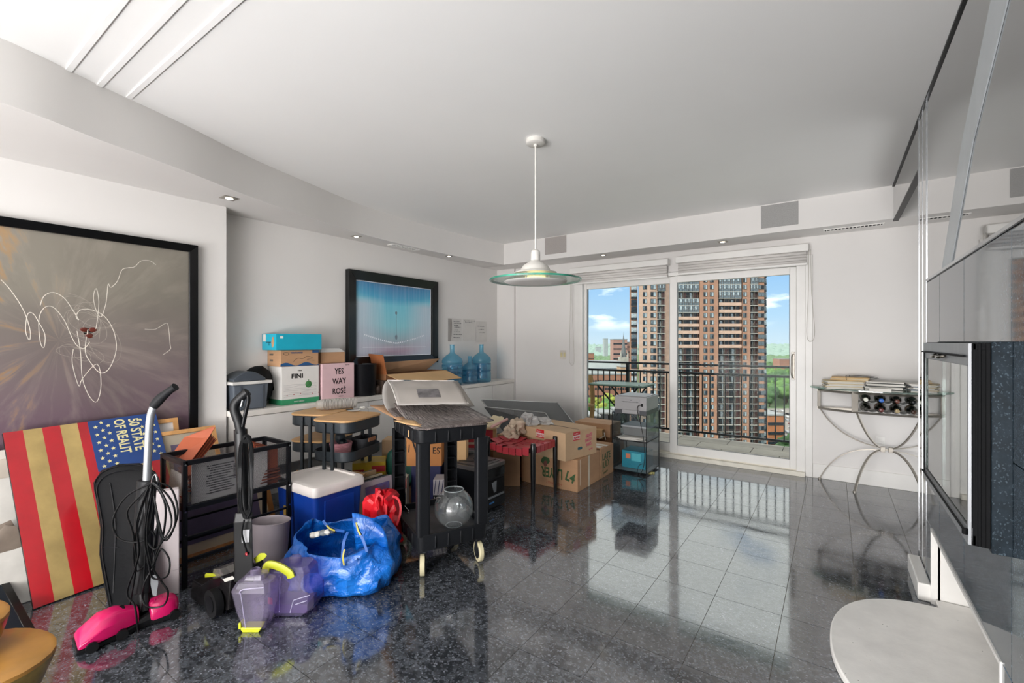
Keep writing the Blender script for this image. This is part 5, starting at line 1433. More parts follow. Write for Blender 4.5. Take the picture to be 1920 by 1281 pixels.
b = MB(); q = at_z(680, 768, .772); b.blob((q.x, q.y, .786), .022, 2, .6, 3, 4, (1.2, 1, .6)); tag(b.build('napkin', PAP, smooth=30), 'crumpled white napkin beside the small plate', 'napkin')
b = MB(); q = at_z(706, 768, .772); q = Vector((q.x - .09, q.y + .01, 0)); b.lathe([(0, 0), (.03, 0), (.034, .008), (.03, .01), (0, .004)], 20, (q.x, q.y, .772)); tag(b.build('small_dish', PW, smooth=40), 'tiny white dish at the right end of the front trolley', 'dish')
# baskets on the middle tier
WPK = mat('woven_pink', '#c58a92', .7, var=.06, bump=.6, bscale=90, stretch=(1, 1, 5)); WDK = mat('woven_charcoal', '#3b3c40', .75, var=.08, bump=.6, bscale=90, stretch=(1, 1, 5)); LTH = mat('leather_tan', '#a9714f', .5, var=.06)
q = at_z(637, 857, .482)
t = thing('woven_basket', 'small pink woven basket on the middle tier of the front trolley', 'basket', (q.x - .05, q.y + .045, .482))
b = MB(); b.lathe_open([(0, .001), (.062, 0), (.078, .09), (.081, .098), (.076, .098), (.06, .006), (0, .006)], 28); b.build('shell', WPK, t, smooth=50)
for k in range(9):
    b = MB(); z = .008 + k * .0102; r_ = .062 + (z / .098) * .0185; b.tube([(r_ * math.cos(a), r_ * math.sin(a), z) for a in [2 * PI * i / 24 for i in range(24)]], .0045, 5, closed=True); b.build('coil', WPK, t, smooth=60)
for k, (dx, dy, dz, r_, cc_, lb) in enumerate(((-.055, .03, .12, .04, '#31383d', 'grey rounded cosmetic case standing in the pink basket'), (.02, .0, .095, .035, '#1d242b', 'shiny black bottle lying in the pink basket'))):
    b = MB(); b.blob((t.location.x + dx, t.location.y + dy, t.location.z + dz), r_, 2, .05, 1, k, (1, 1, .9 if k else 1.2)); tag(b.build('cosmetic_case', mat('case_%d' % k, cc_, .35), smooth=60), lb, 'case')
q = at_z(682, 846, .482)
t = thing('woven_basket', 'charcoal woven basket with leather handle on the middle tier of the front trolley', 'basket', (q.x - .06, q.y + .05, .482), TA)
b = MB(); pr_ = rrect(-.10, .10, -.07, .07, .03, 4)
loft(b, [[Vector((x * .86, y * .86, 0)) for x, y in pr_], [Vector((x, y, .10)) for x, y in pr_], [Vector((x * .95, y * .94, .10)) for x, y in pr_], [Vector((x * .84, y * .84, .01)) for x, y in pr_]]); b.build('shell', WDK, t, smooth=50)
for sy in (-1, 1):
    b = MB(); b.box(-.045, .045, sy * .071 - .004, sy * .071 + .004, .07, .10); b.build('leather_handle', LTH, t, bevel=.002)
q = at_z(632, 905, .155)
t = thing('pink_bottle', 'small pink bottle on the lowest tier of the front trolley', 'bottle', (TC.x + .02, TC.y - .04, .153))
b = MB(); b.lathe([(0, 0), (.028, 0), (.03, .01), (.03, .10), (.022, .115), (.014, .12), (.014, .14), (0, .14)], 18); b.build('body', mat('bottle_pink', '#c98f9c', .4), t, smooth=40)
random.seed(9)
for k in range(4):
    b = MB(); b.blob((TC.x + random.uniform(-.08, .08), TC.y + random.uniform(-.02, .16), .185), .035, 2, .4, 2, k, (1, 1.2, .8)); tag(b.build('dark_pouch', mat('pouch_dark', '#22242a', .5), smooth=50), ['nearest', 'second', 'third', 'farthest'][k] + ' dark pouch on the lowest tier of the front trolley', 'pouch')

# ================================================================== ON THE WORKTOP
ZC = .8004
t = thing('toolbox', 'grey lidded plastic box with pale rim on the left end of the worktop', 'box', (-3.89, 1.80, ZC))
BG = mat('bin_grey', '#565d66', .45, var=.03); BGD = mat('bin_dark', '#3f454d', .4, var=.03)
b = MB(); b.box(-.115, .10, -.135, .135, 0, .20, taper=.012); b.build('tub', BG, t, bevel=.008)
b = MB(); b.box(-.125, .115, -.15, .16, .20, .225); b.build('rim_band', mat('rim_white', '#cfcdc9', .4), t, bevel=.006)
b = MB(); n = 10
loft(b, [[Vector((-.11, -.135 + .25 * k / 10, .226)), Vector((.10, -.135 + .25 * k / 10, .226)), Vector((.09, -.135 + .25 * k / 10, .226 + .075 * math.sin(PI * (k / 10 * .86 + .07)) + .001)), Vector((-.10, -.135 + .25 * k / 10, .226 + .075 * math.sin(PI * (k / 10 * .86 + .07)) + .001))] for k in range(11)]); b.build('dome_lid', BGD, t, smooth=40, bevel=.006)
for yy in (-.08, .09):
    b = MB(); b.box(.10, .106, yy - .004, yy + .004, .0, .19); b.build('rib', BGD, t)
b = MB(); b.blob((-3.955, 1.93, ZC + .17), .17, 3, .12, 2, 1, (.40, .72, .98)); tag(b.build('black_bag', mat('bag_black', '#141518', .6, bump=.3, bscale=30), smooth=60), 'round black bag behind the grey lidded box', 'bag')

def carton(name, lab, x0, x1, y0, y1, z0, z1, mm, tape=None, grp=None, cat='box'):
    t = thing(name, lab, cat, ((x0 + x1) / 2, (y0 + y1) / 2, z0), 0, grp)
    b = MB(); b.box(x0, x1, y0, y1, z0, z1); b.build('carton', mm, t, world=True, bevel=.003)
    return t
WB = mat('box_white', '#dad7d3', .5, var=.02); GRN = mat('print_green', '#2f8b5f', .5); TEAL = mat('box_teal', '#0aa3bd', .4, var=.03); PNK = mat('box_pink', '#d8b6ba', .5, var=.03, nscale=3); DK = mat('print_dark', '#2b2729', .6); NAVB = mat('print_blue_b', '#1f4f7f', .5)
t = carton('wine_box', 'white wine carton with green base band and dark FINI lettering', -4.01, -3.81, 2.052, 2.395, ZC, ZC + .325, WB)
b = MB(); b.box(-4.012, -3.808, 2.050, 2.397, ZC + .0005, ZC + .045); b.build('green_band', GRN, t, world=True)
text(None, 'FINI', .056, DK, t, (-3.8085, 2.135, ZC + .222), (0, 1, 0), (0, 0, 1), bold=.0008, sx=1.12)
text(None, 'Linea', .018, DK, t, (-3.8085, 2.195, ZC + .283), (0, 1, 0), (0, 0, 1))
text(None, 'PINOT GRIGIO', .014, WB, t, (-3.8065, 2.16, ZC + .016), (0, 1, 0), (0, 0, 1))
b = MB(); b.cyl((-3.81, 2.295, ZC + .163), (-3.8085, 2.295, ZC + .163), .030, 24); b.box(-3.81, -3.8085, 2.293, 2.297, ZC + .19, ZC + .205); b.build('green_fruit', mat('fruit_green', '#3f7a45', .5, var=.15, nscale=30), t, world=True)
random.seed(31)
for k in range(7):
    b = MB(); y = 2.07; z = ZC + .07 + k * .016; P_ = []
    while y < 2.38: P_.append((-3.8092, y, z + .012 * noise.noise(Vector((y * 9, k * 2.3, 0))))); y += .02
    b.tube(P_, .0008, 4); b.build('landscape_line', mat('print_grey', '#a3a0a2', .6), t, world=True)
for k in range(5):
    b = MB(); b.blob((-3.8088, 2.10 + .06 * k + (.05 if k > 2 else 0), ZC + .078 + .004 * (k % 3)), .005, 1, 0, 1, 0, (.2, 1, 1)); b.build('berry', mat('berry_red', '#a23a3f', .5), t, world=True)
b = MB(); b.cyl((-3.955, 2.0525, ZC + .14), (-3.955, 2.0505, ZC + .14), .024, 18); b.build('side_emblem', DK, t, world=True)
t = carton('tissue_box', 'brown and blue printed cardboard box between the wine carton and the turquoise box', -4.03, -3.81, 2.045, 2.39, ZC + .326, ZC + .465, CARD)
b = MB()
pts = [(2.043 + .35 * k / 16, ZC + .345 + .014 * math.sin(k * .75)) for k in range(17)]
b.prism([(y, z) for y, z in pts] + [(2.393, ZC + .328), (2.043, ZC + .328)], -3.8105, -3.8085, axis='x'); b.box(-3.8105, -3.8085, 2.33, 2.392, ZC + .44, ZC + .463); b.build('blue_print', NAVB, t, world=True)
text(None, 'TISSUE LIMITED', .018, NAVB, t, (-3.8085, 2.13, ZC + .436), (0, 1, 0), (0, 0, 1), sx=.9)
b = MB(); b.tube(bez([(-3.8085, y, z) for y, z in ((2.15, ZC + .36), (2.19, ZC + .395), (2.24, ZC + .39), (2.28, ZC + .41), (2.33, ZC + .395), (2.28, ZC + .38), (2.35, ZC + .37))], 4), .0016, 4); b.tube(bez([(-3.8085, 2.09 + .024 * math.cos(a * 1.05), ZC + .435 + .012 * math.sin(a)) for a in range(7)], 3), .0018, 4)
b.box(-3.99, -3.93, 2.043, 2.045, ZC + .42, ZC + .435); b.box(-3.985, -3.935, 2.043, 2.045, ZC + .37, ZC + .385); b.build('hand_drawing', mat('print_brown', '#5d5148', .6), t, world=True)
t = carton('turquoise_box', 'bright turquoise flat box on top of the pile over the wine carton', -4.02, -3.79, 1.995, 2.41, ZC + .467, ZC + .605, TEAL)
b = MB(); b.box(-4.0, -3.955, 1.993, 1.995, ZC + .54, ZC + .60); b.box(-3.7905, -3.7885, 2.03, 2.055, ZC + .565, ZC + .585); b.build('white_label', PAP, t, world=True)
b = MB(); b.blob((-3.84, 1.9945, ZC + .535), .035, 2, .5, 3, 2, (.6, .06, 1.3)); b.build('torn_patch', CARD, t, world=True, smooth=40)
b = MB(); b.box(-3.95, -3.87, 1.9935, 1.995, ZC + .530, ZC + .536); b.box(-3.905, -3.90, 1.9935, 1.995, ZC + .505, ZC + .53); b.build('print_mark', DK, t, world=True)
t = carton('rose_box', 'pale pink carton lettered YES WAY ROSÉ beside the wine carton', -4.0, -3.80, 2.42, 2.76, ZC, ZC + .335, PNK)
for k, wd in enumerate(('YES', 'WAY', 'ROSÉ')):
    text(None, wd, .078, DK, t, (-3.7985, 2.595, ZC + .235 - k * .092), (0, 1, 0), (0, 0, 1), sx=.78, bold=.0006, align='CENTER')
text(None, 'ROSÉ WINE', .009, DK, t, (-3.7985, 2.66, ZC + .315), (0, 1, 0), (0, 0, 1)); text(None, 'rosé wine', .012, DK, t, (-3.7985, 2.59, ZC + .024), (0, 1, 0), (0, 0, 1))
t = carton('small_carton', 'small brown carton with white flaps standing on the pink box', -3.98, -3.86, 2.45, 2.70, ZC + .336, ZC + .44, CARD)
b = MB(); b.hexa([(-3.98, 2.45, ZC + .44), (-3.865, 2.45, ZC + .44), (-3.865, 2.70, ZC + .44), (-3.98, 2.70, ZC + .44)], [(-3.98, 2.48, ZC + .47), (-3.90, 2.48, ZC + .475), (-3.90, 2.67, ZC + .475), (-3.98, 2.68, ZC + .47)]); b.build('white_flap', WB, t, world=True)
t = thing('black_waste_bin', 'tall black round waste bin standing on the worktop', 'bin', (-3.875, 2.93, ZC))
b = MB(); b.lathe_open([(0, .003), (.108, 0), (.112, .01), (.128, .31), (.131, .315), (.126, .316), (.122, .305), (.104, .012), (0, .012)], 40); b.build('shell', mat('bin_black', '#1d1f24', .35, var=.04, coat=.2), t, smooth=40)
# large open carton
t = thing('open_carton', 'large open brown carton with raised flaps on the worktop below the blue picture', 'box', (-3.88, 3.62, ZC))
b = MB(); xa, xb, ya, yb, zt = -4.02, -3.76, 3.12, 4.02, ZC + .20
b.box(xa, xb, ya, yb, ZC, ZC + .004); b.box(xa, xb, ya, ya + .005, ZC, zt); b.box(xa, xb, yb - .005, yb, ZC, zt); b.box(xa, xa + .005, ya, yb, ZC, zt); b.box(xb - .005, xb, ya, yb, ZC, zt)
b.build('carton', CARDD, t, world=True)
def flap(nm, a, c, d, e, mm):
    b = MB(); slab_px(b, [Vector(a), Vector(c), Vector(d), Vector(e)], .005); b.build(nm, mm, t, world=True)
flap('front_flap', (xb, ya, zt), (xb, yb - .02, zt), (xb + .20, yb + .03, zt - .085), (xb + .20, ya + .10, zt - .09), CARDL)
flap('back_flap', (xa + .02, ya, zt), (xa + .02, yb - .1, zt), (xa + .10, yb + .04, zt + .13), (xa + .05, ya, zt + .11), CARD)
flap('left_flap', (xa, ya, zt), (xb, ya, zt), (xb - .02, ya - .03, zt + .20), (xa, ya - .03, zt + .21), mat('cardboard_red', '#97582f', .75, var=.05))
b = MB(); b.box(xb - .24, xb - .001, ya - .05, ya - .002, ZC, ZC + .14); b.blob((xb - .06, ya - .07, ZC + .05), .05, 2, .3, 2, 3, (.8, .8, .9)); tag(b.build('dark_filler', mat('filler_brown', '#4b3c33', .5, var=.2, nscale=20), smooth=40), 'dark jar between the black waste bin and the open carton', 'filler')  # dark shape filling the shadowed gap beside the open carton
# water jugs
WAT = clear('jug_blue', '#a5daec', .16, .05, gloss=1.4); WAT2 = clear('jug_ridge', '#6fb9d8', .2, .05, gloss=1.4)
def jug(x, y, r, h, lab, ridges):
    t = thing('water_jug', lab, 'jug', (x, y, ZC), 0, 'blue water jugs')
    k = h - r * .95
    pr_ = [(0, .002), (r * .9, 0), (r, .02)]
    z = .02
    for i in range(ridges):
        z0 = .02 + (k * .72 - .02) * (i + 1) / ridges; pr_ += [(r, z0 - .018), (r * .93, z0 - .008), (r, z0 + .004)]
    pr_ += [(r, k * .78), (r * .93, k * .86), (r * .6, k * .97), (r * .26, k + r * .12), (r * .22, k + r * .25), (r * .22, h - .01), (r * .25, h - .008), (r * .25, h)]
    b = MB(); b.lathe_open(pr_, 32); b.build('body', WAT, t, smooth=50)
    b = MB(); b.lathe_open([(r * .55, k * .12), (r * .52, k * .6)], 16, (r * .1, 0, 0)); b.lathe_open([(r * 1.003, k * .38), (r * 1.006, k * .42)], 32); b.lathe_open([(r * 1.003, k * .62), (r * 1.006, k * .65)], 32); b.lathe([(0, .012), (r * .9, .012)], 24); b.build('inner_shade', WAT2, t, smooth=50)
jug(-3.875, 4.235, .128, .50, 'left large blue water jug with ridges, partly behind the carton flap', 4)
jug(-3.865, 4.56, .100, .35, 'small blue water jug between the two large ones', 2)
jug(-3.865, 4.80, .128, .50, 'right large blue water jug, nearest the window wall corner', 2)

# ================================================================== UTILITY CART
CA = R(64.1); CFL = Vector((-1.906, 1.799, 0)); ce1 = Vector((math.cos(CA), math.sin(CA), 0)); ce2 = Vector((-math.sin(CA), math.cos(CA), 0))
CW, CLn = .445, .56
t = thing('utility_cart', 'black plastic two-shelf utility cart on cream wheels, loaded with carpet squares', 'cart', tuple(CFL), CA)
CP = mat('cart_plastic', '#232529', .48, var=.06, bump=.15, bscale=120); CPD = mat('cart_plastic_worn', '#3b3c3f', .55, var=.15, nscale=9)
def ctray(zt, zb, zf, nm, mm2):
    O = rrect(0, CW, 0, CLn, .04, 4); I = [(CW / 2 + (x - CW / 2) * .93, CLn / 2 + (y - CLn / 2) * .945) for x, y in O]; n = len(O)
    b = MB(); loft(b, [[Vector((CW / 2 + (x - CW / 2) * .965, CLn / 2 + (y - CLn / 2) * .97, zb)) for x, y in O], [Vector((x, y, zt - .012)) for x, y in O], [Vector((x, y, zt)) for x, y in O], [Vector((x, y, zt)) for x, y in I], [Vector((x, y, zf)) for x, y in I]])
    for k in range(4):
        x = .105 + k * .078; b.box(x - .003, x + .003, -.003, .01, zb + .01, zt - .014)
    for k in range(5):
        y = .1 + k * .09
        for xx in (-.003, CW - .007): b.box(xx, xx + .01, y - .003, y + .003, zb + .01, zt - .014)
    b.build(nm, CP, t, bevel=.003, smooth=40)
ctray(.84, .755, .80, 'top_tray', CP); ctray(.245, .15, .205, 'bottom_tray', CP)
b = MB(); b.box(.02, CW - .02, .02, CLn - .02, .203, .207); b.build('tray_mat', CPD, t)
for (x, y, sx, sy) in ((.0, .0, 1, 1), (CW, 0, -1, 1), (0, CLn, 1, -1), (CW, CLn, -1, -1)):
    b = MB(); w = .078; x0, x1 = sorted((x + sx * .002, x + sx * w)); y0, y1 = sorted((y + sy * .002, y + sy * .055))
    if y == 0:
        b.prism(rrect(x0, x1, y0, y1, .014, 3), .235, .765)
    else:
        b.box(x0, x1, *sorted((y, y + sy * .006)), .235, .765); b.box(*sorted((x, x + sx * .006)), y0, y1, .235, .765)
        for k in range(6): b.box(x0, x1, y0, y1, .28 + k * .082, .286 + k * .082)
        b.box(*sorted((x + sx * (w - .006), x + sx * w)), y0, y1, .235, .765)
    b.build('leg', CP, t, bevel=.003)
CRW = mat('wheel_cream', '#c9c09d', .5, var=.06)
for k, (x, y) in enumerate(((.045, .05), (CW - .045, .05), (.045, CLn - .05), (CW - .045, CLn - .05))):
    b = MB(Matrix.Translation((x, y, .062)) @ Matrix.Rotation(R(-20 + 15 * k), 4, 'Z'))
    b.cyl((-.014, 0, 0), (.014, 0, 0), .061, 26); b.build('wheel', CRW, t, smooth=40, bevel=.004)
    b = MB(Matrix.Translation((x, y, .062)) @ Matrix.Rotation(R(-20 + 15 * k), 4, 'Z'))
    b.cyl((-.0165, 0, 0), (.0165, 0, 0), .042, 20); b.box(-.022, -.018, -.018, .018, -.01, .088); b.box(.018, .022, -.018, .018, -.01, .088); b.box(-.024, .024, -.03, .03, .075, .09); b.cyl((-.024, 0, 0), (.024, 0, 0), .008, 10); b.build('caster_fork', mat('caster_metal', '#2d2f33', .3, metal=.6), t, bevel=.001, seg=1)
b = MB(); b.box(-.003, -.001, .16, .175, .775, .815); b.build('wood_tag', CARDL, t)

def patch(u, v, A, B, C, D):      # bilinear, A..B near edge, D..C far edge
    return (A * (1 - u) + B * u) * (1 - v) + (D * (1 - u) + C * u) * v
def sheet(name, lab, cat, corners, mm, bend, n=16, th=.006, m2=10, sag=.0):
    A, B, C, D = corners; cen = (A + B + C + D) / 4
    def f(u, v):
        p_ = patch(u, v, A, B, C, D); p_ = p_ + Vector((0, 0, bend(u, v))); return p_
    b = MB(); b.grid(f, n, n)
    return tag(b.build(name, mm, smooth=50, solid=th), lab, cat)
m, g, p, o_ = newmat('carpet_tile'); CPT = m
co = g.new('ShaderNodeNewGeometry').outputs['Position']
rot = g.mapping(g.mapping(co, (1, 1, 1), rot=(0, 0, -CA)), (150, 9, 1))
f = g.noise(rot, 1.0, 4, .7); f2 = g.noise(co, 5, 3); f3 = g.noise(co, 300, 2)
cA = g.ramp(f, [(.36, '#1f1c1d'), (.5, '#7a7371'), (.66, '#b0a7a2')]); cB = g.mix(g.ramp(f2, [(.4, 0.0), (.6, .6)]), cA, '#5b4c46')
g.put(p.inputs['Base Color'], g.mix(.15, cB, g.ramp(f3, [(.3, '#2a2728'), (.7, '#7d7672')]))); p.inputs['Roughness'].default_value = .9
g.put(p.inputs['Normal'], g.bump(f, .6, .003))
zc_ = .846
cA_ = at_z(800, 806, zc_); cB_ = at_z(926, 789, zc_ + .012); cC_ = at_z(866, 758, zc_ + .03); cD_ = at_z(738, 757, zc_ + .07)
sheet('carpet_square', 'top dark brown-grey striped carpet square curling up on the left of the cart top', 'carpet', (cA_, cB_, cC_, cD_), CPT, lambda u, v: -.035 * (1 - u) ** 1 * math.sin(PI * v) * 1.0 + .004 * math.sin(7 * u), 18, .007)
sheet('carpet_square', 'second dark carpet square under the top one, sticking out left', 'carpet', (at_z(783, 806, zc_), at_z(915, 795, zc_ - .002), at_z(850, 760, zc_ + .012), at_z(719, 758, zc_ + .045)), CPT, lambda u, v: -.03 * (1 - u) * math.sin(PI * v), 14, .006)
sheet('cardboard_sheet', 'flat brown cardboard sheet under the carpet squares on the cart', 'cardboard', (at_z(762, 796, zc_ - .002), at_z(850, 800, zc_ - .003), at_z(780, 758, zc_), at_z(693, 760, zc_ + .004)), CARD, lambda u, v: .0, 6, .004)
sheet('cardboard_sheet', 'small folded piece of cardboard at the cart corner beneath the carpet', 'cardboard', (at_z(757, 794, zc_ - .001), at_z(790, 800, zc_), at_z(775, 786, zc_ + .004), at_z(738, 789, zc_ + .004)), CARDL, lambda u, v: .0, 4, .004)

# large translucent cover behind the carpet
COV = clear('milky_cover', '#cbc5bf', .48, .12, gloss=1.4)
t = thing('plastic_cover', 'milky translucent plastic storage cover standing open on the cart behind the carpet squares', 'cover', tuple(at_z(800, 765, .86)))
TL, TR, BR, BL_ = at_d(727, 713, 3.24), at_d(851, 714, 3.24), at_d(878, 757, 2.98), at_d(746, 760, 2.98)
b = MB(); b.grid(lambda u, v: patch(u, v, BL_, BR, TR, TL) + Vector((0, 0, .018 * math.sin(PI * v) + .006 * noise.noise(Vector((u * 5, v * 4, 1))))), 16, 12); b.build('front_sheet', COV, t, world=True, smooth=60, solid=.0015)
b = MB()
def cv_side(u, v):
    # rounded left end, an arch seen from the side
    a = PI * u
    cx_, cy_ = 735, 745; P_ = at_d(728 - 17 * math.sin(a) + 12 * (u), 713 + 32 * (1 - math.cos(a)), 3.24 - .1 * u); Q_ = at_d(762 - 17 * math.sin(a) * .6 + 12 * u, 713 + 32 * (1 - math.cos(a)), 3.36 - .1 * u)
    return P_ * (1 - v) + Q_ * v
b.grid(cv_side, 14, 4); b.build('end_sheet', COV, t, world=True, smooth=60, solid=.0015)
b = MB(); b.grid(lambda u, v: patch(u, v, at_d(752, 712, 3.40), at_d(858, 714, 3.40), at_d(890, 762, 3.30), at_d(765, 770, 3.30)), 6, 6); b.build('back_sheet', COV, t, world=True, smooth=60, solid=.0015)
b = MB(); b.tube([tuple(v) for v in (TL, TR, BR)], .003, 6); b.tube(bez([tuple(v) for v in (TL, (TL + BL_) / 2 + Vector((0, 0, .02)), BL_)], 4), .003, 6); b.build('seam', mat('seam_white', '#d8d4cf', .4), t, world=True, smooth=40)
b = MB(); b.grid(lambda u, v: patch(.33 + .32 * u + .02 * v, .20 + .30 * v, BL_, BR, TR, TL) + Vector((0, 0, .018 * math.sin(PI * (.20 + .30 * v)) + .004)) - w0 * .004, 8, 6); b.build('dark_window', mat('window_smoke', '#5e5b5c', .25, var=.25, nscale=12), t, world=True, smooth=50)
# glass bowl
q = at_z(851, 985, .207)
t = thing('glass_bowl', 'round clear glass fishbowl vase on the lower shelf of the black cart', 'bowl', (q.x, q.y, .2075))
D_ = -_s * q.x + _c * q.y; rb_ = 36.5 / 861 * D_
b = MB(); pr_ = []
for k in range(19):
    a = -PI / 2 + .42 + (PI - .42 - .50) * k / 18; pr_.append((rb_ * math.cos(a), rb_ * .98 + rb_ * math.sin(a)))
off_ = pr_[0][1]; pr_ = [(r_, z - off_) for r_, z in pr_]
b.lathe_open([(0, .004)] + pr_ + [(pr_[-1][0] * 1.06, pr_[-1][1] + .006), (pr_[-1][0] * .98, pr_[-1][1] + .008)], 40)
b.build('glass', clear('bowl_glass', '#f3f7f8', .07, .03, gloss=1.7), t, smooth=60)
b = MB(); b.tube([(pr_[-1][0] * 1.03 * math.cos(a), pr_[-1][0] * 1.03 * math.sin(a), pr_[-1][1] + .007) for a in [2 * PI * i / 36 for i in range(36)]], .0028, 6, closed=True); b.tube([(pr_[0][0] * math.cos(a), pr_[0][0] * math.sin(a), .003) for a in [2 * PI * i / 36 for i in range(36)]], .0022, 6, closed=True)
b.build('rim', clear('bowl_rim', '#e4ecee', .5, gloss=1.8), t, smooth=60)
t = thing('steel_clip', 'small steel wire clip lying on the lower shelf of the cart', 'clip', tuple(at_z(760, 950, .21)))
b = MB(); b.tube(bez([tuple(at_z(u, v, .215 + dz)) for u, v, dz in ((752, 936, .05), (757, 946, .04), (766, 958, .01), (763, 962, .0), (753, 948, .0))], 4), .003, 6); b.build('wire', CHROME, t, world=True, smooth=60)

# ================================================================== UNDER AND BEHIND THE CART
def fbox(name, lab, u0_, u1_, D, z0, z1, dep, mm, rz=0.0, cat='box'):
    """box whose near face spans two picture columns at depth D"""
    uc = (u0_ + u1_) / 2; w = (u1_ - u0_) / 861 * D; p_ = at_d(uc, 640, D)
    t = thing(name, lab, cat, (p_.x, p_.y, z0), YAW + rz)
    b = MB(); b.box(-w / 2, w / 2, 0, dep, 0, z1 - z0); b.build('carton', mm, t, bevel=.003)
    t['w'] = w
    return t
NAVY = mat('navy_card', '#161b4a', .5, var=.05)
t = fbox('navy_box', 'dark navy cardboard box under the brown lettered box, behind the cart leg', 771, 826, 3.62, 0, .36, .25, NAVY)
b = MB(); b.box(-.06, .01, -.0015, 0, .26, .275); b.box(-.02, .01, -.0015, 0, .235, .245); b.build('print_mark', PAP, t)
t = fbox('striped_box', 'black and white striped carton behind the glass bowl', 812, 845, 3.45, 0, .30, .15, mat('box_greywhite', '#b3aeb2', .5))
for k in range(5):
    b = MB(); b.hexa([(-.062 + .028 * k, -.001, .19), (-.056 + .028 * k, -.001, .19), (-.056 + .028 * k, 0, .19), (-.062 + .028 * k, 0, .19)], [(-.048 + .028 * k, -.001, .298), (-.042 + .028 * k, -.001, .298), (-.042 + .028 * k, 0, .298), (-.048 + .028 * k, 0, .298)]); b.build('stripe', NAVY, t)
b = MB(); b.box(-.066, .066, -.0015, 0, .135, .185); b.build('dark_band', mat('band_black', '#15161c', .5), t)
tt_ = t; text(None, 'VSVSV', .045, WB, None, (-.06, -.003, .143), (1, 0, 0), (0, 0, 1), name='lettering', world=False).parent = tt_
t = fbox('lettered_box', 'brown cardboard box with dark ES lettering stacked behind the cart', 762, 828, 3.60, .362, .62, .22, mat('cardboard_orange', '#b5773f', .7, var=.04, nscale=3))
text(None, "ES'", .07, DK, None, (.065, -.002, .10), (1, 0, 0), (0, 0, 1), world=False, sx=.9).parent = t
b = MB(); b.bar((-.09, -.002, .20), (-.06, -.002, .11), .012, .003, up=(0, 1, 0)); b.bar((-.115, -.002, .17), (-.12, -.002, .11), .006, .003, up=(0, 1, 0)); b.build('print_mark', DK, t)
t = fbox('light_box', 'light tan cardboard box to the right of the ES-lettered box', 829, 874, 3.74, .362, .62, .2, CARDL)
t = fbox('navy_box', 'second dark navy box under the light tan box', 832, 872, 3.86, 0, .36, .22, NAVY)
t = thing('green_bag', 'rounded dark green bag lettered LUN, behind the far left cart leg', 'bag', tuple(at_d(752, 640, 3.75).xy) + (0.004,), YAW)
b = MB(); n = 12
loft(b, [[Vector((x * s_ * .13, y, z)) for x, y in ((-1, .0), (1, .0), (1, .16), (-1, .16))] for z, s_ in ((0.14, .5), (.19, .82), (.28, 1), (.36, 1.0), (.42, .9), (.45, .70))]); b.build('body', mat('bag_green', '#0d4a3c', .4, var=.12), t, bevel=.03, seg=4, smooth=50)
text(None, 'LUN', .042, PAP, None, (-.035, -.0035, .235), (1, 0, 0), (0, 0, 1), world=False, name='lettering').parent = t
b = MB(); b.box(-.12, .10, .0, .16, 0, .145); b.box(-.12, .10, .0, .16, .13, .145); t2 = b.build('brown_box', CARD, None, loc=tuple(t.location), rz=YAW, bevel=.003); tag(t2, 'brown cardboard box the green bag stands on', 'box')
t = fbox('snack_box', 'small red and white printed box in front of the brown box behind the cart', 750, 762, 3.50, 0, .30, .10, mat('snack_white', '#c9bfae', .5)); b = MB(); b.box(-.024, .024, -.001, 0, .22, .29); b.build('red_print', mat('snack_red', '#b43a3c', .5), t); b = MB(); b.box(-.02, .02, -.001, 0, .12, .18); b.build('blue_print', NAVB, t)
t = fbox('yellow_box', 'yellow and red printed food box between the front trolley and the green bag', 662, 722, 3.68, .14, .37, .2, mat('box_yellow', '#b99a1f', .45, var=.06), .25)
b = MB(); b.box(-.125, -.04, -.0015, 0, .13, .175); b.box(.03, .125, -.0015, 0, .06, .12); b.box(.02, .125, -.0012, 0, .15, .20); b.build('red_print', mat('box_red', '#9e1f26', .45), t)
text(None, 'CANDY', .026, PAP, None, (-.12, -.003, .143), (1, 0, 0), (0, 0, 1), world=False, name='lettering').parent = t
b = MB(); b.box(-.14, .14, .01, .22, 0, .139); tag(b.build('brown_box', CARDD, None, loc=tuple(Vector(t.location) * Vector((1, 1, 0)) if False else (t.location.x, t.location.y, 0)), rz=YAW + .25, bevel=.003), 'dark brown box beneath the yellow printed box', 'box')
t = fbox('rolled_paper', 'pale brown paper roll bag leaning under the cabinets behind the yellow box', 716, 768, 4.05, 0, .47, .18, KRAFT, cat='paper')
# black multifunction printer on the floor
t = thing('black_printer', 'black office printer with trays and a grey scanner lid on the floor behind the cart', 'printer', (-2.385, 2.90, 0), 0)
PB = mat('printer_black', '#1c1f24', .4, var=.05); PBL = mat('printer_lid', '#4a4645', .35, var=.05); PG = mat('printer_grey', '#84888c', .4)
b = MB(); b.prism(rrect(-.19, .17, -.16, .17, .03, 4), .02, .33); b.build('body', PB, t, smooth=40)
b = MB(); b.prism(rrect(-.195, .175, -.165, .175, .032, 4), .333, .365); b.prism(rrect(-.16, .14, -.13, .14, .02, 4), .365, .372); b.build('scanner_lid', PBL, t, smooth=40, bevel=.004)
b = MB(); b.box(.17, .172, -.13, .15, .26, .32); b.build('control_panel', mat('panel_black', '#101216', .2), t)
text(None, 'fax', .014, PAP, t, (.1735 - .0 + t.location.x, t.location.y - .12, .30), (0, 1, 0), (0, 0, 1))
b = MB(); b.box(.17, .176, -.11, .13, .13, .24); b.build('output_slot', mat('slot', '#0b0c0f', .6), t)
b = MB(); b.hexa([(.172, -.06, .14), (.178, .03, .14), (.178, .03, .145), (.172, -.06, .145)], [(.172, -.03, .22), (.178, .03, .23), (.182, .03, .23), (.176, -.03, .22)]); b.box(.172, .182, -.10, .13, .105, .118); b.build('grey_guide', PG, t)
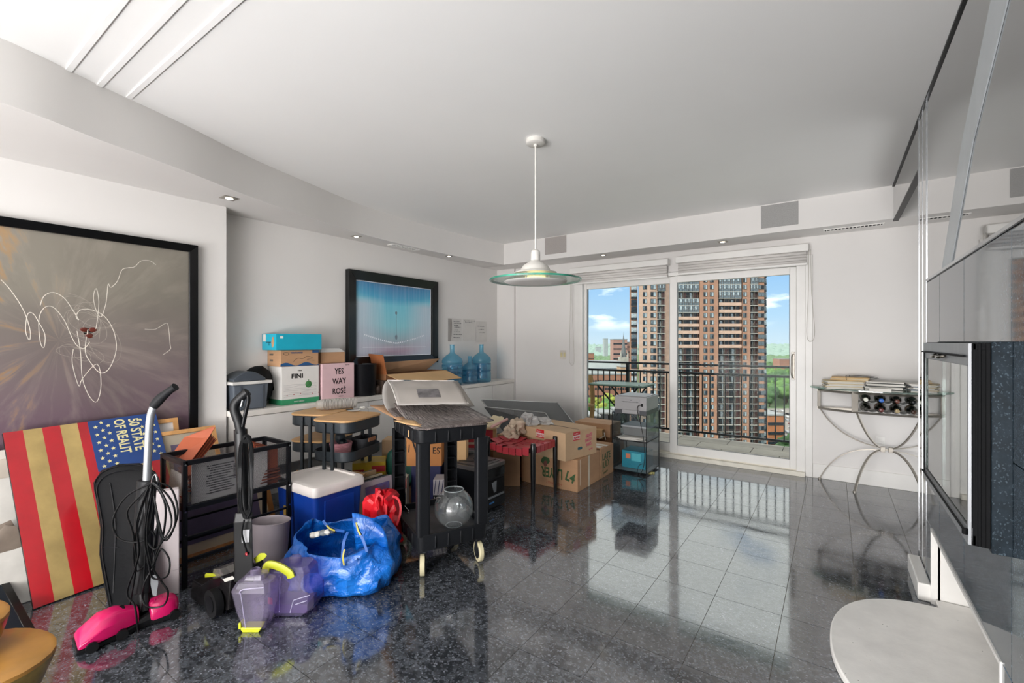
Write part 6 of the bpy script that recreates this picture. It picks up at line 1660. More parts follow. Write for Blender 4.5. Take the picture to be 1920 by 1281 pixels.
b = MB(); b.box(.16, .178, -.13, .15, .03, .095); b.build('paper_tray', PB, t, bevel=.004)
b = MB(); b.box(.178, .18, -.06, .0, .062, .074); b.build('blue_light', mat('blue_plastic', '#2d6fb0', .3), t)
b = MB(); b.tube(bez([(-.1, -.1, .376), (.0, -.06, .378), (.05, .02, .376), (.0, .06, .38), (-.05, .02, .378), (.03, -.04, .386), (.1, .0, .378), (.12, .1, .378)], 6), .003, 6); tag(b.build('coiled_cable', CORD, None, loc=tuple(t.location), smooth=60), 'thin black cable coiled on the lid of the black printer', 'cable')
t = fbox('clear_bin', 'clear plastic storage bin with pale rim behind the black printer', 878, 912, 3.95, .0, .40, .25, clear('bin_clear', '#9fa3a6', .5))
b = MB(); w = t['w']; b.box(-w / 2 - .01, w / 2 + .01, -.012, 0, .385, .405); b.build('rim', PG, t)
t = fbox('magazine_box', 'red and white printed magazine box standing on the clear bin', 874, 908, 4.05, .402, .55, .12, mat('mag_cream', '#cdbba8', .5))
w = t['w']; b = MB(); b.box(-w / 2 + .004, -.01, -.0015, 0, .05, .145); b.box(-w / 2, w / 2, -.0012, 0, .0, .03); b.build('red_print', mat('mag_red', '#b52a36', .45), t)
text(None, 'Beer', .045, DK, None, (-.0, -.003, .10), (1, 0, 0), (0, 0, 1), world=False, name='lettering').parent = t
q_ = fbox('brown_box', 'plain brown box behind the red woven stool', 925, 975, 4.25, 0, .36, .3, CARD)
q_ = fbox('red_flap_box', 'open box with red side panel left of the woven stool', 898, 930, 4.35, .30, .51, .2, CARDL); b = MB(); w = q_['w']; b.box(-w / 2, w / 2 - .03, -.0015, 0, .08, .2); b.build('red_print', mat('mag_red', '#b52a36', .45), q_)
b = MB(); b.box(-.12, .12, .0, .25, 0, .299); tag(b.build('brown_box', CARDD, None, loc=(q_.location.x, q_.location.y, 0), rz=YAW, bevel=.003), 'dark brown box under the open red-sided box', 'box')
t = thing('folded_poster', 'folded pale papers and a pink rolled sheet on top of the red-sided box', 'papers', tuple(at_d(925, 792, 4.3)))
b = MB(); slab_px(b, [at_d(905, 800, 4.25), at_d(935, 800, 4.25), at_d(942, 780, 4.45), at_d(918, 783, 4.45)], .01); slab_px(b, [at_d(912, 792, 4.3), at_d(938, 797, 4.28), at_d(945, 783, 4.4), at_d(925, 778, 4.45)], .008); b.build('papers', PAP2, t, world=True)
b = MB(); b.cyl(tuple(at_d(922, 800, 4.2)), tuple(at_d(951, 786, 4.4)), .013, 12); b.build('roll', mat('roll_pink', '#d0a39c', .5), t, world=True, smooth=50)

# ================================================================== WOVEN STOOL
t = thing('woven_stool', 'low stool with black wooden legs and a red woven strap seat', 'stool', (-2.27, 3.39, 0), 0)
SL, SW_, SH = .235, .185, .44
SBK = mat('stool_black', '#17171a', .35, var=.05, coat=.3); SRD = mat('stool_red', '#a8303a', .42, var=.06, bump=.2, bscale=60)
for sx in (-1, 1):
    for sy in (-1, 1):
        b = MB(); x, y = sx * SL, sy * SW_
        b.lathe([(.013, 0), (.016, .05), (.021, .2), (.0225, .42), (.0225, .485), (.019, .495), (0, .497)], 14, (x, y, 0)); b.build('leg', SBK, t, smooth=40)
b = MB()
for sy in (-1, 1): b.tube([(-SL + 2 * SL * k / 10, sy * SW_, SH - .028 * (1 - (k / 5 - 1) ** 2)) for k in range(11)], (.028, .012), 4, flat=(0, 0, 1))
for sx in (-1, 1): b.bar((sx * SL, -SW_, SH), (sx * SL, SW_, SH), .02, .05)
b.build('seat_frame', SBK, t)
def sag(x, y): return SH + .03 - .055 * (1 - (x / SL) ** 2) * (1 - .35 * (y / SW_) ** 2)
nx, ny = 6, 5
for i in range(nx):
    xc = -SL + .03 + (2 * SL - .06) * (i + .5) / nx; w = (2 * SL - .06) / nx * .465
    ds = .03 * (1 - (xc / SL) ** 2); P_ = [(xc, -SW_ - .014, SH - .035 - ds), (xc, -SW_ - .015, SH + .022 - ds)]
    for k in range(13):
        y = -SW_ + 2 * SW_ * k / 12; cellj = (y + SW_) / (2 * SW_) * ny; o_ = .003 if (int(cellj) + i) % 2 else -.003
        P_.append((xc, y, sag(xc, y) + o_))
    P_ += [(xc, SW_ + .015, SH + .022 - ds), (xc, SW_ + .014, SH - .035 - ds)]
    b = MB(); b.tube(P_, (w * 1.38, .0022), 4, flat=(1, 0, 0)); b.build('strap', SRD, t)
for j in range(ny):
    yc_ = -SW_ + .03 + (2 * SW_ - .06) * (j + .5) / ny; w = (2 * SW_ - .06) / ny * .465
    P_ = [(-SL - .014, yc_, SH - .03), (-SL - .015, yc_, SH + .025)]
    for k in range(17):
        x = -SL + 2 * SL * k / 16; cellj = (x + SL) / (2 * SL) * nx; o_ = -.003 if (int(cellj) + j) % 2 else .003
        P_.append((x, yc_, sag(x, yc_) + o_))
    P_ += [(SL + .015, yc_, SH + .025), (SL + .014, yc_, SH - .03)]
    b = MB(); b.tube(P_, (w * 1.38, .0022), 4, flat=(0, 1, 0)); b.build('strap', SRD, t)

# ================================================================== CARTONS BY THE WINDOW
TAPE = mat('clear_tape', '#d9c9b2', .2, var=.03, coat=.5); GRP = mat('green_ink', '#3c5a34', .6); PKI = mat('pink_ink', '#d0647c', .6); RDI = mat('sticker_fragile', '#c3202b', .4); STW = mat('sticker_white', '#dcd3cf', .4)
def cbox(name, lab, x, y, w, d, z0, z1, rz, mm):
    """carton with its near right corner at x,y; extends w to the left and d away"""
    t = thing(name, lab, 'box', (x, y, z0), R(rz)); h = z1 - z0
    b = MB(); b.box(-w, 0, 0, d, 0, h - .003); b.build('carton', mm, t, bevel=.003)
    b = MB(); b.box(-w, 0, 0, d / 2 - .002, h - .0028, h); b.build('flap', mm, t); b = MB(); b.box(-w, 0, d / 2 + .002, d, h - .0028, h); b.build('flap', mm, t)
    return t
def ltext(t, s, size, m_, o, xd, yd, **k): text(None, s, size, m_, None, o, xd, yd, world=False, **k).parent = t
t = cbox('produce_box', 'lower brown carton with upside-down green fruit printing, under the fragile box', -1.86, 3.665, .60, .47, 0, .285, 0, CARD)
ltext(t, 'LAYER', .125, GRP, (-.15, -.0015, .175), (-1, 0, 0), (0, 0, -1), bold=.004, sx=.62)
ltext(t, 'L4', .12, GRP, (-.13, -.0015, .10), (.95, 0, -.3), (.3, 0, .95), bold=.004, sx=.8)
ltext(t, 'HEARTFULLY', .028, mat('faded_ink', '#a3503a', .6), (-.16, -.0015, .05), (-1, 0, 0), (0, 0, -1))
b = MB(); b.blob((-.33, -.001, .235), .045, 2, .5, 3, 1, (1, .03, .8)); b.build('berry_print', GRP, t); b = MB(); b.blob((-.33, -.002, .21), .03, 2, .2, 3, 2, (.7, .04, 1)); b.build('berry_print', mat('berry_pale', '#7b4a42', .6), t)
b = MB(); b.box(0, .0012, .21, .25, 0, .283); b.box(-.2, 0, .205, .265, .2835, .2855); b.build('tape', TAPE, t)
b = MB(); b.box(0, .0012, .05, .06, .05, .28); b.build('tape', TAPE, t)
t = cbox('fragile_box', 'upper brown carton with red and white FRAGILE stickers on top of the fruit carton', -1.925, 3.56, .60, .46, .287, .535, -11, KRAFT)
for (o, xd, nx_) in (((-.345, -.001, .165), (1, 0, 0), 0), ((.001, .11, .165), (0, 1, 0), 1)):
    o = Vector(o); X_ = Vector(xd); n_ = Vector((0, -1, 0)) if not nx_ else Vector((1, 0, 0))
    def Rct(a0, a1, h0, h1, off, mm, nm):
        b = MB(); q = [o + X_ * a + Vector((0, 0, h)) for a, h in ((a0, h0), (a1, h0), (a1, h1), (a0, h1))]; b.hexa([tuple(p_) for p_ in q], [tuple(p_ + n_ * off) for p_ in q]); b.build(nm, mm, t)
    Rct(0, .095, 0, .075, .0006, STW, 'sticker'); Rct(0, .095, .045, .075, .0012, RDI, 'sticker_band'); Rct(0, .095, .0, .010, .0012, RDI, 'sticker_band')
    ltext(t, 'FRAGILE', .026, RDI, o + X_ * .005 + Vector((0, 0, .016)) + n_ * .0014, xd, (0, 0, 1), sx=.92, bold=.0006)
    ltext(t, 'Handle w/', .014, STW, o + X_ * .012 + Vector((0, 0, .055)) + n_ * .002, xd, (0, 0, 1), sx=.9)
b = MB(); b.prism([(.19 + .018 * math.cos(a) + (.03 if math.cos(a) > 0 else 0), .085 + .013 * math.sin(a)) for a in [2 * PI * k / 16 for k in range(16)]], .0002, .0022, axis='x'); b.build('hand_hole', mat('hole_teal', '#1b4a55', .6), t)
ltext(t, 'GRAZE', .042, PKI, (.0015, .295, .165), (0, 1, .15), (0, -.15, 1), sx=.72, bold=.0006); ltext(t, 'SNACKS', .042, PKI, (.0015, .285, .125), (0, 1, .15), (0, -.15, 1), sx=.62, bold=.0006); ltext(t, 'PUFFS', .042, PKI, (.0015, .30, .082), (0, 1, .15), (0, -.15, 1), sx=.72, bold=.0006)
ltext(t, 'eat up', .028, PKI, (.0015, .34, .045), (0, 1, .15), (0, -.15, 1), sx=.8); 
b = MB(); b.box(-.555, -.48, -.0012, 0, .17, .19); b.box(-.54, -.47, -.0012, 0, .145, .16); b.build('faded_print', mat('faded_brown', '#8a5d45', .6), t)
b = MB(); b.hexa([(-.50, .218, .2485), (-.03, .222, .2485), (-.03, .232, .2485), (-.50, .245, .2485)], [(-.50, .218, .2492), (-.03, .222, .2492), (-.03, .232, .2492), (-.50, .245, .2492)]); b.build('flap_gap', mat('gap_dark', '#5a4330', .7), t)
t = cbox('chips_box', 'brown carton lettered LATE JULY in green, behind the fruit carton', -1.86, 4.16, .55, .31, 0, .295, 0, CARD)
ltext(t, 'LATE', .095, GRP, (.0015, .03, .17), (0, 1, 0), (0, 0, 1), sx=.95, bold=.001); ltext(t, 'JULY', .095, GRP, (.0015, .04, .085), (0, 1, .1), (0, -.1, 1), sx=.88, bold=.001); ltext(t, 'SNACKS', .028, GRP, (.0015, .06, .03), (0, 1, .1), (0, -.1, 1))
b = MB(); b.box(-.4, -.02, .02, .1, .2945, .2965); b.box(-.25, .0, .13, .19, .2945, .2965); b.build('tape', mat('tape_white', '#d7d2c9', .3), t)
q = at_z(1144, 821, .30)
t = cbox('brown_carton', 'brown carton standing highest at the back by the left glass panel', q.x, q.y, .42, .30, .30, .44, 0, CARD)
t = cbox('brown_carton', 'plain carton on the floor under the back carton by the glass', q.x + .03, q.y + .02, .50, .30, 0, .298, 0, CARDD)
q = at_z(1131, 822, .299)
t = cbox('small_carton', 'small open brown box lying on the LATE JULY carton', q.x, q.y - .02, .16, .10, .299, .39, 10, CARDL)
b = MB(); b.tube(bez([(q.x - .02, q.y - .06, .302), (q.x + .03, q.y - .03, .34), (q.x + .01, q.y - .0, .36), (q.x + .05, q.y - .05, .30)], 5), .003, 6); tag(b.build('white_cable', PAP, smooth=60), 'short white cable beside the small open box', 'cable')
# crumpled wrap behind the fragile box
PLW = clear('bubble_wrap', '#dcdad8', .55, .15, gloss=1.45)
for k, (u, v, D, r_, sc_, lb, mm) in enumerate(((990, 788, 4.45, .085, (1, 1, .8), 'crumpled clear plastic wrap behind the fragile box', PLW), (968, 800, 4.35, .08, (1, 1, 1), 'crumpled beige packing paper left of the clear wrap', mat('packing_paper', '#b9a793', .8, var=.06)), (1020, 790, 4.5, .07, (1.2, 1, .6), 'second smaller lump of clear plastic wrap at the right', PLW), (957, 812, 4.28, .07, (1, 1, 1), 'lower crumpled packing paper beside the woven stool', mat('packing_paper', '#b9a793', .8, var=.06)))):
    q = at_d(u, v, D); b = MB(); b.blob(tuple(q), r_, 3, .7, 2.4, k + 2, sc_); tag(b.build('crumpled_wrap', mm, smooth=30), lb, 'wrap')
b = MB(); b.box(-.32, .30, 0, .35, 0, .40); q = at_d(985, 640, 4.5); tag(b.build('brown_box', CARD, None, loc=(q.x, q.y, 0), rz=YAW * .2, bevel=.004), 'brown box under the crumpled wrap behind the fragile box', 'box')

# leaning glass panels
GP = clear('panel_glass', '#9a9d9e', .35, .06, gloss=1.7); GPD = mat('panel_dark', '#3a3c3d', .25, var=.12, coat=.5)
t = thing('tabletop_glass', 'large grey glass panel with thin pale metal edge leaning beside the cabinets', 'panel', tuple(at_d(1000, 800, 5.3)))
Q4 = [at_d(902, 749, 5.75), at_d(1045, 755, 5.55), at_d(1092, 815, 5.1), at_d(965, 830, 5.2)]
b = MB(); slab_px(b, Q4, .006); b.build('glass', GP, t, world=True)
b = MB(); b.bar(tuple(Q4[1]), tuple(Q4[2]), .012, .012); b.bar(tuple(Q4[0]), tuple(Q4[3]), .006, .012); b.bar(tuple(Q4[0]), tuple(Q4[1]), .004, .008); b.build('metal_edge', mat('panel_edge_m', '#a9aaaa', .3, metal=.7), t, world=True)
t = thing('display_board', 'smaller dark panel leaning in front of the large grey glass panel', 'panel', tuple(at_d(980, 800, 5.1)))
Q4 = [at_d(908, 763, 5.45), at_d(1022, 774, 5.3), at_d(1040, 800, 5.0), at_d(950, 815, 5.05)]
b = MB(); slab_px(b, Q4, .01); b.build('board', GPD, t, world=True)
b = MB(); b.bar(tuple(Q4[1]), tuple(Q4[2]), .008, .012); b.bar(tuple(Q4[0]), tuple(Q4[1]), .005, .012); b.build('metal_edge', mat('panel_edge_m', '#a9aaaa', .3, metal=.7), t, world=True)

# ================================================================== CUBE SHELF AND PRINTER
t = thing('cube_shelf', 'clear two-tier cube shelf with black edges holding papers and a teal box', 'shelf', (-1.527, 4.505, 0), 0)
ACR = clear('acrylic', '#d3d9dc', .08, .04, gloss=1.35); EDG = mat('edge_black', '#1a1b1e', .35)
SW2, SD2 = .36, .40
for z0, z1 in ((.02, .325), (.335, .61)):
    for (xa, xb, ya, yb) in ((-SW2, -SW2 + .003, 0, SD2), (-.003, 0, 0, SD2), (-SW2, 0, SD2 - .003, SD2)):
        b = MB(); b.box(xa, xb, ya, yb, z0, z1); b.build('clear_panel', ACR, t)
for z in (.02, .33, .607):
    b = MB(); b.box(-SW2, 0, 0, SD2, z - .002, z + .002); b.build('shelf_board', mat('shelf_grey', '#84888a', .35) if z < .1 else ACR, t)
for z in (.02, .33, .607):
    b = MB()
    for p0, p1 in (((-SW2, 0), (0, 0)), ((-SW2, SD2), (0, SD2)), ((-SW2, 0), (-SW2, SD2)), ((0, 0), (0, SD2))): b.bar((p0[0], p0[1], z), (p1[0], p1[1], z), .008, .008)
    b.build('edge_rod', EDG, t)
for x, y in ((-SW2, 0), (0, 0), (-SW2, SD2), (0, SD2)):
    b = MB(); b.bar((x, y, 0), (x, y, .612), .007, .007); b.build('upright', EDG, t)
X_, Y_ = t.location.x, t.location.y
b = MB(); b.box(X_ - .30, X_ - .05, Y_ + .12, Y_ + .36, .024, .20); b.m = 1; b.box(X_ - .20, X_ - .10, Y_ + .1185, Y_ + .12, .10, .18); b.m = 2; b.box(X_ - .26, X_ - .21, Y_ + .1185, Y_ + .12, .12, .17); tag(b.build('teal_box', [mat('teal_card', '#1c8196', .45, var=.1), mat('teal_light', '#4fb0bd', .45), mat('peach_print', '#c97a5a', .45)], bevel=.002), 'teal printed box inside the lower tier of the cube shelf', 'box')
random.seed(6)
b = MB()
for k in range(8):
    b.M = Matrix.Translation((X_ - .17, Y_ + .17, .333 + k * .0035)) @ Matrix.Rotation(R(random.uniform(-14, 14)), 4, 'Z'); b.box(-.13, .13, -.15, .12, 0, .003)
tag(b.build('paper_pile', PAP), 'loose pile of white papers in the upper tier of the cube shelf', 'papers')
t = thing('lidded_container', 'clear container with flat grey lid on the papers in the cube shelf', 'container', (X_ - .16, Y_ + .22, .365))
b = MB(); b.box(-.13, .15, -.12, .15, 0, .085, taper=.01); b.build('tub', clear('tub_clear', '#b9bcbc', .35), t); b = MB(); b.box(-.14, .16, -.13, .16, .085, .105); b.build('lid', mat('lid_grey', '#9b9fa2', .4), t, bevel=.004)
t = thing('grey_printer', 'grey laser printer on top of the clear cube shelf', 'printer', (-1.505, 4.44, .612), 0)
PGY = mat('printer_body', '#959495', .4, var=.02); PGD = mat('printer_dark', '#3b3d42', .4)
b = MB(); b.prism([(-.335, .045), (-.04, .0), (.0, .0), (.0, .045)], 0, .36, axis='y') if False else b.box(-.33, 0, 0, .37, .04, .175); b.box(-.30, -.015, .02, .33, .175, .183); b.build('body', PGY, t, bevel=.008)
b = MB(); b.box(-.325, -.25, .0, .02, .0, .04); b.box(-.07, 0, .0, .37, .0, .042); b.box(-.32, -.01, .03, .36, .0, .04); b.build('base', PGD, t)
b = MB(); b.box(-.325, -.07, -.003, .001, .045, .15); b.box(-.25, -.07, .0, .01, .004, .04); b.build('rear_panel', PGY, t, bevel=.002)
for k in range(14):
    b = MB(); b.box(-.25 + k * .0125, -.245 + k * .0125, -.0045, -.003, .118, .128); b.build('vent_slot', PGD, t)
b = MB(); b.box(-.165, -.145, -.0045, -.003, .138, .143); b.build('badge', PGD, t)
b = MB(); b.box(-.055, -.035, -.004, .001, .085, .115); b.build('power_socket', BLACKP, t)
b = MB(); b.tube(bez([(-.045, -.006, .10), (-.075, -.03, .09), (-.08, -.03, .04), (-.06, -.02, -.05), (-.03, -.01, -.2), (-.015, -.005, -.38), (-.03, -.01, -.52), (-.06, -.03, -.59), (-.02, -.05, -.605), (.0, -.03, -.59)], 6), .0035, 6); b.tube(bez([(-.03, -.02, -.47), (-.07, -.03, -.5), (-.075, -.04, -.59), (-.03, -.06, -.6)], 6), .0025, 6); b.build('power_cord', CORD, t, smooth=60)
b = MB(); q = at_z(1222, 886, .01); b.box(q.x - .03, q.x + .01, q.y - .02, q.y, .0, .012); b.box(q.x - .01, q.x + .025, q.y + .005, q.y + .02, .0, .012); tag(b.build('cable_tag', mat('tag_yellow', '#c8c07c', .5)), 'small pale yellow tag at the foot of the cube shelf', 'tag')

# ================================================================== BALCONY
BC = mat('balcony_concrete', '#bdb3a8', .8, var=.06, nscale=4, bump=.2)
b = MB(); b.box(-4.2, 2.2, 5.62, 6.56, -.2, .04); bal = struct('floor_balcony', b, mat('balcony_joint', '#6f6a64', .9), 'pale paved balcony floor')
for j, (ya, yb) in enumerate(((5.64, 5.93), (5.94, 6.23), (6.24, 6.55))):
    x = -4.1 + .3 * (j % 2)
    while x < 2.1:
        b = MB(); b.box(x + .004, min(x + .596, 2.15), ya, yb, .04, .052); b.build('paver', BC, bal, bevel=.003, seg=1); x += .6
b = MB(); b.box(-4.3, 2.3, 5.62, 6.7, 2.62, 2.9); struct('ceiling_balcony', b, WALL, 'underside of the balcony above')
t = thing('balcony_railing', 'black metal balcony railing with flat top rails and thin balusters', 'railing', (-1.1, 6.5, .05))
RL = mat('railing_black', '#26292d', .4, var=.06, metal=.3)
b = MB(); b.box(-3.0, 3.2, -.035, .035, .965, .99); b.build('top_rail', RL, t, bevel=.002)
b = MB(); b.box(-3.0, 3.2, -.02, .02, .845, .875); b.build('mid_rail', RL, t, bevel=.002)
b = MB(); b.box(-3.0, 3.2, -.018, .018, .06, .085); b.build('bottom_rail', RL, t, bevel=.002)
bme = MB().box(-.007, .007, -.007, .007, .085, .845).mesh('baluster', RL)
x = -1.726 + 1.1 - .0945 * 24
while x < 3.1:
    if x > -2.95: inst(bme, 'baluster', t, (x, 0, 0))
    x += .0945
for xp in (-2.48 + 1.1, 1.7, 3.1):
    b = MB(); b.box(xp - .02, xp + .02, -.02, .02, -.04, .965); b.build('post', RL, t)
t = thing('folding_table', 'green-topped folding table with black tube legs on the balcony', 'table', tuple(at_z(1135, 735, .80).xy) + (.052,))
TQ = [at_z(u, v, .78) for u, v in ((1085, 730.5), (1175, 738.5), (1189, 727), (1095, 724))]
off = Vector((0, 0, 0))
ty = 5.72
b = MB(); b.box(-2.78, -2.02, 5.80, 6.30, .745, .765); b.build('table_top', mat('table_green', '#7f9488', .45, var=.04), t, world=True, bevel=.004)
b = MB(); b.box(-2.79, -2.01, 5.79, 6.31, .738, .746); b.build('edge_band', mat('table_edge', '#2d3a36', .5), t, world=True)
for y in (5.86, 6.24):
    b = MB(); b.tube([(-2.70, y, .77), (-2.35, y, .40), (-2.10, y, .06)], .011, 8); b.tube(bez([(-2.08, y, .77), (-2.2, y, .6), (-2.62, y, .06)], 4), .011, 8); b.build('leg', RL, t, world=True, smooth=50)
t = thing('folding_chair', 'black metal frame chair behind the folding table on the balcony', 'chair', (-2.3, 5.8, .052))
b = MB(); b.tube(bez([(-2.42, 5.74, .06), (-2.36, 5.74, .45), (-2.30, 5.74, .63), (-2.22, 5.74, .66), (-1.98, 5.74, .66), (-1.92, 5.74, .6), (-1.84, 5.74, .06)], 5), .012, 8); b.build('frame', RL, t, world=True, smooth=50)
b = MB(); b.box(-2.34, -1.94, 5.70, 6.0, .40, .415); b.build('seat', RL, t, world=True)
t = thing('wooden_chair', 'weathered tan wooden chair back at the far left of the balcony', 'chair', (-2.98, 6.2, .052))
b = MB(); b.tube(bez([(-2.93, 6.20, .05), (-2.90, 6.2, .5), (-2.94, 6.2, .85)], 4), (.035, .02), 6); b.tube(bez([(-3.2, 6.20, .05), (-3.2, 6.2, .5), (-3.2, 6.2, .85)], 4), (.035, .02), 6); b.box(-3.2, -2.9, 6.18, 6.22, .72, .80); b.box(-3.22, -2.88, 5.9, 6.22, .40, .43); b.build('frame', mat('weathered_wood', '#b58f5e', .7, var=.1), t, world=True, smooth=40)

# ================================================================== CITY OUTSIDE
# everything out here is laid out along the line of view on real distances: F along, U across
GZ = -60.0
def FU(f, u, z=GZ): return (-_s * f + _c * u, _c * f + _s * u, z)
b = MB(); b.add([FU(40, -2500), FU(40, 2500), FU(4200, 4500), FU(4200, -4500)], [(0, 1, 2, 3)])
m, g, p, o_ = newmat('city_ground')
co = g.new('ShaderNodeNewGeometry').outputs['Position']
f = g.noise(co, .02, 5, .6); f2 = g.noise(co, .15, 3)
g.put(p.inputs['Base Color'], g.mix(g.ramp(f2, [(.45, 0.0), (.6, .5)]), g.ramp(f, [(.35, '#3f5a35'), (.55, '#5d7148'), (.7, '#8f8a7c')]), '#3a5232')); p.inputs['Roughness'].default_value = 1
struct('ground', b, m, 'wooded city ground far below')
HAZE = '#8da0a8'
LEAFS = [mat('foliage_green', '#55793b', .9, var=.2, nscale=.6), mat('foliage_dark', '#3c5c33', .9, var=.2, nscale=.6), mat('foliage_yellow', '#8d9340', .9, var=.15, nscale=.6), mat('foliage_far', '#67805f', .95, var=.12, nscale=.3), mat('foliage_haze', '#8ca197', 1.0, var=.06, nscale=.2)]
BARK = mat('bark', '#4b3d30', .9)
tree_me = []
for k in range(4):
    b = MB(); random.seed(40 + k)
    for q in range(7):
        a = random.uniform(0, 2 * PI); r_ = random.uniform(0, 3.2); b.blob((r_ * math.cos(a), r_ * math.sin(a), 7 + random.uniform(-2.2, 2.6)), random.uniform(2.0, 3.4), 2, .55, 2.4, k * 9 + q, (1, 1, .85))
    tree_me.append(b)
trunk = MB().cyl((0, 0, 0), (0, 0, 6.5), .45, 6, .3).mesh('trunk', BARK)
crowns = {}
def crown(k, mi):
    if (k, mi) not in crowns: crowns[(k, mi)] = tree_me[k].mesh('crown', LEAFS[mi]); crowns[(k, mi)].shade_smooth()
    return crowns[(k, mi)]
TL_ = {0: ('mid green leafy tree below the balcony', 'mid green trees'), 1: ('dark green leafy tree below the balcony', 'dark green trees'), 2: ('yellow-green leafy tree below the balcony', 'yellow-green trees')}
TREES = []
def tree(f, u, mi, s_=1.0, side='left'):
    if any((f - a) ** 2 + (u - c) ** 2 < (4.3 * (s_ + d)) ** 2 for a, c, d in TREES): return
    pxx = 960 + u / f * 861; m_ = 5 * s_ / f * 861
    if any(fa - 7 < f < fb + 7 and pa - m_ < pxx < pb + m_ for fa, fb, pa, pb in ((520, 550, 1090, 1164), (420, 434, 1096, 1190), (470, 488, 1164, 1192), (560, 602, 1155, 1190), (618, 662, 1150, 1188), (760, 780, 1460, 1488), (262, 278, 1438, 1472), (283, 422, 1400, 1565))): return
    TREES.append((f, u, s_))
    lab, grp = TL_[mi]
    t = thing('tree', lab + (' seen left of the brick tower' if side == 'left' else ' seen right of the brick tower'), 'tree', FU(f, u), random.uniform(0, 6), grp + ' ' + side + ' of the tower')
    inst(crown(random.randrange(4), mi), 'crown', t, sc=(s_, s_, s_)); inst(trunk, 'trunk', t, sc=(s_, s_, s_))
random.seed(77)
# left pane strip: columns 1098..1182, right strip: columns 1442..1482
def col_u(px, f): return (px - 960) / 861 * f
for k in range(260):
    f = random.uniform(380, 620); px = random.uniform(1095, 1190)
    tree(f, col_u(px, f), random.choice((0, 0, 1, 2, 2)), random.uniform(1.0, 1.5))
for k in range(40):
    f = random.uniform(330, 380); px = random.uniform(1120, 1180); tree(f, col_u(px, f), 2 if k % 2 else 0, random.uniform(1.1, 1.4))
for k in range(420):
    f = random.uniform(425, 1000); px = random.uniform(1436, 1492)
    tree(f, col_u(px, f), random.choice((0, 1, 0, 1)), random.uniform(1.3, 1.9), 'right')
for k in range(12):
    f = random.uniform(235, 255); px = random.uniform(1466, 1490); tree(f, col_u(px, f), 1, 1.0, 'right')
# far woods, uncountable
b = MB(); random.seed(5)
for k in range(2600):
    f = 1020 + 3300 * random.random() ** 1.3; px = random.choice((random.uniform(1080, 1200), random.uniform(1425, 1500), random.uniform(900, 1650)))
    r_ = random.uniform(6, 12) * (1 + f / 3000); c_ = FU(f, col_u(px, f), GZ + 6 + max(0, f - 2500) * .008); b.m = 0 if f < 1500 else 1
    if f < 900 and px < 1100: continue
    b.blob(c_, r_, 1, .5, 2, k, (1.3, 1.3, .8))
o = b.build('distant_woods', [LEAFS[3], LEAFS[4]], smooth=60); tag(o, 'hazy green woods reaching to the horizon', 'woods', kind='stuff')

# ---------------------------------------------------------------- brick tower
TF = 176.0; PXM = 861 / TF; FH = 2.70
t = thing('apartment_tower', 'very tall brown brick apartment tower with balconies filling both glass panels', 'building', FU(TF, col_u(1312, TF)), YAW)
def bx(px): return (px - 1312) / PXM          # local x of a picture column on the facade
m, g, p, o_ = newmat('tower_brick'); BRK = m
co = g.coord(); f = g.noise(co, .35, 4); f2 = g.noise(g.mapping(co, (3, 3, 14)), 1.5, 2)
g.put(p.inputs['Base Color'], g.mix(.3, g.ramp(f, [(.3, '#a3705a'), (.7, '#b98a70')]), g.ramp(f2, [(.3, '#875a48'), (.7, '#c8a48c')]))); p.inputs['Roughness'].default_value = .9
BRL = mat('tower_brick_light', '#c9a591', .9, var=.06, nscale=.5); SLAB = mat('tower_slab', '#b9b3ab', .8, var=.05); DKG = mat('tower_dark_glass', '#2b3238', .12, var=.3, nscale=.4)
WG = []
for k, (c1, c2) in enumerate((('#20272d', '#3a4652'), ('#8e9aa2', '#c9d2d6'), ('#4a555d', '#7c8890'))): WG.append(mat('tower_glass_%d' % k, c1, .15, var=.1, tint=c2, nscale=1.4))
WFR = mat('tower_frame', '#5b5048', .6)
ZT = 95.0                                        # facade height above the city ground
for (a, c, dp, mm) in ((1183, 1198, -2.0, BRK), (1198, 1248, 0.0, BRL), (1248, 1262, -.6, BRL), (1262, 1312, -1.6, BRK), (1312, 1347, 0.0, BRK), (1347, 1392, -1.4, BRK), (1392, 1407, 0.0, BRK), (1407, 1421, -1.0, BRK), (1421, 1433, 0.0, BRK), (1433, 1443, -2.5, BRK)):
    b = MB(); b.prism([(bx(a), -dp), (bx(c), -dp), (bx(c) + (22 + dp) * .27, 22), (bx(a) + (22 + dp) * .27, 22)], 0, ZT); b.build('wall', mm, t)
def win_me(w, h, gi, panes, name='window'):
    w *= 1.12; h *= 1.08
    b = MB(); b.m = 0; b.box(-w / 2 - .12, w / 2 + .12, -.10, 0, -.12, h + .12)
    b.m = 1
    for k in range(panes):
        x0 = -w / 2 + k * w / panes + .05; x1 = -w / 2 + (k + 1) * w / panes - .05; b.m = 1 + (k + gi) % 2
        b.box(x0, x1, -.16, -.10, .05, h - .05)
    return b.mesh(name, [WFR, WG[gi % 3], WG[(gi + 1) % 3]])
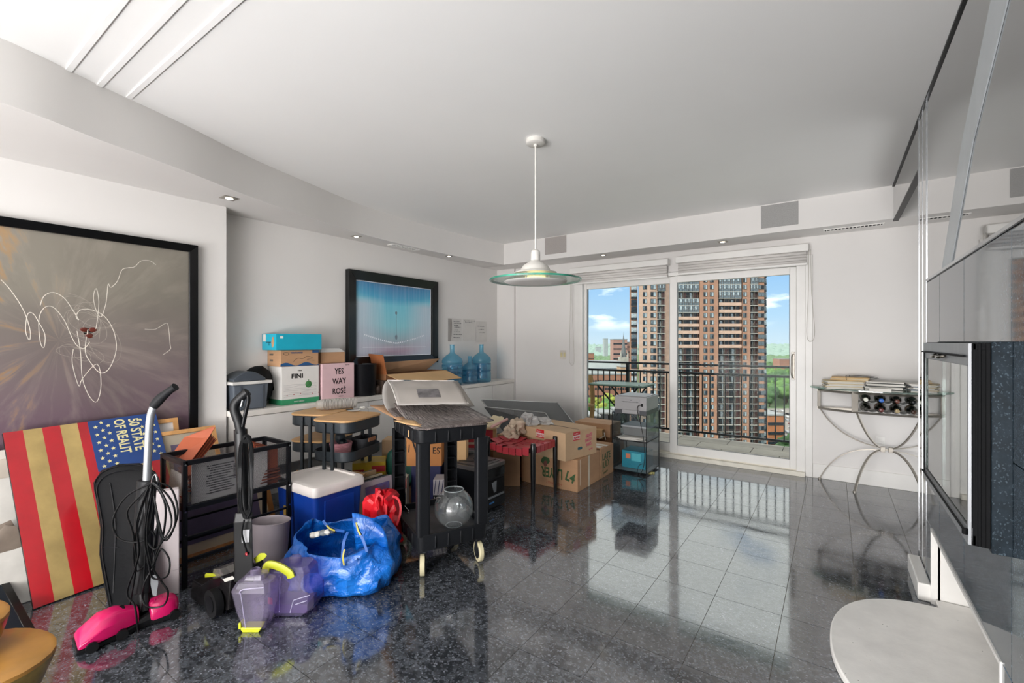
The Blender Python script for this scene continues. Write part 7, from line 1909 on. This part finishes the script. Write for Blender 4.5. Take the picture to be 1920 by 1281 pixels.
def bal_me(w, kind, v):
    b = MB()
    b.m = 0; b.box(-w / 2, w / 2, -1.3, 0, -.15, .05)                       # slab
    b.m = 1; b.box(-w / 2 + .1, w / 2 - .1, -.12, 0, .05, 2.5)              # dark back wall with doors
    if kind == 'glazed':
        n = 5
        b.m = 2; b.box(-w / 2, w / 2, -1.28, -1.22, .05, 2.55)
        b.m = 4
        for k in range(n + 1): x = -w / 2 + k * w / n; b.box(x - .05, x + .05, -1.34, -1.28, .05, 2.55)
        b.box(-w / 2, w / 2, -1.34, -1.28, .95, 1.05)
        b.m = 3
        for k in range(n):
            if (k + v) % 2: x = -w / 2 + k * w / n; b.box(x + .12, x + w / n - .12, -1.31, -1.28, 1.1, 2.4)
    elif kind == 'parapet':
        b.m = 5; b.box(-w / 2, w / 2, -1.35, -1.2, -.15, 1.05); b.m = 4; b.box(-.06, .06, -1.3, -.1, 1.05, 2.55)
        b.m = 3; b.box(-w * .3 + v * .4, -w * .3 + .9 + v * .4, -.18, -.12, .2, 2.2)
    else:
        b.m = 4; b.box(-w / 2, w / 2, -1.32, -1.27, 1.0, 1.07); b.box(-.06, .06, -1.3, -.1, .05, 2.55)
        for k in range(9): x = -w / 2 + (k + .5) * w / 9; b.box(x - .03, x + .03, -1.31, -1.28, .05, 1.0)
        b.m = 3; b.box(-w * .25 + v * .5, -w * .25 + 1.0 + v * .5, -.18, -.12, .2, 2.2); b.m = 6; b.box(w * .1, w * .1 + 1.1, -.18, -.12, .2, 2.2)
    return b.mesh('balcony', [SLAB, DKG, WG[2], WG[1], WFR, BRL, mat('tower_maroon', '#5d3433', .7)])
random.seed(99)
W1_ = [win_me(1.15, 1.45, k, 2) for k in range(3)]; W2_ = [win_me(1.75, 1.5, k, 2) for k in range(3)]; W0_ = [win_me(.95, 1.35, k, 1) for k in range(3)]
BA = {(w, kd, v): bal_me(w, kd, v) for w in (5.0, 4.3, 2.9) for kd in ('glazed', 'parapet', 'rail') for v in (0, 1)}
CG = []
for k in range(3):
    b = MB(); b.m = 0; b.box(-1.05, 1.05, -.3, 0, .7, 2.3); b.m = 1; b.box(-1.1, 1.1, -.32, 0, -.1, .72); CG.append(b.mesh('corner_glazing', [WG[(k + 1) % 3], DKG]))
z_lo, z_hi = GZ + 14, GZ + ZT - 2
zh = CAM_H
# storeys: one line every FH, a slab line at the eye height row
k0 = int((19 - 0) / FH)
nst = 0
zb = 61.34 - 45.5
while zb < ZT - 3:
    row = (zb - 61.34) / FH                    # storeys above eye level
    up_ = row > 2.2
    for px, L_ in ((1209, W1_), (1225, W2_), (1322.5, W1_), (1334.5, W1_), (1396.5, W1_), (1424, W0_), (1429.8, W0_)):
        me = L_[random.randrange(3)]
        inst(me, 'window', t, (bx(px), 0, zb + .75))
    for px, w, dp in ((1239, 2.9, 0), (1282, 4.3, 1.6), (1301, 4.3, 1.6), (1359, 4.3, 1.4), (1380, 4.3, 1.4), (1414, 2.9, 1.0)):
        kd = 'glazed' if row > (3.2 if px < 1320 else 5.2) else ('parapet' if row > -1.2 else 'rail')
        if 5.2 < row < 6.2 and px < 1320: kd = 'rail'
        if w == 2.9: kd = 'glazed' if row > 6.3 else 'rail'
        inst(BA[(w, kd, random.randrange(2))], 'balcony', t, (bx(px), dp * 0 - dp * (-1) * 0 + (-(-dp)) * 0 + (dp if False else 0) + {0: 0, 1.6: 1.6, 1.4: 1.4, 1.0: 1.0}[dp], zb))
    for px, dp in ((1191, 2.0), (1438, 2.5)):
        inst(CG[random.randrange(3)], 'corner_glazing', t, (bx(px), dp, zb))
    zb += FH; nst += 1

# ---------------------------------------------------------------- other buildings
def block(name, lab, px0, px1, f, ztop, dep, mm, rows, cols, cat='building', wm=0, ww=2.0, wh=1.6, rz=0.0):
    t = thing(name, lab, cat, FU(f, col_u((px0 + px1) / 2, f)), YAW + rz); w = (px1 - px0) / 861 * f; h = ztop - GZ
    b = MB(); b.box(-w / 2, w / 2, 0, dep, 0, h); b.build('wall', mm, t)
    b = MB(); b.box(-w / 2 - .4, w / 2 + .4, -.4, dep + .4, h, h + .8); b.build('roof', mat(name + '_roof_' + str(int(px0)), '#8d8f90', .8), t)
    if rows:
        me = MB().box(-ww / 2, ww / 2, -.25, 0, 0, wh).mesh('window', WG[wm])
        for r_ in range(rows):
            for c_ in range(cols):
                inst(me, 'window', t, (-w / 2 + w * (c_ + .5) / cols, 0, h - (r_ + 1) * h / (rows + .5)))
    return t
PINKB = mat('pink_brick', '#a98177', .9, var=.06, nscale=.1); GREYB = mat('grey_block', '#a7abad', .9, var=.04, nscale=.1); REDB2 = mat('red_brick_far', '#9d6f5c', .9, var=.08, nscale=.1); WHB = mat('pale_roof', '#c4c8cb', .8, var=.05, nscale=.05); DKB = mat('dark_townhouse', '#4d4f55', .9, var=.15, nscale=.3); TANB = mat('tan_brick', '#b08f73', .9, var=.06, nscale=.1)
block('slab_building', 'broad pinkish brick slab block on the skyline left of the tower', 1150, 1176, 620, 4, 20, PINKB, 9, 8, ww=2.2)
block('slab_building', 'narrower pink brick wing at the right of the skyline slab block', 1175, 1186, 640, 0, 20, PINKB, 8, 3, ww=2.2)
block('distant_tower', 'small grey tower alone on the horizon', 1133, 1140, 1500, 10, 25, GREYB, 0, 0)
block('distant_building', 'low reddish distant block at the left edge of the view', 1099, 1114, 900, -22, 20, REDB2, 3, 6)
block('distant_building', 'pale distant low block near the horizon', 1118, 1128, 1900, -22, 25, GREYB, 0, 0)
block('office_building', 'long low white-grey office building beyond the railing', 1090, 1164, 520, -22, 30, WHB, 4, 16, ww=2.6, wh=1.4, wm=2)
block('brick_school', 'long brown brick building just below the upper railing', 1096, 1190, 420, -29, 14, REDB2, 4, 20, ww=1.6, wh=1.9)
block('brick_hall', 'tan brick building with light roof to the right of the white office', 1164, 1192, 470, -25, 18, TANB, 4, 8, ww=1.6)
for k in range(6):
    block('townhouse', ['leftmost', 'second', 'third', 'fourth', 'fifth', 'rightmost'][k] + ' dark flat-roofed townhouse in the row below the folding table', 1096 + k * 15, 1110 + k * 15, 205 + k * 3, -32 - (k % 2) * 1.0, 12, DKB, 4, 2, ww=1.5, wh=2.0, wm=1)
t = thing('church', 'grey stone church with a tall thin spire in front of the pink block', 'church', FU(560, col_u(1171, 560)), YAW)
STN = mat('church_stone', '#a8a39a', .9, var=.08, nscale=.2)
b = MB(); b.box(-5, 5, 0, 12, 0, 42); b.build('tower', STN, t); b = MB(); b.lathe([(3.6, 42), (.2, 70), (0, 74)], 8, (0, 5, 0)); b.build('spire', mat('spire_dark', '#6a6c6e', .8), t)
for sx in (-1, 1):
    b = MB(); b.lathe([(1.0, 40), (1.0, 45), (0, 51)], 6, (sx * 4.2, 1, 0)); b.build('pinnacle', STN, t)
b = MB(); b.box(-8, 14, 12, 40, 0, 24); b.build('nave', STN, t)
block('long_hall', 'reddish building among the trees right of the tower', 1462, 1482, 760, -28, 20, REDB2, 2, 4)
block('brick_annex', 'orange brick building beneath the parking lot right of the tower', 1440, 1470, 262, -41, 16, mat('orange_brick', '#b06f49', .9, var=.08, nscale=.2), 3, 5)
# parking lot and its cars
b = MB(); A4 = [FU(285, col_u(1405, 285), GZ + .1), FU(285, col_u(1560, 285), GZ + .1), FU(420, col_u(1540, 420), GZ + .1), FU(420, col_u(1410, 420), GZ + .1)]
b.add(A4, [(0, 1, 2, 3)]); lot = struct('parking_lot', b, mat('asphalt', '#857e78', .9, var=.06, nscale=.1), 'grey parking lot right of the tower')
CC = ['#c9c9c9', '#2a2c30', '#8e1f24', '#5b6067', '#e0ded8', '#3b4a63', '#8a8d90']
cname = ['silver', 'black', 'red', 'dark grey', 'white', 'blue', 'grey']
bodies = []
for k, c_ in enumerate(CC):
    b = MB(); b.prism([(-2.2, .3), (2.2, .3), (2.25, .8), (1.3, .95), (.7, 1.45), (-1.3, 1.45), (-2.0, .95), (-2.2, .9)], -.85, .85, axis='y'); bodies.append(b.mesh('body', mat('car_' + cname[k].replace(' ', '_'), c_, .3)))
b = MB()
for x in (-1.35, 1.35):
    for y in (-.85, .85): b.cyl((x, y - .1, .32), (x, y + .1, .32), .32, 10)
wheels = b.mesh('wheel', RUBBER)
b = MB(); b.box(-1.2, .6, -.87, .87, 1.0, 1.36); glz = b.mesh('side_glass', DKG)
random.seed(17)
for r_ in range(8):
    for c_ in range(6):
        if random.random() < .25: continue
        f = 292 + r_ * 15.5; k = random.randrange(7); px = 1437 + c_ * 9.5 + random.uniform(-1, 1)
        t = thing('parked_car', '%s car parked in the lot right of the tower' % cname[k], 'car', FU(f, col_u(px, f), GZ + .1), YAW + R(90) + random.uniform(-.1, .1), '%s cars in the parking lot' % cname[k])
        inst(bodies[k], 'body', t); inst(wheels, 'wheel', t); inst(glz, 'side_glass', t)

# ================================================================== SMALL PARTS GO UNDER THE PART THEY SIT ON
UNDER = {'screw': ('leg',), 'lettering': ('carton', 'body', 'backboard'), 'handwriting': ('sheet',), 'paper_label': ('glass',), 'capsule': ('glass',), 'rocker': ('plate',), 'socket': ('plate',),
         'sticker_band': ('sticker',), 'door_handle': ('glass_door',), 'wheel': ('caster_fork',), 'leather_handle': ('shell',), 'coil': ('shell',), 'rib': ('tub',), 'star': ('blue_field',),
         'glyph': ('print',), 'white_line': ('print',), 'scribble': ('print',), 'fine_scribble': ('print',), 'red_spot': ('print',), 'dark_centre': ('print',), 'dark_drop': ('print',), 'printed_line': ('envelope',),
         'barcode_bar': ('envelope',), 'print_mark': ('carton',), 'hub_cap': ('wheel',), 'green_guide': ('body',), 'vent_slot': ('rear_panel',), 'badge': ('rear_panel',), 'strap_mark': ('strap',), 'hand_hole': ('carton',),
         'berry_print': ('carton',), 'vent_rib': ('motor_housing',), 'pedal': ('nozzle_housing',), 'stripe_band': ('carton',), 'landscape_line': ('carton',), 'berry': ('carton',), 'side_emblem': ('carton',), 'green_fruit': ('carton',)}
def base(n): return n.split('.')[0]
def centre(o):
    vs = [Vector(c) for c in o.bound_box]; return sum(vs, Vector()) / 8
for root in [o for o in SC.objects if o.parent is None and o.type == 'EMPTY' and 'category' in o]:
    kids = list(root.children)
    for ch in kids:
        want = UNDER.get(base(ch.name))
        if not want or ch.location.length > 1e-9: continue
        host = [k for k in kids if base(k.name) in want and k is not ch and k.location.length < 1e-9 and k.parent is root]
        if host:
            c_ = centre(ch); ch.parent = min(host, key=lambda k: (centre(k) - c_).length)
